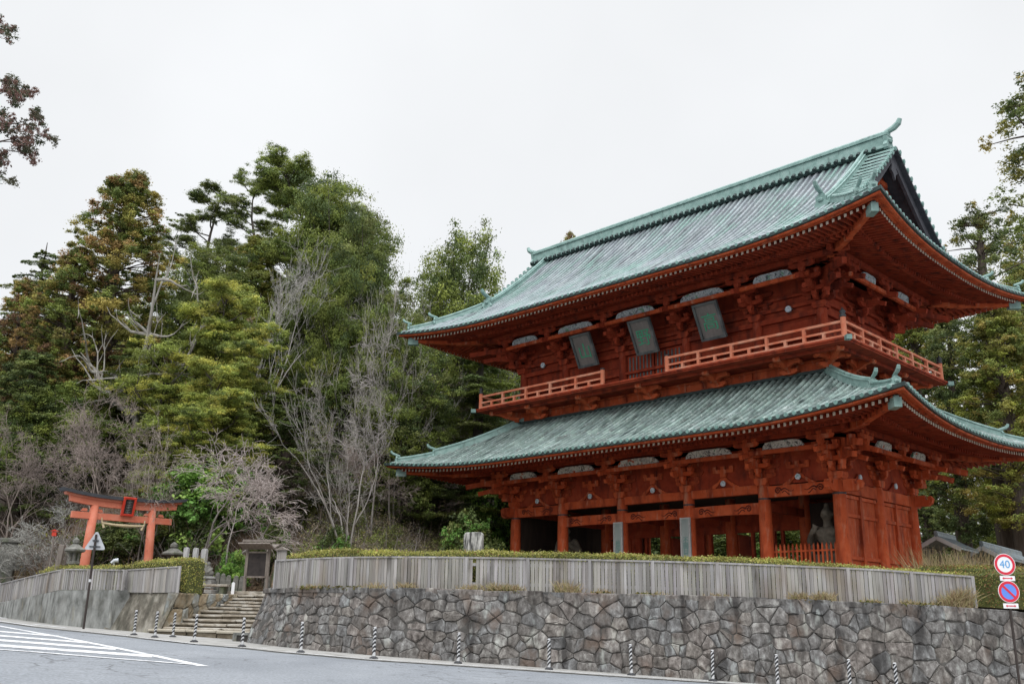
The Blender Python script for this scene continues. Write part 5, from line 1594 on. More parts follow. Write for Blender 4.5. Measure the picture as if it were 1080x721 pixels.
def guardian(x, label, m):
    p = gl(x, -1.9, .8)
    root = empty('guardian_statue', tuple(p), TH - pi / 2, label, 'statue')
    s = 1.06
    B = []
    def c(a, b, r0, r1): B.append(('c', (m * a[0] * s, a[1] * s, a[2] * s), (m * b[0] * s, b[1] * s, b[2] * s), r0 * s, r1 * s))
    def e(a, r): B.append(('e', (m * a[0] * s, a[1] * s, a[2] * s), tuple(q * s for q in r)))
    # weight on one leg, hip thrust out, one arm raised by the head, the other braced down with spread hand
    c((.35, -.05, 1.75), (.46, -.12, .95), .30, .22); c((.46, -.12, .95), (.42, .05, .18), .22, .13); c((.42, -.05, .1), (.46, -.38, .08), .13, .10)
    c((-.25, -.05, 1.8), (-.50, -.22, 1.0), .30, .22); c((-.50, -.22, 1.0), (-.68, .0, .18), .21, .13); c((-.68, -.06, .1), (-.80, -.38, .08), .13, .10)
    e((.06, 0, 1.95), (.52, .40, .42)); e((.06, -.10, 2.35), (.44, .36, .42)); e((.02, -.04, 2.95), (.60, .38, .50)); e((-.25, -.30, 3.12), (.28, .18, .24)); e((.27, -.30, 3.12), (.28, .18, .24))
    c((0, 0, 3.3), (.02, -.08, 3.62), .24, .2); e((.03, -.14, 3.92), (.27, .30, .34)); e((.03, -.40, 3.84), (.10, .10, .09)); e((-.09, -.38, 3.98), (.07, .06, .05)); e((.15, -.38, 3.98), (.07, .06, .05)); e((.03, -.10, 4.33), (.13, .13, .16)); e((-.25, -.1, 3.9), (.05, .1, .12)); e((.31, -.1, 3.9), (.05, .1, .12))
    c((-.58, 0, 3.22), (-.92, -.02, 2.75), .25, .20); c((-.92, -.02, 2.75), (-.62, -.46, 3.05), .20, .13); e((-.52, -.52, 3.14), (.15, .12, .16))
    for k in range(4): c((-.52 + .05 * k, -.56, 3.24 - .03 * k), (-.44 + .08 * k, -.62, 3.48 - .05 * k), .045, .035)
    c((-.50, -.58, 3.06), (-.34, -.66, 3.02), .045, .035)
    c((.60, 0, 3.22), (.86, .04, 2.68), .25, .19); c((.86, .04, 2.68), (.98, -.30, 2.20), .19, .12); e((1.0, -.38, 2.05), (.13, .12, .18))
    for k in range(4): c((.90 + .06 * k, -.42, 1.95), (.84 + .1 * k, -.50, 1.70 + .02 * abs(k - 1.5)), .045, .033)
    c((.90, -.40, 2.08), (.76, -.50, 1.98), .045, .035)
    fleshed('body', B, 'statue', root, .055)
    K = []
    B2 = B; B = K
    B = []
    def c2(a, b, r0, r1): K.append(('c', (m * a[0] * s, a[1] * s, a[2] * s), (m * b[0] * s, b[1] * s, b[2] * s), r0 * s, r1 * s))
    for k in range(9):
        a = -.55 + .13 * k
        c2((a, -.36 + .1 * abs(k - 4) / 4, 2.02), (a * 1.25, -.42 + .12 * abs(k - 4) / 4, 1.15 - .14 * sin(k * 1.9)), .11, .13)
        c2((a, .30, 2.02), (a * 1.25, .36, 1.1), .11, .13)
    for k in range(0):
        t0, t1 = k / 8 * pi, (k + 1) / 8 * pi
        c2((-1.05 * cos(t0), .28, 3.6 + 1.1 * sin(t0)), (-1.05 * cos(t1), .28, 3.6 + 1.1 * sin(t1)), .07, .07)
    c2((-.62, -.05, 3.35), (-1.15, .12, 1.5), .10, .09); c2((.62, -.05, 3.35), (1.15, .12, 1.3), .10, .09); c2((-.6, -.2, 3.3), (.35, -.42, 2.3), .07, .09)
    fleshed('drapery', K, 'statue', root, .055)
    mb = MB(); mb.lathe([(1.25, -.0), (1.2, .12), (.95, .3), (.9, .34)], 10, (0, 0, -.32)); mb.build('rock_base', 'lantern_stone', root)
    return root
guardian(8.95, 'carved wooden guardian statue in the right end bay of the gate', 1)
guardian(-8.3, 'carved wooden guardian statue in the shadowy left end bay of the gate', -1)
# ------------------------------------------------------------------ striped lane posts along the pavement edge
bol = empty('lane_post', (0, 0, 0))
mb = MB(); mb.lathe([(.12, 0), (.12, .02), (.075, .045), (.05, .06)], 12); mb.build('base', 'black_rubber', bol)
BH, BRD = .80, .042
wt, bk = MB(), MB()
mbp = MB(); mbp.lathe([(BRD, .05), (BRD, BH - .015), (BRD * .7, BH)], 14); mbp.build('pole', 'white_plastic', bol)
NB, NS = 7, 14
for i in range(NB):                       # helical black bands wrapped on the pole
    P = []
    for k in range(NS + 1):
        a = 2 * pi * k / NS
        z0 = .07 + i * .105 + .10 * (0.5 + .5 * cos(a + .6)) 
        P.append([(BRD * 1.04 * cos(a), BRD * 1.04 * sin(a), min(z0, BH - .03)), (BRD * 1.04 * cos(a), BRD * 1.04 * sin(a), min(z0 + .06, BH - .02))])
    bk.grid(P)
bk.build('stripe', 'black_rubber', bol)
BOLL = [(33, 653, 'farthest striped lane post, at the left end of the row below the slatted fence'), (49.6, 655, 'second striped lane post from the left end, below the slatted fence'),
        (67, 657, 'third striped lane post from the left, just left of the triangular sign pole'), (141, 670, 'striped lane post in front of the stained concrete face, first right of the triangular sign'),
        (163, 672.5, 'striped lane post at the foot of the edge between stained concrete and ochre stones'), (182, 672, 'striped lane post set back nearer the lowest step, before the blue-grey stone'),
        (204.5, 677.3, 'striped lane post before the left part of the stairs, fourth right of the triangular sign'), (255, 682.3, 'striped lane post before the right part of the stairs beside the drain'),
        (317, 688.5, 'striped lane post before the left end of the grey stone wall'), (394, 695, 'second striped lane post along the grey stone wall from its left end'),
        (483, 700, 'third striped lane post along the grey stone wall from its left end'), (579, 706.5, 'fourth striped lane post along the grey stone wall from its left end'),
        (666, 712.5, 'fifth striped lane post along the grey stone wall from its left end'), (752, 718.7, 'sixth striped lane post along the grey stone wall from its left end'),
        (820.5, 724, 'seventh striped lane post along the wall, third from the right end of the row'), (897, 730.5, 'striped lane post second from the right end of the row'),
        (947, 735, 'rightmost striped lane post of the row, nearest the speed limit sign')]
for i, (x, y, lb_) in enumerate(BOLL):
    o = bol if i == 0 else copy_tree(bol)
    p = on_road(x, y)
    o.location = (p[0], p[1], float(road_z(p[0], p[1])) + .025)
    o.rotation_euler = (radians(RNG.uniform(-1.2, 1.2)), radians(RNG.uniform(-1.5, 1.5)), RNG.uniform(-.3, .3))
    tag(o, lb_, 'lane post', 'striped black and white lane posts along the pavement')

# ------------------------------------------------------------------ road signs
p = plan(1072, 27.25); Zr = float(road_z(*p))
sg = empty('road_sign', (p[0], p[1], Zr), 0, 'round speed limit 40 and no parking signs on a brown pole at the right edge', 'road sign')
def topz(px, y): return z_at(px, y, p[1]) - Zr
mb = MB(); mb.tube([(0, 0, 0), (0, 0, topz(1060, 586))], .034, 12); mb.build('pole', 'brown_pole', sg)
def disc(parent, name, mat, r, y, z, x=0, n=40, t=.006):
    mb = MB(); mb.tube([(x, y, z), (x, y - t, z)], r, n); return mb.build(name, mat, parent)
def ring(parent, name, mat, r0, r1, y, z, x=0, n=48):
    mb = MB(); P = []
    for k in range(n + 1):
        a = 2 * pi * k / n
        P.append([(x + r0 * cos(a), y, z + r0 * sin(a)), (x + r0 * cos(a), y - .004, z + r0 * sin(a)), (x + r1 * cos(a), y - .004, z + r1 * sin(a)), (x + r1 * cos(a), y, z + r1 * sin(a))])
    mb.grid(P); return mb.build(name, mat, parent)
zc = topz(1058.5, 595)
d1 = disc(sg, 'speed_limit_disc', 'sign_white', .30, -.045, zc, -.02)
ring(d1, 'red_ring', 'sign_red', .215, .285, -.0515, zc, -.02)
t = text_mesh('40', .30, 'sign_digit', d1, 'digits', .002); t.rotation_euler = (pi / 2, 0, 0); t.location = (-.02, -.056, zc)
zc2 = topz(1060.5, 623.5)
d2 = disc(sg, 'no_parking_disc', 'sign_white', .30, -.045, zc2, -.0)
disc(d2, 'blue_field', 'sign_blue', .225, -.0515, zc2, 0, t=.003)
ring(d2, 'red_ring', 'sign_red', .212, .285, -.052, zc2)
mb = MB(); mb.beam((-.16, -.058, zc2 + .16), (.16, -.058, zc2 - .16), .004, .062, up=(1, 0, 1)); mb.build('red_slash', 'sign_red', d2)
for px, y in ((1060, 609.5), (1063, 638.5)):
    z_ = topz(px, y)
    mb = MB(); mb.box((0.01, -.045, z_), (.42, .008, .135)); q = mb.build('arrow_plate', 'sign_white', sg)
    mb = MB(); mb.box((.01, -.052, z_), (.2, .004, .026))
    for s_ in (-1, 1): mb.prism([(0, -.035), (0, .035), (.05 * s_, 0)], (.01 + .1 * s_, -.052, z_), (1, 0, 0), (0, 0, 1), (0, 1, 0), .004)
    mb.build('red_arrow', 'sign_red', q)

p = plan(96.0, 36.6); Zr = float(road_z(*p))
tg = empty('warning_sign', (p[0], p[1], Zr + .02), radians(8), 'triangular road sign seen from its grey back on a dark brown pole', 'road sign')
tz = lambda px, y: z_at(px, y, p[1]) - Zr
zt, zb_ = tz(105, 561), tz(104, 580)
mb = MB(); mb.tube([(0, 0, 0), (0, 0, zt - .1)], .042, 12); mb.build('pole', 'brown_pole', tg)
mb = MB(); hw = .36; mb.prism([(-hw + .05, zb_), (hw - .05, zb_), (hw, zb_ + .03), (hw, zb_ + .08), (.05, zt - .02), (0, zt), (-.05, zt - .02), (-hw, zb_ + .08), (-hw, zb_ + .03)], (0, .06, 0), (1, 0, 0), (0, 0, 1), (0, 1, 0), .012); mb.build('sign_panel', 'galvanised', tg, bevel=.004)
mb = MB(); mb.box((0, .03, zb_ + .12), (.4, .03, .04)); mb.box((0, .03, zb_ + .34), (.22, .03, .04)); mb.tube([(0, .0, zb_ + .09), (0, .0, zb_ + .15)], .055, 10); mb.tube([(0, .0, zb_ + .31), (0, .0, zb_ + .37)], .055, 10); mb.build('clamp', 'black_metal', tg)
mb = MB(); mb.tube([(0, 0, tz(98.5, 614)), (0, 0, tz(98.5, 611))], .05, 12); mb.build('white_band', 'white_plastic', tg)

# ------------------------------------------------------------------ torii
YA, YB = 45.2, 47.4
A_ = plan(86.5, YA); B_ = plan(156.5, YB)
dv = (B_ - A_); SP = float(np.linalg.norm(dv)); ang = atan2(dv[1], dv[0])
zg = float(min(land_z(*A_), land_z(*B_))) - .1
mid = (A_ + B_) / 2
tor = empty('torii', (mid[0], mid[1], zg), ang, 'vermilion wooden torii with black curved cap and a framed tablet', 'torii')
nz = (z_at(95, 543.5, YA) + z_at(160, 549, YB)) / 2 - zg         # tie beam height
kz = (z_at(97, 532.5, YA) + z_at(161, 540.5, YB)) / 2 - zg       # underside of the lintel
for sx in (-1, 1):
    mb = MB()
    lean = .05 * sx
    mb.lathe([(.23, 0), (.225, .5), (.205, kz * .6), (.19, kz + .05)], 18)
    o = mb.build('pillar', 'torii_paint', tor); o.location = (sx * SP / 2, 0, 0); o.rotation_euler = (0, -radians(2.2) * sx, 0)
    for pgn in o.data.polygons: pgn.use_smooth = len(pgn.vertices) == 4
    mb = MB(); mb.lathe([(.36, 0), (.36, .45), (.31, .5)], 18); o2 = mb.build('pillar_foot', 'black_paint', tor); o2.location = (sx * SP / 2, 0, 0)
    mb = MB()
    for q in (-1, 1): mb.prism([(0, 0), (.28, 0), (.20, .13), (0, .13)], (sx * (SP / 2 - .06) + q * .24, 0, nz + .20), (q, 0, 0), (0, 0, 1), (0, 1, 0), .10)
    mb.build('wedge', 'torii_paint', tor)
OV = .92
mb = MB(); mb.box((0, 0, nz), (SP + 2 * OV - .1, .18, .31)); mb.build('tie_beam', 'torii_paint', tor, bevel=.015)
def curved_beam(zl, h, w, half, rise, slant):
    mb = MB(); rows_ = []
    for t in np.linspace(-1, 1, 25):
        z = zl + rise * abs(t) ** 2.6; x = half * t
        e = slant * np.sign(t) * abs(t) ** 8
        rows_.append([(x, -w / 2, z), (x, w / 2, z), (x + e, w / 2, z + h), (x + e, -w / 2, z + h), (x, -w / 2, z)])
    mb.grid(rows_); mb.add(rows_[0][:4], [(0, 1, 2, 3)]); mb.add(rows_[-1][:4], [(3, 2, 1, 0)]); return mb
curved_beam(kz, .27, .28, SP / 2 + OV + .1, .17, .03).build('lower_lintel', 'torii_paint', tor)
curved_beam(kz + .27, .11, .40, SP / 2 + OV + .32, .20, .05).build('upper_lintel', 'torii_paint', tor)
mb = curved_beam(kz + .38, .15, .66, SP / 2 + OV + .50, .22, .06)
mb.build('cap_roof', 'black_paint', tor)
tb = MB(); tb.box((0, 0, 0), (.44, .08, .74)); tb = tb.build('tablet', 'board_dark', tor); tb.location = (.10, -.24, nz + .56); tb.rotation_euler = (radians(12), 0, 0)
fr_ = MB()
for a, b, w, h in ((0, .40, .62, .10), (0, -.40, .62, .10), (-.26, 0, .10, .72), (.26, 0, .10, .72)): fr_.box((a, -.03, b), (w, .14, h))
fr_.build('frame', 'torii_red', tb, bevel=.01)
lt_ = MB()
for k in range(3):
    z_ = .24 - .24 * k
    for q in ((-.10, .07, .10, .07), (-.12, -.02, .12, -.02), (0, .10, 0, -.09), (-.08, -.09, .08, -.09)):
        lt_.beam((q[0], -.048, z_ + q[1] + .001 * k), (q[2], -.048, z_ + q[3] + .0011), .02, .008, up=(0, 1, 0))
lt_.build('lettering', 'granite', tb)
mb = MB(); pts = []
for t in np.linspace(-1, 1, 15): pts.append((t * (SP / 2 - .55), -.14, nz - .30 - .06 * (1 - t * t) + .0))
mb.tube(pts, [.045 + .03 * (1 - abs(t)) for t in np.linspace(-1, 1, 15)], 8)
for sx in (-1, 1): mb.tube([(sx * (SP / 2 - .55), -.14, nz - .3), (sx * (SP / 2 - .52), -.12, nz - .05)], .03, 6); mb.tube([(sx * (SP / 2 - .58), -.14, nz - .32), (sx * (SP / 2 - .66), -.14, nz - .52)], [.04, .06], 6)
mb.build('straw_rope', 'straw', tor)

# ------------------------------------------------------------------ stone lanterns, pillars, bench, notice board, marker
def lantern(px, Y, ytop, label, wpx=24):
    p = plan(px, Y); z0 = float(land_z(*p)) - .1; H = z_at(px, ytop, Y) - z0; W = wpx * Y / 1032 / 2
    r = empty('stone_lantern', (p[0], p[1], z0), RNG.uniform(0, 1), label, 'stone lantern', 'stone lanterns by the torii')
    k = W / .55
    mb = MB(); mb.lathe([(.42 * k, 0), (.40 * k, .14 * H), (.30 * k, .16 * H)], 6); mb.build('base', 'lantern_stone', r)
    mb = MB(); mb.lathe([(.17 * k, .15 * H), (.15 * k, .30 * H), (.19 * k, .32 * H), (.15 * k, .34 * H), (.16 * k, .47 * H)], 12); mb.build('shaft', 'lantern_stone', r)
    mb = MB(); mb.lathe([(.18 * k, .46 * H), (.36 * k, .52 * H), (.36 * k, .56 * H), (.24 * k, .57 * H)], 6); mb.build('platform', 'lantern_stone', r)
    mb = MB()
    for a in range(6): mb.box((.22 * k * cos(a * pi / 3), .22 * k * sin(a * pi / 3), .645 * H), (.09 * k, .09 * k, .16 * H))
    mb.lathe([(.13 * k, .57 * H), (.13 * k, .72 * H)], 6); mb.build('fire_box', 'lantern_stone', r)
    mb = MB(); mb.lathe([(.30 * k, .715 * H), (.56 * k, .745 * H), (.57 * k, .775 * H), (.40 * k, .81 * H), (.22 * k, .86 * H), (.12 * k, .875 * H)], 6); mb.build('roof', 'lantern_stone', r)
    mb = MB(); mb.lathe([(.11 * k, .87 * H), (.17 * k, .90 * H), (.16 * k, .95 * H), (.05 * k, .99 * H), (.01, H)], 10); mb.build('finial', 'lantern_stone', r)
lantern(75.5, 43.2, 566, 'mossy stone lantern just left of the torii, half hidden by its left pillar', 23)
lantern(181, 47.5, 571, 'mossy stone lantern right of the torii, beside three pale stone posts', 26)
for k, (px, ytop, lb_) in enumerate([(195, 578, 'leftmost of three pale square stone posts behind the hedge block'), (205, 578.5, 'middle one of three pale square stone posts behind the hedge block'), (214.5, 579.5, 'rightmost and broadest of three pale square stone posts behind the hedge block')]):
    Y = 44.6 + .3 * k; p = plan(px, Y); z0 = float(land_z(*p)) - .1; H = z_at(px, ytop, Y) - z0
    r = empty('stone_post', (p[0], p[1], z0), radians(-12), lb_, 'stone post', 'pale square stone posts')
    w = (.20, .20, .24)[k]
    mb = MB(); mb.box((0, 0, H / 2), (w, w, H)); mb.prism([(-w / 2, 0), (w / 2, 0), (w * .35, .05), (-w * .35, .05)], (0, 0, H), (1, 0, 0), (0, 0, 1), (0, 1, 0), w * .8); mb.build('shaft', 'granite_pale', r, bevel=.015)
    mb = MB(); mb.box((0, 0, .1), (w * 1.8, w * 1.8, .2)); mb.build('foot', 'granite', r)
def simple(name, cat, label, px, Y, rot=0.0):
    p = plan(px, Y); z0 = float(land_z(*p)) - .04
    return empty(name, (p[0], p[1], z0), rot, label, cat), z0
# bench
r, z0 = simple('stone_bench', 'bench', 'flat stone slab bench on dark legs between the hedge block and stairs', 226, 43.3, radians(-14))
zt_ = z_at(226, 615.8, 43.3) - z0
mb = MB(); mb.box((0, 0, zt_ - .05), (1.75, .5, .10)); mb.build('slab', 'step_stone', r, bevel=.02)
for q in (-.6, .6):
    mb = MB(); mb.box((q, 0, (zt_ - .1) / 2), (.2, .4, zt_ - .1)); mb.build('leg', 'lantern_stone', r)
# small jizo statue with bib on a pedestal
r, z0 = simple('stone_figure', 'statue', 'small seated grey stone figure on a tiered pedestal between posts and bench', 221, 45.0, radians(-14))
hz_ = z_at(221, 592, 45.0) - z0
mb = MB(); mb.box((0, 0, .12), (.9, .7, .24)); mb.box((0, 0, hz_ * .32), (.66, .52, hz_ * .25)); mb.lathe([(.3, hz_ * .44), (.36, hz_ * .5), (.3, hz_ * .56)], 10); mb.build('pedestal', 'granite', r, bevel=.02)
fleshed('body', [('e', (0, 0, hz_ * .64), (.26, .2, .2)), ('e', (0, -.04, hz_ * .74), (.16, .13, .22)), ('e', (0, -.05, hz_ * .92), (.10, .11, .13)), ('c', (-.16, -.02, hz_ * .78), (-.08, -.2, hz_ * .68), .07, .05), ('c', (.16, -.02, hz_ * .78), (.08, -.2, hz_ * .68), .07, .05)], 'lantern_stone', r, .03)
# row of small weathered stones on the slope edge behind the bench
for k, (px, y, lb_) in enumerate([(231, 603, 'first of the low mossy gravestones behind the bench, nearest the stone figure'), (237, 604, 'second of the low mossy gravestones behind the bench'), (243, 606, 'third of the low mossy gravestones, just left of the white stake'), (251, 606.5, 'fourth of the low mossy gravestones, between white stake and notice board'), (257.5, 607, 'low mossy gravestone directly left of the notice board post'), (284, 607, 'low mossy gravestone right of the notice board')]):
    r, z0 = simple('small_gravestone', 'gravestone', lb_, px, 45.2, RNG.uniform(-.3, .3)); r['group'] = 'low mossy gravestones behind the bench'
    h = z_at(px, y, 45.2) - z0; h = max(.35, h)
    mb = MB(); mb.prism([(-.13, 0), (.13, 0), (.125, h * .75), (.08, h * .95), (0, h), (-.08, h * .95), (-.125, h * .75)], (0, 0, 0), (1, 0, 0), (0, 0, 1), (0, 1, 0), .16); mb.build('stone', 'lantern_stone', r, bevel=.02)
    mb = MB(); mb.box((0, 0, .06), (.4, .34, .12)); mb.build('foot', 'lantern_stone', r)
# white stake
r, z0 = simple('white_stake', 'stake', 'small white square stake standing at the stair head beside the bench', 248.5, 43.0, .2)
h = z_at(248.5, 614.5, 43.0) - z0
mb = MB(); mb.box((0, 0, h / 2), (.13, .13, h)); mb.prism([(-.065, 0), (.065, 0), (0, .05)], (0, 0, h), (1, 0, 0), (0, 0, 1), (0, 1, 0), .13); mb.build('stake_body', 'sign_white', r)
# roofed notice board
r, z0 = simple('notice_board', 'notice board', 'dark wooden notice board under a little bark-covered roof near the stair head', 272, 43.6, radians(-10))
ht = z_at(272, 575.5, 43.6) - z0
for q in (-.52, .52):
    mb = MB(); mb.box((q, 0, ht * .5), (.11, .11, ht)); mb.build('post', 'old_wood', r)
mb = MB(); mb.box((0, -.02, ht * .62), (.94, .06, ht * .50)); b = mb.build('board', 'board_dark', r)
mb = MB()
for a, bb, w, h in ((0, ht * .87, 1.0, .07), (0, ht * .37, 1.0, .07), (-.465, ht * .62, .07, ht * .52), (.465, ht * .62, .07, ht * .52)): mb.box((a, -.05, bb), (w, .06, h))
mb.build('frame', 'old_wood', b)
mb = MB()
for s_ in (-1, 1):
    mb.prism([(-.76, 0), (.76, 0), (.76, .06), (-.76, .06)], (0, s_ * .27, ht * .98), (1, 0, 0), (0, -s_ * .35, .94), (0, s_ * .94, .35), .62)
mb.beam((-.78, 0, ht * 1.11), (.78, 0, ht * 1.11), .12, .1); mb.build('roof', 'old_wood', r)
mb = MB(); mb.box((0, -.1, .08), (2.3, .9, .16)); mb.build('stone_base', 'step_stone', r, bevel=.02)
# low grey kerb stones by the board
# grey wooden tag post at the fence's left end
r, z0 = simple('wooden_notice_post', 'sign post', 'small grey gabled notice board peeping over the left end of the long fence', 298.5, 34.2, radians(-18))
ht = z_at(298.5, 577, 34.2) - z0
mb = MB(); mb.box((0, 0, ht * .5), (.12, .12, ht * .96)); mb.build('post', 'fence_wood', r)
mb = MB(); mb.box((0, -.07, ht - .3), (.38, .05, .44)); mb.box((-.14, -.1, ht - .3), (.03, .02, .42)); mb.build('board', 'fence_wood', r)
mb = MB(); mb.prism([(-.27, 0), (.27, 0), (0, .12)], (0, -.07, ht - .1), (1, 0, 0), (0, 0, 1), (0, 1, 0), .2); mb.build('roof', 'old_wood', r)
# carved stone marker
r, z0 = simple('stone_marker', 'stone marker', 'broad lichen-streaked stone monument rising behind the hedge left of the gate', 502.5, 41.0, radians(-8))
ht = z_at(503, 561, 41.0) - z0; w = 20.5 * 41 / 1032
mb = MB(); mb.prism([(-w / 2, 0), (w / 2, 0), (w * .49, ht * .97), (w * .4, ht), (-w * .42, ht * .99), (-w * .5, ht * .95)], (0, 0, 0), (1, 0, 0), (0, 0, 1), (0, 1, 0), .4); mb.build('slab', 'marker_stone', r, bevel=.03)
mb = MB(); mb.box((0, 0, .15), (w + .5, .9, .3)); mb.build('base', 'granite', r, bevel=.03)
# left edge: old stone block on the slope, wooden stake and little red box
r, z0 = simple('stone_monument', 'stone monument', 'dark squared stone monument with a capstone on the dry grass left of the torii', 5.5, 50.8, .3)
ht = z_at(6, 567, 50.8) - z0
mb = MB(); mb.box((0, 0, ht * .45), (.72, .6, ht * .9)); mb.build('shaft', 'lantern_stone', r, bevel=.04)
mb = MB(); mb.box((0, 0, ht * .94), (1.05, .9, ht * .10)); mb.build('capstone', 'lantern_stone', r, bevel=.04)
r, z0 = simple('wooden_stake', 'stake', 'thick grey wooden stake leaning on the slope left of the mossy lantern', 58.5, 43.6, .2)
ht = z_at(58.5, 574, 43.6) - z0
mb = MB(); mb.beam((0, 0, -.1), (.12, 0, ht), .34, .22); mb.build('stake_body', 'old_wood', r, bevel=.03)
r, z0 = simple('red_box', 'box', 'little red box on a thin post among the grey branches left of the torii', 51, 46.4, .2)
ht = z_at(51, 560, 46.4) - z0
mb = MB(); mb.tube([(0, 0, 0), (0, 0, ht - .15)], .035, 8); mb.build('post', 'old_wood', r)
mb = MB(); mb.box((0, 0, ht - .12), (.2, .16, .2)); mb.prism([(-.18, 0), (.18, 0), (0, .08)], (0, 0, ht + .01), (1, 0, 0), (0, 0, 1), (0, 1, 0), .26); mb.build('box_body', 'torii_red', r)
# lamp behind the slatted fence (small grey spotlight) under the torii
r, z0 = simple('spotlight', 'spotlight', 'small grey spotlight on a stalk above the hedge under the torii', 119, 41.6, radians(30))
ht = z_at(119, 591, 41.6) - z0
mb = MB(); mb.tube([(0, 0, 0), (0, 0, ht - .08)], .03, 8); mb.build('stalk', 'galvanised', r)
mb = MB(); mb.tube([(-.12, 0, ht - .1), (.0, 0, ht), (.16, -.02, ht + .02)], [.05, .085, .10], 12); mb.build('lamp_head', 'galvanised', r)

# ------------------------------------------------------------------ tiled roofed shelter beyond the gate's right side
def shelter(label, px, Y, ypeak, yeave, length, halfw, nposts=2):
    p = plan(px, Y); z0 = float(land_z(*p))
    zp = z_at(px, ypeak, Y) - z0; ze = z_at(px, yeave, Y) - z0
    r = empty('tiled_shelter', (p[0], p[1], z0), TH - pi / 2 + radians(6), label, 'shelter')
    mb = MB()
    for s_ in (-1, 1):
        n = 8; rows_ = []
        for y in np.linspace(-.5, length, 10):
            rows_.append([(s_ * halfw * t, y, zp + (ze - zp) * (t * 1.15 - .15 * t * t)) for t in np.linspace(0, 1, n)])
        mb.grid(rows_); mb.grid([[(q[0], q[1], q[2] - .10) for q in rw] for rw in rows_])
        mb.grid([rows_[0], [(q[0], q[1], q[2] - .1) for q in rows_[0]]]); mb.grid([[rw[-1] for rw in rows_], [(rw[-1][0], rw[-1][1], rw[-1][2] - .1) for rw in rows_]])
    rf = mb.build('roof', 'shed_tile', r)
    mb = MB()
    for s_ in (-1, 1):
        for y in np.arange(-.42, length, .27): mb.tube([(s_ * halfw * t, y, zp + (ze - zp) * (t * 1.15 - .15 * t * t) + .025) for t in np.linspace(.03, 1.0, 5)], .05, 5)
    mb.beam((0, -.5, zp + .07), (0, length, zp + .07), .2, .2); mb.tube([(0, -.55, zp + .2), (0, length, zp + .2)], .09, 8)
    mb.build('tile_rows', 'shed_tile', rf)
    mb = MB()
    for s_ in (-1, 1): mb.beam((0, -.52, zp - .08), (s_ * halfw * 1.0, -.52, ze - .1), .06, .2, up=(0, 0, 1))
    mb.build('bargeboard', 'plaster', rf)
    for y in np.linspace(.25, length - .4, nposts):
        for s_ in (-1, 1):
            mb = MB(); mb.box((s_ * halfw * .62, y, (ze - .05) / 2), (.17, .17, ze + .1)); mb.build('post', 'old_wood', r)
    mb = MB()
    for s_ in (-1, 1): mb.beam((s_ * halfw * .62, -.3, ze - .02), (s_ * halfw * .62, length - .2, ze - .02), .14, .18)
    mb.build('beam', 'old_wood', r)
    return r, ze
shelter('small grey tiled shelter with its gable towards the gate side wall', 1004.5, 50.0, 566, 578.5, 3.0, 1.15)
r, ze = shelter('longer and lower grey tiled roof over a pale plaster wall behind the speed limit sign', 1052, 52.4, 576.5, 588, 9.0, 1.0, 4)
mb = MB(); mb.box((-.62, 4.3, ze * .5 - .1), (.14, 8.4, ze - .1)); mb.build('wall', 'plaster', r)
# ------------------------------------------------------------------ vegetation generators
LEAF_GAIN = 2.25
def tubes_np(p0, p1, r0, r1, n=3):
    p0 = np.asarray(p0, float); p1 = np.asarray(p1, float); r0 = np.asarray(r0, float); r1 = np.asarray(r1, float)
    d = p1 - p0; d /= np.linalg.norm(d, axis=1)[:, None] + 1e-9
    ref = np.where(np.abs(d[:, 2:3]) < .9, np.array([[0, 0, 1.0]]), np.array([[1.0, 0, 0]]))
    a = np.cross(d, ref); a /= np.linalg.norm(a, axis=1)[:, None] + 1e-9; b = np.cross(d, a)
    m = len(p0); V = np.zeros((m, 2 * n, 3))
    for k in range(n):
        t = 2 * pi * k / n; o = a * cos(t) + b * sin(t)
        V[:, k] = p0 + o * r0[:, None]; V[:, n + k] = p1 + o * r1[:, None]
    q = np.array([[k, (k + 1) % n, n + (k + 1) % n, n + k] for k in range(n)])
    Q = (np.arange(m)[:, None, None] * 2 * n + q[None]).reshape(-1, 4)
    return V.reshape(-1, 3), Q
class Segs:
    def __init__(s): s.a = []; s.b = []; s.r0 = []; s.r1 = []
    def add(s, a, b, r0, r1): s.a.append(a); s.b.append(b); s.r0.append(r0); s.r1.append(r1)
    def path(s, pts, rad):
        for i in range(len(pts) - 1): s.add(pts[i], pts[i + 1], rad[i], rad[i + 1])
    def mesh(s, n): return tubes_np(s.a, s.b, s.r0, s.r1, n)
def unit(v): v = np.asarray(v, float); return v / (np.linalg.norm(v) + 1e-9)
def bent(rg, p, d, L, r, n, wob, up):
    """a curving limb; returns points, radii"""
    pts = [np.array(p, float)]; d = unit(d)
    for i in range(n):
        d = unit(d + rg.normal(0, wob, 3) + np.array([0, 0, up]))
        pts.append(pts[-1] + d * L / n)
    return pts, list(np.linspace(r, r * .5, n + 1)), d
PROTO = bpy.data.collections.new('prototypes')     # never linked: holds nothing that renders

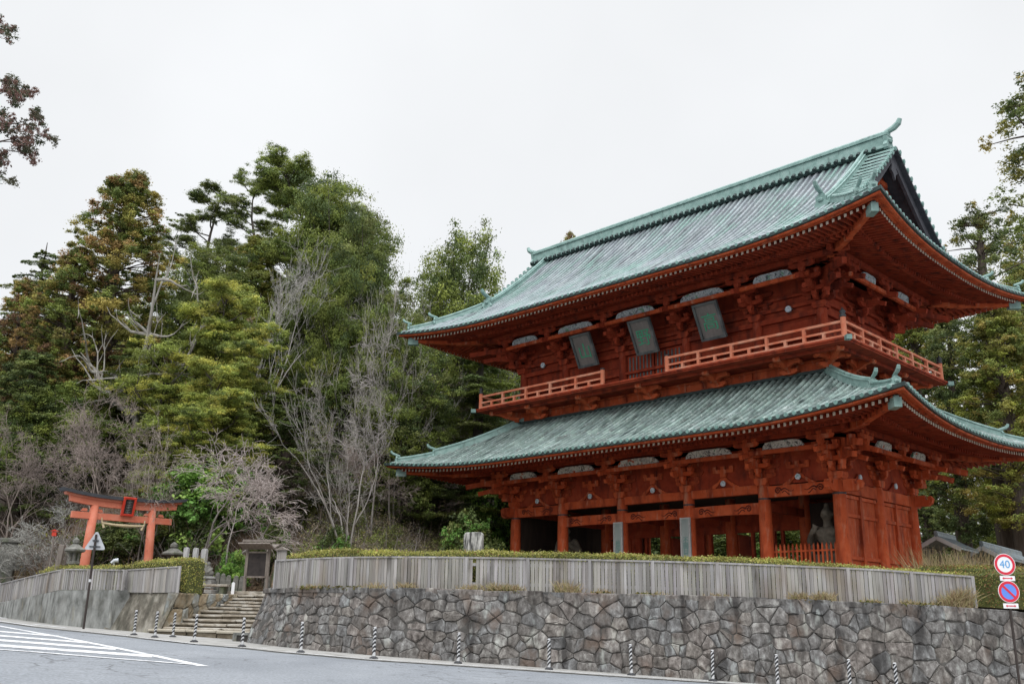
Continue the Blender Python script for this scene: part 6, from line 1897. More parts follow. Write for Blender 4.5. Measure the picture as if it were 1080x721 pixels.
def finish(name, label, cat, wood, leaves, bark, H, tintw=None, group=None):
    root = empty(name, (0, 0, 0))
    V, Q = wood.mesh(6)
    np_object('trunk', V, Q, bark, None, root, True)
    if leaves is not None:
        V, Q, T = leaves
        np_object('crown', V, Q, 'leaf', T, root)
    root['CX'] = float(np.median(V[:, 0])); root['CY'] = float(np.median(V[:, 1]))
    root['H'] = float(np.percentile(V[:, 2], 99.7))
    root['W'] = float(np.mean([np.percentile(V[:, k], 94) - np.percentile(V[:, k], 6) for k in (0, 1)])) * 1.12
    return root
def cards(rg, centres, radii, per, size, aspect, cols, colw, flat=1.0, up=.35, shell=.55, core=True):
    """leaf cards in ragged clumps: every clump is a handful of tufts, every tuft a loose burst of small sprays"""
    C0 = np.asarray(centres, float); R0_ = np.asarray(radii, float); sub = 7
    per = np.maximum(10, (per * np.clip(R0_ / R0_.mean(), .4, 2.2) ** 1.6).astype(int))
    off = rg.normal(0, 1, (len(C0), sub, 3)); off /= np.linalg.norm(off, axis=2)[..., None]; off *= rg.uniform(.25, 1.05, (len(C0), sub, 1))
    off[..., 2] *= flat
    C = (C0[:, None] + off * R0_[:, None, None]).reshape(-1, 3); Rr = (R0_[:, None] * rg.uniform(.28, .62, (len(C0), sub))).reshape(-1)
    m = len(C); n = np.repeat(np.maximum(3, per // sub), sub); ii = np.repeat(np.arange(m), n); k = len(ii)
    d = rg.normal(0, 1, (k, 3)); d /= np.linalg.norm(d, axis=1)[:, None]
    rr = np.abs(rg.normal(.62, .34, k))
    P = C[ii] + d * (rr * Rr[ii])[:, None] * np.array([1, 1, max(flat, .5)])
    out = off.reshape(-1, 3)[ii]
    Nd = d + out * .4 + np.array([0, 0, up])
    V, Q = leaf_quads(P, Nd, size, aspect, rg, .6)
    cw = np.array(colw, float); cw /= cw.sum()
    ci = np.repeat(rg.choice(len(cols), len(C0), p=cw), sub)
    mix_ = rg.random(m) < .22; ci = np.where(mix_, rg.choice(len(cols), m, p=cw), ci)
    base = np.array(cols)[ci] * np.repeat(rg.uniform(.8, 1.2, len(C0)), sub)[:, None] * rg.uniform(.8, 1.22, (m, 1))
    T = base[ii] * rg.uniform(.65, 1.4, (k, 1)) * LEAF_GAIN
    return V, Q, np.repeat(T, 4, 0)
def join(parts):
    V, Q, T = [], [], []; o = 0
    for a, b, c in parts: V.append(a); Q.append(b + o); T.append(c); o += len(a)
    return np.concatenate(V), np.concatenate(Q), np.concatenate(T)

def make_cedar(seed, H, R, cols, colw, t0=.10, nclump=300, top_pow=.62, size=.24, per=125, gappy=.12, bare_low=0.0, rough_edge=.28):
    rg = np.random.default_rng(seed); S = Segs()
    hs = np.linspace(0, H * .96, 14); wob = np.cumsum(rg.normal(0, .06, (14, 2)), 0); wob[0] = 0
    tr = np.stack([wob[:, 0], wob[:, 1], hs], -1); S.path(list(tr), list(.030 * H * (1 - hs / H) ** .8 + .03))
    C, Rd = [], []
    lobes = rg.uniform(1 - rough_edge, 1 + rough_edge, (7, 9))
    for i in range(nclump):
        t = t0 + (1 - t0) * rg.random() ** .85
        prof = R * (1 - t) ** top_pow * min(1, .45 + (t - t0) * 3.2) + .25
        az = rg.uniform(0, 2 * pi)
        prof *= lobes[int(t * 6.99), int(az / (2 * pi) * 8.99)]
        rr = prof * (rg.uniform(.55, 1.0) if rg.random() < .8 else rg.uniform(.1, .6))
        if rg.random() < gappy: continue
        x, y = rr * cos(az), rr * sin(az)
        z = t * H - rr * .10
        tx = np.interp(t * H, hs, tr[:, 0]); ty = np.interp(t * H, hs, tr[:, 1])
        C.append((tx + x, ty + y, z)); Rd.append(H * .026 * rg.uniform(.7, 1.5) * (1.15 - .45 * t))
        if rg.random() < .55:
            zb = max(.3, z - rr * .25); S.path([(np.interp(zb, hs, tr[:, 0]), np.interp(zb, hs, tr[:, 1]), zb), (tx + x * .5, ty + y * .5, z - rr * .10), (tx + x, ty + y, z)], [.05, .035, .015])
    return S, cards(rg, C, Rd, per, size, .5, cols, colw, flat=.78, up=.5)
def make_fir(seed, H, R, cols, colw, tiers=15, size=.13, t0=.08, per=30, droop=.14, pw=.75):
    """layered conifer: flat sprays along tiered boughs"""
    rg = np.random.default_rng(seed); S = Segs(); parts = []
    S.path([(0, 0, 0), (0, 0, H * .5), (.05, 0, H)], [.022 * H, .014 * H, .02])
    P, Nd, T, SZ = [], [], [], []
    for i in range(tiers):
        t = t0 + (1 - t0) * (i + rg.uniform(-.6, .6)) / tiers; t = min(.985, max(t0, t))
        nb = int(rg.integers(5, 9))
        for k in range(nb):
            if rg.random() < .12: continue
            az = 2 * pi * (k + rg.uniform(-.35, .35)) / nb + i
            L = (R * (1 - t) ** pw * min(1, .55 + 2.5 * (t - t0)) + .35) * rg.uniform(.45, 1.3)
            zt = t * H + rg.normal(0, .22)
            d = np.array([cos(az), sin(az), 0]); sd = np.array([-sin(az), cos(az), 0])
            S.path([(0, 0, zt), d * L * .5 + [0, 0, zt + L * .06], d * L + [0, 0, zt - L * droop]], [.035, .022, .008])
            n = int(per * L * 12)
            u = rg.random(n) ** .7; v = rg.uniform(-1, 1, n)
            w = (.16 + .62 * np.sin(pi * np.clip(u, .0, 1) ** .8)) * L * .42
            zz = zt + L * (.10 * u - (droop + .10) * u * u) - np.abs(v) * w * .20 + rg.normal(0, .05, n)
            pp = d[None] * (u * L)[:, None] + sd[None] * (v * w)[:, None]; pp[:, 2] += zz
            base = np.array(cols)[rg.choice(len(cols), p=np.array(colw) / sum(colw))] * rg.uniform(.7, 1.3)
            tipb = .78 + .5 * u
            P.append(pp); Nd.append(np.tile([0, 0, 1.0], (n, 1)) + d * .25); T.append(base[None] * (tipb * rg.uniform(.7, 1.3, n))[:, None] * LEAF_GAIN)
    P = np.concatenate(P); Nd = np.concatenate(Nd); T = np.concatenate(T)
    V, Q = leaf_quads(P, Nd, size, .5, rg, .45)
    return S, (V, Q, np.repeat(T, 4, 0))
def make_pine(seed, H, R, cols, colw, t0=.45, nb=16, size=.135, per=430, lean=.12):
    """airy pine: bent trunk, crooked boughs, flat separated pads of needles"""
    rg = np.random.default_rng(seed); S = Segs()
    n = 9; pts = [np.zeros(3)]; d = unit([lean * rg.normal(), lean * rg.normal(), 1])
    for i in range(n): d = unit(d + np.array([*rg.normal(0, .10, 2), .12])); pts.append(pts[-1] + d * H / n)
    pts = np.array(pts); S.path(list(pts), list(np.linspace(.017 * H, .03, n + 1)))
    C, Rd = [], []
    for i in range(nb):
        t = t0 + (1 - t0) * (i + .5) / nb; z = t * n; k = min(n - 1, int(z)); p = pts[k] + (pts[k + 1] - pts[k]) * (z - k)
        az = rg.uniform(0, 2 * pi); L = R * rg.uniform(.5, 1.1) * (1.15 - .75 * (t - t0) / (1 - t0))
        b, r, dd = bent(rg, p, [cos(az), sin(az), .25], L, .07, 5, .18, .05); S.path(b, [q * .9 for q in r])
        for q in (3, 4, 5):
            C.append(b[q] + [0, 0, .15]); Rd.append(rg.uniform(.5, 1.0) * R * .23)
            for _ in range(2):
                tw, r2, _d = bent(rg, b[q], unit(b[q] - b[q - 1]) + rg.normal(0, .7, 3) * [1, 1, .3], L * .3, .03, 3, .2, .05); S.path(tw, r2); C.append(tw[-1] + [0, 0, .1]); Rd.append(rg.uniform(.4, .85) * R * .20)
    C.append(pts[-1]); Rd.append(R * .2)
    return S, cards(rg, C, Rd, per, size, .32, cols, colw, flat=.27, up=.7, shell=.3)
def make_broad(seed, H, R, cols, colw, t0=.3, ncl=130, size=.17, per=240, flat=.85):
    rg = np.random.default_rng(seed); S = Segs()
    S.path([(0, 0, 0), (.1, .05, H * .3), (.0, .1, H * .8)], [.024 * H, .018 * H, .03])
    C, Rd = [], []
    for i in range(ncl):
        d = unit(rg.normal(0, 1, 3)); rr = rg.random() ** .4 * rg.uniform(.8, 1.1)
        zc = H * (t0 + (1 - t0) * .5); p = np.array([d[0] * R * rr, d[1] * R * rr, zc + d[2] * H * (1 - t0) * .5 * rr])
        # wider low, narrower high
        k = 1.1 - .45 * (p[2] / H); p[0] *= k; p[1] *= k
        C.append(p); Rd.append(R * rg.uniform(.14, .30))
        if i % 3 == 0: S.path([(0, .05, max(.2, p[2] * .55)), (p[0] * .5, p[1] * .5, p[2] * .8), tuple(p)], [.06, .04, .012])
    return S, cards(rg, C, Rd, per, size, .55, cols, colw, flat=flat, up=.3, shell=.45)
def make_bare(seed, H, spread=.55, levels=5, r0=None, up=.10, wob=.14, split=(2, 4), tipr=.009, first=.30, multi=1, col=(.25, .225, .205), col2=None, droop=0.0, density=1.0, lenf=.72):
    """leafless deciduous tree: curving limbs down to fine twigs; returns thick wood and twig mesh"""
    rg = np.random.default_rng(seed); W = Segs(); T = Segs(); r0 = r0 or H * .014
    def grow(p, d, L, r, lv):
        nseg = 4 if lv > 2 else 3
        upv = up if lv > 1 else up - droop
        pts, rad, dd = bent(rg, p, d, L, r, nseg, wob, upv)
        tgt = W if lv >= levels - 1 else T
        tgt.path(pts, [max(q, tipr) for q in rad])
        if lv <= 0: return
        n = int(rg.integers(split[0], split[1] + 1) * density + .5)
        for i in range(n):
            k = int(rg.integers(max(1, nseg // 2), nseg + 1)) if i else nseg
            az = rg.normal(0, 1, 3); base = unit(pts[k] - pts[k - 1])
            side = unit(az - base * np.dot(az, base))
            nd = unit(base + side * spread * rg.uniform(.5, 1.4) * (.5 if i == 0 else 1))
            grow(pts[k], nd, L * lenf * rg.uniform(.7, 1.15), max(tipr, rad[k] * (.85 if i == 0 else .62)), lv - 1)
        if lv <= 3:                           # extra side twigs along the limb
            for i in range(int(2 * density)):
                k = int(rg.integers(1, nseg + 1)); az = rg.normal(0, 1, 3); base = unit(pts[k] - pts[k - 1])
                grow(pts[k], unit(base * .6 + unit(az) * .9), L * .42, tipr * 1.2, 0)
    for m in range(multi):
        a = rg.uniform(0, 2 * pi); d0 = unit([cos(a) * (.05 if multi == 1 else .35), sin(a) * (.05 if multi == 1 else .35), 1])
        grow(np.array([.12 * cos(a) * (multi > 1), .12 * sin(a) * (multi > 1), -.2]), d0, H * first, r0 * (1 if multi == 1 else .7), levels)
    c2 = col2 or col
    return W, T, col, c2
def finish_bare(name, data, nside=5):
    W, T, c1, c2 = data
    root = empty(name, (0, 0, 0))
    V, Q = W.mesh(6); np_object('trunk', V, Q, 'twig', np.tile(np.array(c1), (len(V), 1)), root, True)
    V, Q = T.mesh(3)
    rg = np.random.default_rng(len(V)); k = rg.uniform(.75, 1.25, len(T.a))
    np_object('twigs', V, Q, 'twig', np.repeat(k, 6)[:, None] * np.array(c2)[None], root)
    zs = max(float(V[:, 2].max()), .1); root['H'] = zs; root['CX'] = float(np.median(V[:, 0])); root['CY'] = float(np.median(V[:, 1]))
    root['W'] = float(max(np.percentile(V[:, 0], 97) - np.percentile(V[:, 0], 3), np.percentile(V[:, 1], 97) - np.percentile(V[:, 1], 3)))
    return root
GREEN = [(.088, .108, .024), (.062, .084, .021), (.12, .138, .03), (.036, .052, .018)]
YGREEN = [(.125, .135, .026), (.095, .112, .025), (.165, .16, .034), (.05, .066, .018)]
OLIVE = [(.11, .105, .026), (.145, .118, .032), (.065, .08, .022), (.16, .105, .042)]
RUST = [(.13, .085, .032), (.155, .098, .042), (.09, .08, .026), (.105, .062, .036)]
DARK = [(.048, .066, .022), (.066, .082, .024), (.036, .048, .018), (.085, .095, .03)]
BRIGHT = [(.085, .155, .03), (.06, .12, .026), (.13, .19, .045), (.035, .065, .018)]

protos = {}
def proto(key, builder):
    if key not in protos: protos[key] = builder()
    return protos[key]
def from_leafy(name, data, H, R, bark='bark'):
    S, L = data
    r = finish(name, None, None, S, L, bark, H)
    return r
first_use = set()
def plant(key, builder, label, px, Y, ytop, wpx, cat='tree', group=None, rot=None, ybase=None, sink=.3, lean=0.0):
    """stand a tree on the land: image column of its crown, distance, image row of its top, width of its crown in the image"""
    pr = proto(key, builder)
    yg = 560
    ymid = (ytop + 560) / 2
    c = at_depth(px, ymid, Y); x, y = c[0], c[1]
    z0 = float(land_z(x, y)) - sink if ybase is None else ybase
    ztop = z_at(px, ytop, Y); h = max(.5, ztop - z0); w = wpx * Y / 992.0 * 1.02
    if key in first_use: o = copy_tree(pr)
    else: o = pr; first_use.add(key)
    s = w / pr['W']; o.scale = (s, s, h / pr['H'])
    ra = RNG.uniform(0, 2 * pi) if rot is None else rot
    ox, oy = s * (pr['CX'] * cos(ra) - pr['CY'] * sin(ra)), s * (pr['CX'] * sin(ra) + pr['CY'] * cos(ra))
    o.location = (x - ox, y - oy, z0)
    o.rotation_euler = (radians(RNG.uniform(-1.5, 1.5)), radians(lean), ra)
    tag(o, label, cat, group)
    return o

# builders ---------------------------------------------------------
b_cedar1 = lambda: from_leafy('cedar_tree', make_cedar(3, 20, 4.6, OLIVE + RUST[:2] + GREEN[:2], [5, 3.5, 4, 1.2, 1.0, .8, 2, 2], t0=.12, nclump=520, size=.115, per=520, top_pow=.55), 20, 4.6, 'bark_cedar')
b_cedar2 = lambda: from_leafy('cedar_tree', make_cedar(8, 18, 4.2, RUST + OLIVE[:2] + GREEN[:2], [3, 2, 3, 2, 3, 2, 2, 2], t0=.10, nclump=460, size=.115, per=440), 18, 4.2, 'bark_cedar')
b_cedar3 = lambda: from_leafy('cedar_tree', make_cedar(14, 22, 4.4, OLIVE[:3] + YGREEN[:2], [4, 2, 3, 3, 3], t0=.30, nclump=400, size=.12, per=420, top_pow=.6), 22, 4.4, 'bark_cedar')
b_airy = lambda: from_leafy('cedar_tree', make_cedar(21, 24, 4.6, DARK + OLIVE[:2], [3, 3, 1, 2, 2, 1], t0=.34, nclump=150, size=.11, per=380, gappy=.2, top_pow=.5, rough_edge=.5), 24, 4.6, 'bark_cedar')
b_darkc = lambda: from_leafy('cedar_tree', make_cedar(33, 18, 3.6, DARK, [3, 3, 2, 1], t0=.1, nclump=320, size=.12, per=380), 18, 3.6, 'bark_cedar')
b_fir1 = lambda: from_leafy('fir_tree', make_fir(4, 12, 4.2, YGREEN + GREEN[:2], [3, 4, 1.5, 2, 2, 2], tiers=13), 12, 4.2)
b_fir2 = lambda: from_leafy('fir_tree', make_fir(6, 18, 4.2, GREEN + YGREEN[:1], [3, 3, 2, 2, 2], tiers=20, per=26), 18, 4.2)
b_fir3 = lambda: from_leafy('fir_tree', make_fir(9, 18, 3.9, DARK + GREEN[:1], [3, 3, 1, 2, 2], tiers=19, per=26), 18, 3.9)
b_layer = lambda: from_leafy('fir_tree', make_pine(41, 12, 4.6, YGREEN + GREEN[:1], [3, 4, 2.5, 1.5, 2], t0=.10, nb=64, per=520, size=.125, lean=.05), 12, 4.6)
b_mass = lambda: from_leafy('fir_tree', make_broad(44, 13, 5.5, GREEN + YGREEN[:2] + DARK[:1], [4, 4, 2, 2, 1, 3, 2], t0=.06, ncl=300, size=.115, per=520, flat=.42), 13, 5.5)
b_mass2 = lambda: from_leafy('fir_tree', make_broad(51, 15, 4.6, DARK + GREEN, [2, 4, 1, 3, 3, 3, 1, 1], t0=.05, ncl=260, size=.115, per=520, flat=.5), 15, 4.6)
b_pine1 = lambda: from_leafy('pine_tree', make_pine(5, 18, 4.2, DARK + GREEN[:1], [3, 3, 1, 2, 1], t0=.45, nb=15), 18, 4.2)
b_pine2 = lambda: from_leafy('pine_tree', make_pine(17, 19, 4.6, DARK + GREEN[:2], [2, 3, 1, 2, 2, 1], t0=.38, nb=22, lean=.2), 19, 4.6)
b_pine3 = lambda: from_leafy('pine_tree', make_pine(29, 20, 5.0, GREEN + DARK[:2] + YGREEN[1:2], [4, 3, 3, 1, 1, 1, 3], t0=.22, nb=70, per=430), 20, 5.0)
b_broad1 = lambda: from_leafy('broadleaf_tree', make_broad(2, 12, 3.8, GREEN + YGREEN[1:2], [3, 4, 1.5, 3, 2], t0=.15, ncl=230, size=.11, per=460), 12, 3.8)
b_broad2 = lambda: from_leafy('evergreen_bush', make_broad(12, 5, 2.6, BRIGHT, [3, 3, 2, 1.5], t0=.02, ncl=110, size=.17, per=200), 5, 2.6)
b_broad3 = lambda: from_leafy('evergreen_bush', make_broad(15, 4, 2.2, DARK + BRIGHT[1:2], [3, 3, 2, 2, 2], t0=.02, ncl=90, size=.15, per=200), 4, 2.2)
PALE, PINK, BROWN, LICH = (.31, .29, .27), (.35, .30, .28), (.22, .18, .155), (.29, .285, .26)
b_bare1 = lambda: finish_bare('bare_tree', make_bare(3, 12, spread=.60, levels=6, multi=3, first=.30, up=.05, wob=.12, col=PALE, col2=(.36, .34, .32), split=(2, 3), lenf=.74, tipr=.0065))
b_bare2 = lambda: finish_bare('bare_tree', make_bare(7, 11, spread=.78, levels=6, multi=2, first=.30, up=.02, wob=.17, col=(.27, .25, .23), col2=(.31, .285, .265), split=(2, 3), lenf=.76, tipr=.0065))
b_bare3 = lambda: finish_bare('bare_tree', make_bare(13, 9, spread=.85, levels=6, multi=2, first=.30, up=.0, wob=.18, col=BROWN, col2=(.26, .21, .185), split=(2, 4), density=1.0, tipr=.0055))
b_bare4 = lambda: finish_bare('bare_tree', make_bare(19, 9, spread=.85, levels=6, multi=3, first=.30, up=.01, wob=.18, col=(.23, .205, .185), col2=(.28, .235, .205), split=(2, 3), tipr=.0065))
b_slim = lambda: finish_bare('bare_tree', make_bare(23, 12, spread=.40, levels=5, multi=2, first=.42, up=.10, col=PALE, col2=PALE, split=(2, 3)))
b_cherry = lambda: finish_bare('cherry_tree', make_bare(31, 7, spread=.72, levels=6, multi=2, first=.34, up=.03, wob=.16, col=(.24, .22, .20), col2=PINK, droop=.16, split=(2, 4), tipr=.006))
b_plum = lambda: finish_bare('plum_tree', make_bare(37, 5, spread=.85, levels=6, multi=2, first=.30, up=.02, wob=.24, col=(.20, .195, .175), col2=LICH, tipr=.008, split=(2, 4)))

# ------------------------------------------------------------------ the wooded hillside, left and behind
P_ = plant
P_('cedar1', b_cedar1, 'tall broad cedar with olive and rust foliage, the biggest tree left of the torii', 110, 62, 184, 116)
P_('cedar2', b_cedar2, 'rust-brown cedar leaning against the tall olive cedar on its left side', 60, 60, 262, 88)
P_('cedar2', b_cedar2, 'small rust-tinged cedar at the far left edge of the wood', 4, 62, 296, 80)
P_('fir3', b_fir3, 'dark fir behind the small cedar at the left edge of the wood', 22, 72, 268, 80)
P_('darkc', b_darkc, 'dark green conifer filling the foot of the tall olive cedar', 20, 56, 372, 90)
P_('pine1', b_pine1, 'slender airy pine standing against the sky right of the tall olive cedar', 187, 78, 197, 70, lean=2)
P_('pine2', b_pine2, 'leaning thin-topped pine against the sky between slender pine and dense pine', 232, 77, 183, 80, lean=7)
P_('pine3', b_pine3, 'dense dark green pine forming the highest top of the hill', 322, 73, 167, 118)
P_('mass', b_mass, 'rounded mid green fir packed against the highest pine on its right', 345, 70, 190, 118)
P_('mass2', b_mass2, 'mid green conifer sloping down on the right shoulder of the highest pine', 384, 69, 226, 92, rot=2.5)
P_('mass', b_mass, 'layered bright green fir in the middle of the hill below the highest pine', 360, 66, 268, 84, rot=1.2)
P_('mass2', b_mass2, 'dark fir tucked between the leaning pine and the pale bare tree', 208, 68, 262, 100, rot=4)
P_('layer', b_layer, 'yellow-green layered fir in front of the hill above the cherry tree', 222, 57, 298, 112)
P_('layer', b_layer, 'lower yellow-green fir spreading at the feet of the layered one', 216, 53.5, 378, 96, rot=2.0)
P_('bare1', b_bare1, 'tall pale grey bare tree with upright limbs in front of the highest pine', 294, 63, 230, 100)
P_('bare2', b_bare2, 'grey bare tree with a hazy crown right of the layered bright green fir', 404, 63, 266, 96)
P_('bare1', b_bare1, 'pale bare tree behind the left end of the upper gate roof', 446, 70, 305, 92)
P_('broad1', b_broad1, 'round-topped pale green tree alone on the skyline left of the gate roof', 480, 78, 248, 98)
P_('bare2', b_bare2, 'small bare tree on the skyline touching the gate ridge end', 533, 80, 283, 60)
P_('bare2', b_bare2, 'bare grey tree peeping just above the round-topped tree\'s left side', 425, 80, 278, 66)
P_('bare3', b_bare3, 'purplish-brown bare tree with a broad hazy crown above the torii', 100, 50, 388, 122)
P_('bare3', b_bare3, 'brownish bare tree at the left edge above the plum tree', 22, 51, 428, 110)
P_('bare4', b_bare4, 'tangled grey bare tree between the purplish one and the green bush', 160, 49, 432, 100)
P_('cherry', b_cherry, 'arching pinkish-grey cherry tree with fine drooping twigs by the notice board', 262, 46.5, 452, 140)
P_('slim', b_slim, 'tall slim bare tree with a pale double stem right of the cherry tree', 334, 49.5, 385, 100)
P_('bare4', b_bare4, 'grey bare tree with level branches left of the lower gate roof', 418, 68, 372, 110)
P_('bare3', b_bare3, 'brown bare tree close behind the left corner of the lower gate roof', 366, 58, 440, 110)
P_('bare4', b_bare4, 'bare tree behind the balcony railing between the two gate roofs', 470, 72, 376, 110)
P_('bare2', b_bare2, 'small bare tree on the slope right of the slim double-stemmed one', 372, 62, 330, 80)
P_('bare3', b_bare3, 'low reddish bare tree beside the gate\'s left corner column', 460, 70, 470, 100)
P_('mass2', b_mass2, 'olive fir half hidden behind grey branches in the middle right of the hill', 425, 66, 335, 92, rot=.7)
P_('darkc', b_darkc, 'dark evergreen behind the cherry tree', 300, 57, 418, 96)
P_('fir3', b_fir3, 'dark fir under the round-topped skyline tree', 500, 70, 330, 92)
P_('fir3', b_fir3, 'dark fir above the purplish bare tree', 140, 58, 352, 78)
P_('cedar3', b_cedar3, 'olive evergreen with a narrow crown beside the pale bare tree', 256, 70, 250, 62)
P_('darkc', b_darkc, 'dark conifer behind the lower roof corner of the gate', 436, 68, 425, 90)
P_('broad1', b_broad1, 'broad green tree filling the hillside beyond the plum tree', 60, 57, 405, 90)
P_('broad1', b_broad1, 'green tree showing between balcony and upper eave at the gate left end', 530, 92, 352, 100)
P_('bare2', b_bare2, 'grey bare tree in front of the dark woods, between slim stem and gate corner', 372, 55, 398, 96)
# bushes at the hill's foot
P_('broad2', b_broad2, 'bright green broadleaf bush right of the torii', 212, 51.5, 487, 88, cat='bush')
P_('broad3', b_broad3, 'dark green rounded bush framed between the torii pillars', 126, 49.5, 546, 56, cat='bush')
P_('broad2', b_broad2, 'fresh green bush beside the gate left corner column', 522, 69, 500, 60, cat='bush')
P_('broad3', b_broad3, 'dark bush behind the stone monument left of the gate', 492, 56, 540, 54, cat='bush')
P_('broad3', b_broad3, 'dark bush behind the three pale stone posts', 186, 50.5, 520, 56, cat='bush')
P_('broad3', b_broad3, 'small dark green bush behind the notice board on the leaf-strewn slope', 292, 49.5, 548, 34, cat='bush')
P_('broad3', b_broad3, 'dark low bush at the foot of the slim double-stemmed tree', 352, 51, 556, 34, cat='bush')
P_('broad2', b_broad2, 'tiny green bush left of the notice board on the slope', 249, 47.5, 581, 26, cat='bush')
P_('plum', b_plum, 'gnarled lichen-grey plum tree left of the torii', 32, 49.5, 522, 104)

# the dead snag
rg = np.random.default_rng(4)
S = Segs()
tr, rr, dd = bent(rg, (0, 0, -.3), (.02, 0, 1), 9.5, .42, 9, .09, .08); S.path(tr, [.20, .19, .18, .175, .165, .15, .12, .09, .06, .02])
tr2, rr2, dd = bent(rg, tr[3], (-.8, 0, 1), 5.2, .26, 7, .20, .06); S.path(tr2, [.15, .14, .12, .10, .085, .065, .045, .02])
tr3, rr3, dd = bent(rg, tr[2], (.7, -.2, 1), 7.0, .30, 8, .10, .10); S.path(tr3, [.17, .15, .14, .12, .11, .09, .07, .045, .02])
for src, n in ((tr2, 9), (tr3, 10), (tr, 14)):
    for i in range(n):
        k = int(rg.integers(2, len(src))); az = rg.uniform(0, 2 * pi)
        b, r, d2 = bent(rg, src[k], (cos(az), .3 * sin(az), rg.uniform(-.2, .7)), rg.uniform(1.2, 3.4), .11, 6, .22, .02); S.path(b, [.07, .06, .05, .04, .03, .02, .010])
        for _ in range(3):
            q = int(rg.integers(1, 6)); c2, r2, d3 = bent(rg, b[q], unit(b[q] - b[q - 1]) + rg.normal(0, .6, 3), rg.uniform(.5, 1.3), .035, 4, .25, .03); S.path(c2, [.035, .028, .02, .014, .008])
r = empty('dead_tree', (0, 0, 0)); V, Q = S.mesh(7); np_object('trunk', V, Q, 'dead_wood', None, r, True)
c = at_depth(152, 400, 57); z0 = float(land_z(c[0], c[1])) - .3
r.location = (c[0], c[1], z0); r.scale = (1.0, 1.0, (z_at(155, 270, 57) - z0) / 9.2)
tag(r, 'bleached dead tree with a thick broken trunk and crooked limbs right of the olive cedar', 'tree')

# ------------------------------------------------------------------ trees beyond the gate's right side
P_('airy', b_airy, 'tall airy cedar reaching up along the right edge of the photo', 1118, 84, 92, 150, ybase=-.3)
P_('airy', b_airy, 'grey-stemmed cedar with a bare lower trunk behind the tiled shelter', 1046, 74, 222, 104, ybase=-.2)
P_('cedar3', b_cedar3, 'olive-green bushy cedar at the right edge beside the gate eaves', 1062, 70, 318, 96, ybase=-.3)
P_('darkc', b_darkc, 'dark-trunked cedar close to the gate balcony\'s far corner', 1000, 80, 330, 72, ybase=-.2)
P_('cedar3', b_cedar3, 'second olive-green cedar, behind the first at the right edge', 1100, 78, 285, 100, ybase=-.3)
P_('fir2', b_fir2, 'green fir seen under the lower eave right of the gate', 985, 92, 486, 66, ybase=-.3)
P_('broad1', b_broad1, 'green broadleaf tree far behind the tiled shelter', 1060, 98, 520, 96, ybase=-.3)
P_('fir3', b_fir3, 'dark fir far behind, between the two cedar trunks on the right', 1018, 104, 508, 60, ybase=-.3)
P_('darkc', b_darkc, 'small dark conifer against the gate side wall', 973, 66, 520, 34, ybase=-.2)
P_('broad1', b_broad1, 'broad green tree seen through the gate doorways', 730, 82, 500, 150, ybase=-.3)
P_('broad1', b_broad1, 'dense green tree behind the gate, seen through the left doorway', 650, 80, 500, 130, ybase=-.3)
P_('broad1', b_broad1, 'dense green tree behind the gate, seen past the right guardian room', 815, 84, 500, 140, ybase=-.3)
P_('broad3', b_broad3, 'dark bush behind the gate at the foot of the doorway trees', 770, 78, 560, 110, cat='bush', ybase=-.3)
P_('broad3', b_broad3, 'dark bush behind the gate, left of the middle doorway', 690, 76, 565, 110, cat='bush', ybase=-.3)
P_('cedar2', b_cedar2, 'brown-topped cedar just showing over the gate ridge', 601, 100, 247, 46)
P_('cedar3', b_cedar3, 'green cedar framed by the upper eave and the balcony on the right', 968, 92, 300, 84, ybase=-.3)
# azaleas and dry grass right of the fence end
AZR = [(3, (.15, .155, .04)), (2, (.10, .12, .03)), (2, (.17, .075, .04)), (1.5, (.20, .17, .06)), (1, (.06, .08, .02))]
hedge_px('reddish yellow-green azalea bank behind the speed limit sign', [(1040, 32.2), (1062, 31.6), (1100, 31.6), (1160, 32)], 2.2, [606, 603, 602, 604], 16000, AZR, .07)
hedge_px('dusky low azalea hedge below the tiled shelter, right of the fence end', [(985, 38), (1020, 37.2), (1058, 36.5), (1110, 37)], 1.3, [597, 598, 599, 600], 10000, AZR, .075)

# the near cedar whose branches hang into the upper left corner
rg = np.random.default_rng(2)
S = Segs(); C, Rd = [], []
c0 = at_depth(-150, 300, 24.0); zb_ = float(road_z(c0[0], c0[1]))
tx, ty = c0[0], c0[1]
S.path([(tx, ty, zb_ - .2), (tx + .1, ty, 6), (tx + .15, ty, 14), (tx + .2, ty, 21)], [.5, .42, .3, .12])
for (px, py, dz, nn) in [(-6, 20, 0, 5), (4, 34, 0, 5), (-30, 10, 0, 6), (22, 100, 0, 8), (36, 126, 0, 6), (44, 142, 0, 3), (12, 92, 0, 6), (8, 130, 0, 7), (22, 150, 0, 6), (32, 162, 0, 4), (4, 170, 0, 5), (3, 194, 0, 2), (-14, 110, 0, 8), (-20, 150, 0, 8), (-30, 60, 0, 6), (-60, 100, 0, 12), (-70, 40, 0, 12), (-60, 180, 0, 10), (-25, 200, 0, 4)]:
    for k in range(int(nn * 1.7)):
        Yk = 24 + rg.normal(0, .5); q = at_depth(px + rg.normal(0, 5.5), py + rg.normal(0, 5.5), Yk); C.append(q); Rd.append(rg.uniform(.12, .25))
    q = at_depth(px, py, 24.0); S.path([(tx + .12, ty, q[2] - .9), (tx * .45 + q[0] * .55, ty + rg.normal(0, .2), q[2] + rg.uniform(-.5, -.1)), (tx * .15 + q[0] * .85, ty + rg.normal(0, .1), q[2] + rg.uniform(-.15, .1)), tuple(q)], [.06, .03, .015, .007])
r = empty('cedar_tree', (tx, ty, zb_), 0, 'near cedar whose rusty dark branches hang into the upper left corner', 'tree')
off = np.array([tx, ty, zb_])
V, Q = S.mesh(7); np_object('trunk', V - off, Q, 'bark_cedar', None, r, True)
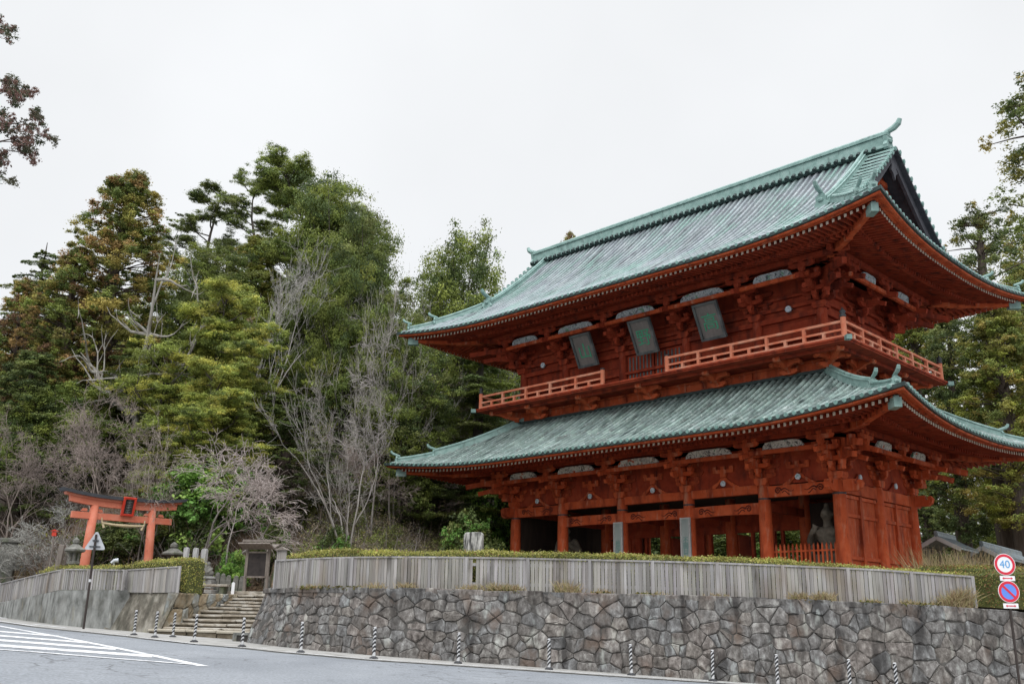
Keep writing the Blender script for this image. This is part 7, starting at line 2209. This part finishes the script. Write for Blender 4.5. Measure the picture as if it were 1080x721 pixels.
V, Q, T = cards(rg, C, Rd, 150, .075, .4, [(.085, .05, .04), (.05, .048, .03), (.10, .06, .05), (.035, .042, .022)], [2, 3, 2, 2], flat=.85, up=.2)
np_object('crown', V - off, Q, 'leaf', T, r)

# ------------------------------------------------------------------ the unbroken wood behind them
SKY_PX = [-60, 0, 30, 60, 90, 115, 150, 170, 200, 240, 270, 320, 360, 400, 420, 450, 480, 510, 540, 570, 640]
SKY_Y = [300, 292, 285, 250, 222, 210, 222, 262, 262, 255, 235, 205, 215, 255, 305, 322, 290, 312, 330, 345, 420]
rg = np.random.default_rng(5)
C, Rd = [], []
tries = 0
while len(C) < 2600 and tries < 60000:
    tries += 1
    px = rg.uniform(-60, 590); Y = rg.uniform(58, 96); x = px_dir(px) * Y
    d = float(hill_dist(x, Y))
    if d < 11 or d > 44: continue
    z = float(land_z(x, Y)); hgt = rg.uniform(3.5, 9.5); R = rg.uniform(1.2, 2.3); n = int(rg.integers(8, 15))
    for k in range(n):
        t = (k + rg.random()) / n; a = rg.uniform(0, 2 * pi); rr = R * (1.05 - t) * rg.uniform(.4, 1.1)
        q = np.array([x + rr * cos(a), Y + rr * sin(a), z + .4 + t * hgt])
        e_ = q[2] / q[1] * 1032.5 * 1.0
        qpx = 540 + 1032.5 * q[0] / q[1]
        f_ = np.dot(q, _F); yy = 360.5 - FPX * np.dot(q, _U) / f_
        if yy < np.interp(qpx, SKY_PX, SKY_Y) + 14: continue
        C.append(q); Rd.append(rg.uniform(.55, 1.05) * (1.2 - .5 * t))
V, Q, T = cards(rg, C, Rd, 110, .22, .5, DARK[:2] + GREEN + YGREEN[:2] + [(.13, .12, .035), (.11, .075, .04)], [2, 3, 3, 3, 2, 1, 1.5, 2, 2, 1], flat=.75, up=.5)
tag(np_object('hillside_woods', V, Q, 'leaf', T), kind='stuff')

# ------------------------------------------------------------------ undergrowth, litter and dry grass (nothing one could count)
rg = np.random.default_rng(77)
def hill_points(n, xr, yr, dmin, dmax):
    X = rg.uniform(*xr, n * 4); Y = rg.uniform(*yr, n * 4); d = hill_dist(X, Y); px = 540 + 1032.5 * X / Y
    k = (d > dmin) & (d < dmax) & (px > -60) & (px < 640) & (Y > np.interp(px, EDGE_PX, EDGE_Y) + 1.5)
    X, Y = X[k][:n], Y[k][:n]
    lx = (X - GC0[0]) * UX[0] + (Y - GC0[1]) * UX[1]; ly = (X - GC0[0]) * VY[0] + (Y - GC0[1]) * VY[1]
    k = ~((np.abs(lx) < HX + 2) & (np.abs(ly) < HY + 2)); X, Y = X[k], Y[k]
    return X, Y, land_z(X, Y)
X, Y, Z = hill_points(1500, (-50, 14), (46, 100), 2.0, 30)
k = (_vnoise(X, Y, 5, 12) > .40); X, Y, Z = X[k], Y[k], Z[k]
C = np.stack([X, Y, Z + .3], -1); Rd = rg.uniform(.45, 1.5, len(X))
V, Q, T = cards(rg, C, Rd, 150, .15, .5, GREEN + YGREEN + [(.13, .11, .045), (.15, .12, .07)], [3, 2, 3, 1, 2, 2, 1, 1, 2, 2], flat=.7, up=.4)
X, Y, Z = hill_points(900, (-30, 8), (46, 84), .6, 9)
k = _vnoise(X, Y, 3.2, 31) > .36; X, Y, Z = X[k], Y[k], Z[k]
k = 540 + 1032.5 * X / Y > 318; X, Y, Z = X[k], Y[k], Z[k]
V2, Q2, T2 = cards(rg, np.stack([X, Y, Z + rg.uniform(.3, 1.7, len(X))], -1), rg.uniform(.5, 1.3, len(X)), 150, .13, .45, [(.125, .125, .045), (.10, .118, .034), (.15, .125, .08), (.085, .105, .03), (.17, .14, .105)], [3, 3, 2, 2, 2], flat=.8, up=.4)
V, Q, T = join([(V, Q, T), (V2, Q2, T2)])
tag(np_object('hillside_shrubbery', V, Q, 'leaf', T), kind='stuff')
X, Y, Z = hill_points(3000, (-48, 14), (44, 100), .8, 30)
A, B, R0, R1, TT = [], [], [], [], []
for x, y, z in zip(X, Y, Z):
    base = np.array([(.28, .235, .21), (.21, .17, .145), (.33, .30, .28), (.19, .145, .115)][rg.integers(0, 4)]) * rg.uniform(.7, 1.2)
    hgt = rg.uniform(.7, 2.9)
    for q in range(int(rg.integers(4, 9))):
        d = unit([rg.normal(0, .5), rg.normal(0, .5), 1]); p = np.array([x + rg.normal(0, .25), y + rg.normal(0, .25), z - .1])
        pts, rad, dd = bent(rg, p, d, hgt * rg.uniform(.6, 1.2), .016, 4, .18, -.03)
        for i in range(4): A.append(pts[i]); B.append(pts[i + 1]); R0.append(rad[i]); R1.append(rad[i + 1]); TT.append(base)
        for w in range(3):
            i = int(rg.integers(1, 5)); p2, r2, _ = bent(rg, pts[i], unit(pts[i] - pts[i - 1]) + rg.normal(0, .6, 3), hgt * .35, .009, 2, .2, 0)
            for j in range(2): A.append(p2[j]); B.append(p2[j + 1]); R0.append(.008); R1.append(.007); TT.append(base * 1.1)
V, Q = tubes_np(A, B, R0, R1, 3)
tag(np_object('hillside_brushwood', V, Q, 'twig', np.repeat(np.array(TT), 6, 0)), kind='stuff')
# fallen leaves
n = 26000
X = rg.uniform(-26, 2, n * 3); Y = rg.uniform(43.5, 66, n * 3); px = 540 + 1032.5 * X / Y
k = (px > -30) & (px < 480) & (Y > np.interp(px, EDGE_PX, EDGE_Y) + 2.0) & (hill_dist(X, Y) > -2.5) & (hill_dist(X, Y) < 14); X, Y = X[k][:n], Y[k][:n]
P = np.stack([X, Y, land_z(X, Y) + .03], -1)
V, Q = leaf_quads(P, np.tile([0, -.3, 1.0], (len(P), 1)), .17, .6, rg, .4)
T = np.array([(.20, .125, .075), (.14, .085, .05), (.27, .19, .125), (.09, .06, .04)])[rg.integers(0, 4, len(P))] * rg.uniform(.7, 1.3, (len(P), 1))
tag(np_object('leaf_litter', V, Q, 'leaf', np.repeat(T, 4, 0)), kind='stuff')
# dry grass on the bank left of the torii and in tufts along the wall head
P0, D0 = [], []
n = 9000
X = rg.uniform(-34, -15, n * 3); Y = rg.uniform(42, 58, n * 3); px = 540 + 1032.5 * X / Y
k = (px > -40) & (px < 84) & (Y > np.interp(px, EDGE_PX, EDGE_Y) + 1.2) & (hill_dist(X, Y) < 6); X, Y = X[k][:n], Y[k][:n]
for x, y, z in zip(X, Y, land_z(X, Y)): P0.append((x, y, z - .02)); D0.append((rg.normal(0, .35), rg.normal(0, .35), 1, rg.uniform(.12, .38)))
for px, nn, hh in [(400, 60, .22), (432, 90, .26), (500, 120, .22), (528, 170, .30), (545, 120, .25), (600, 90, .42), (606, 70, .3), (640, 40, .18), (850, 130, .26), (875, 190, .30), (760, 40, .16), (968, 60, .2), (1012, 160, .5), (1022, 200, .62), (330, 50, .16), (700, 40, .15), (925, 50, .18), (1000, 60, .3)]:
    for _ in range(nn):
        pp = px + rg.normal(0, 6); Yp = main_top_Y(pp) + .16 + rg.uniform(-.14, .1); q = plan(pp, Yp)
        zb = float(np.interp(pp, FENCE_PX, MAIN_FB[:, 2])) - .03
        P0.append((q[0], q[1], zb)); D0.append((rg.normal(0, .45), rg.normal(-.15, .25), 1, hh * rg.uniform(.4, 1.2)))
for _ in range(1500):
    pp = rg.uniform(978, 1062); Yp = rg.uniform(39.5, 45); q = plan(pp, Yp); P0.append((q[0], q[1], float(land_z(*q)) - .02)); D0.append((rg.normal(0, .25), rg.normal(0, .25), 1, rg.uniform(1.4, 3.1)))
P0 = np.array(P0); D0 = np.array(D0); L_ = D0[:, 3:4]; Dn = D0[:, :3] / np.linalg.norm(D0[:, :3], axis=1)[:, None]
mid_ = P0 + Dn * L_ * .6; end_ = P0 + Dn * L_ + np.stack([Dn[:, 0], Dn[:, 1], -.25 * np.ones(len(P0))], -1) * L_ * .25
V1, Q1 = tubes_np(P0, mid_, np.full(len(P0), .010), np.full(len(P0), .008), 3); V2, Q2 = tubes_np(mid_, end_, np.full(len(P0), .008), np.full(len(P0), .003), 3)
T = np.array([(.36, .28, .15), (.42, .34, .20), (.28, .20, .11), (.30, .27, .12)])[rg.integers(0, 4, len(P0))]
tag(np_object('dry_grass', np.concatenate([V1, V2]), np.concatenate([Q1, Q2 + len(V1)]), 'twig', np.concatenate([np.repeat(T, 6, 0)] * 2)), kind='stuff')
# moss and weeds at the wall head
n = 2600
pp = rg.uniform(295, 1040, n); keep = _vnoise(pp, pp * 0, 22, 4) > .55; pp = pp[keep]
Yp = np.array([main_top_Y(q) for q in pp]) + .12 + rg.uniform(-.16, .1, len(pp)); X = px_dir(pp) * Yp
P = np.stack([X, Yp, np.interp(pp, FENCE_PX, MAIN_FB[:, 2]) + rg.uniform(-.06, .05, len(pp))], -1)
V, Q = leaf_quads(P, np.tile([0, -.4, 1.0], (len(P), 1)), .09, .6, rg, .6)
T = np.array([(.10, .11, .025), (.15, .14, .03), (.18, .12, .04), (.07, .07, .02)])[rg.integers(0, 4, len(P))]
tag(np_object('moss', V, Q, 'leaf', np.repeat(T, 4, 0)), kind='stuff')
for o in list(bpy.data.objects):            # prototypes keep no helper properties
    for k in ('H', 'W', 'CX', 'CY'):
        if k in o.keys(): del o[k]
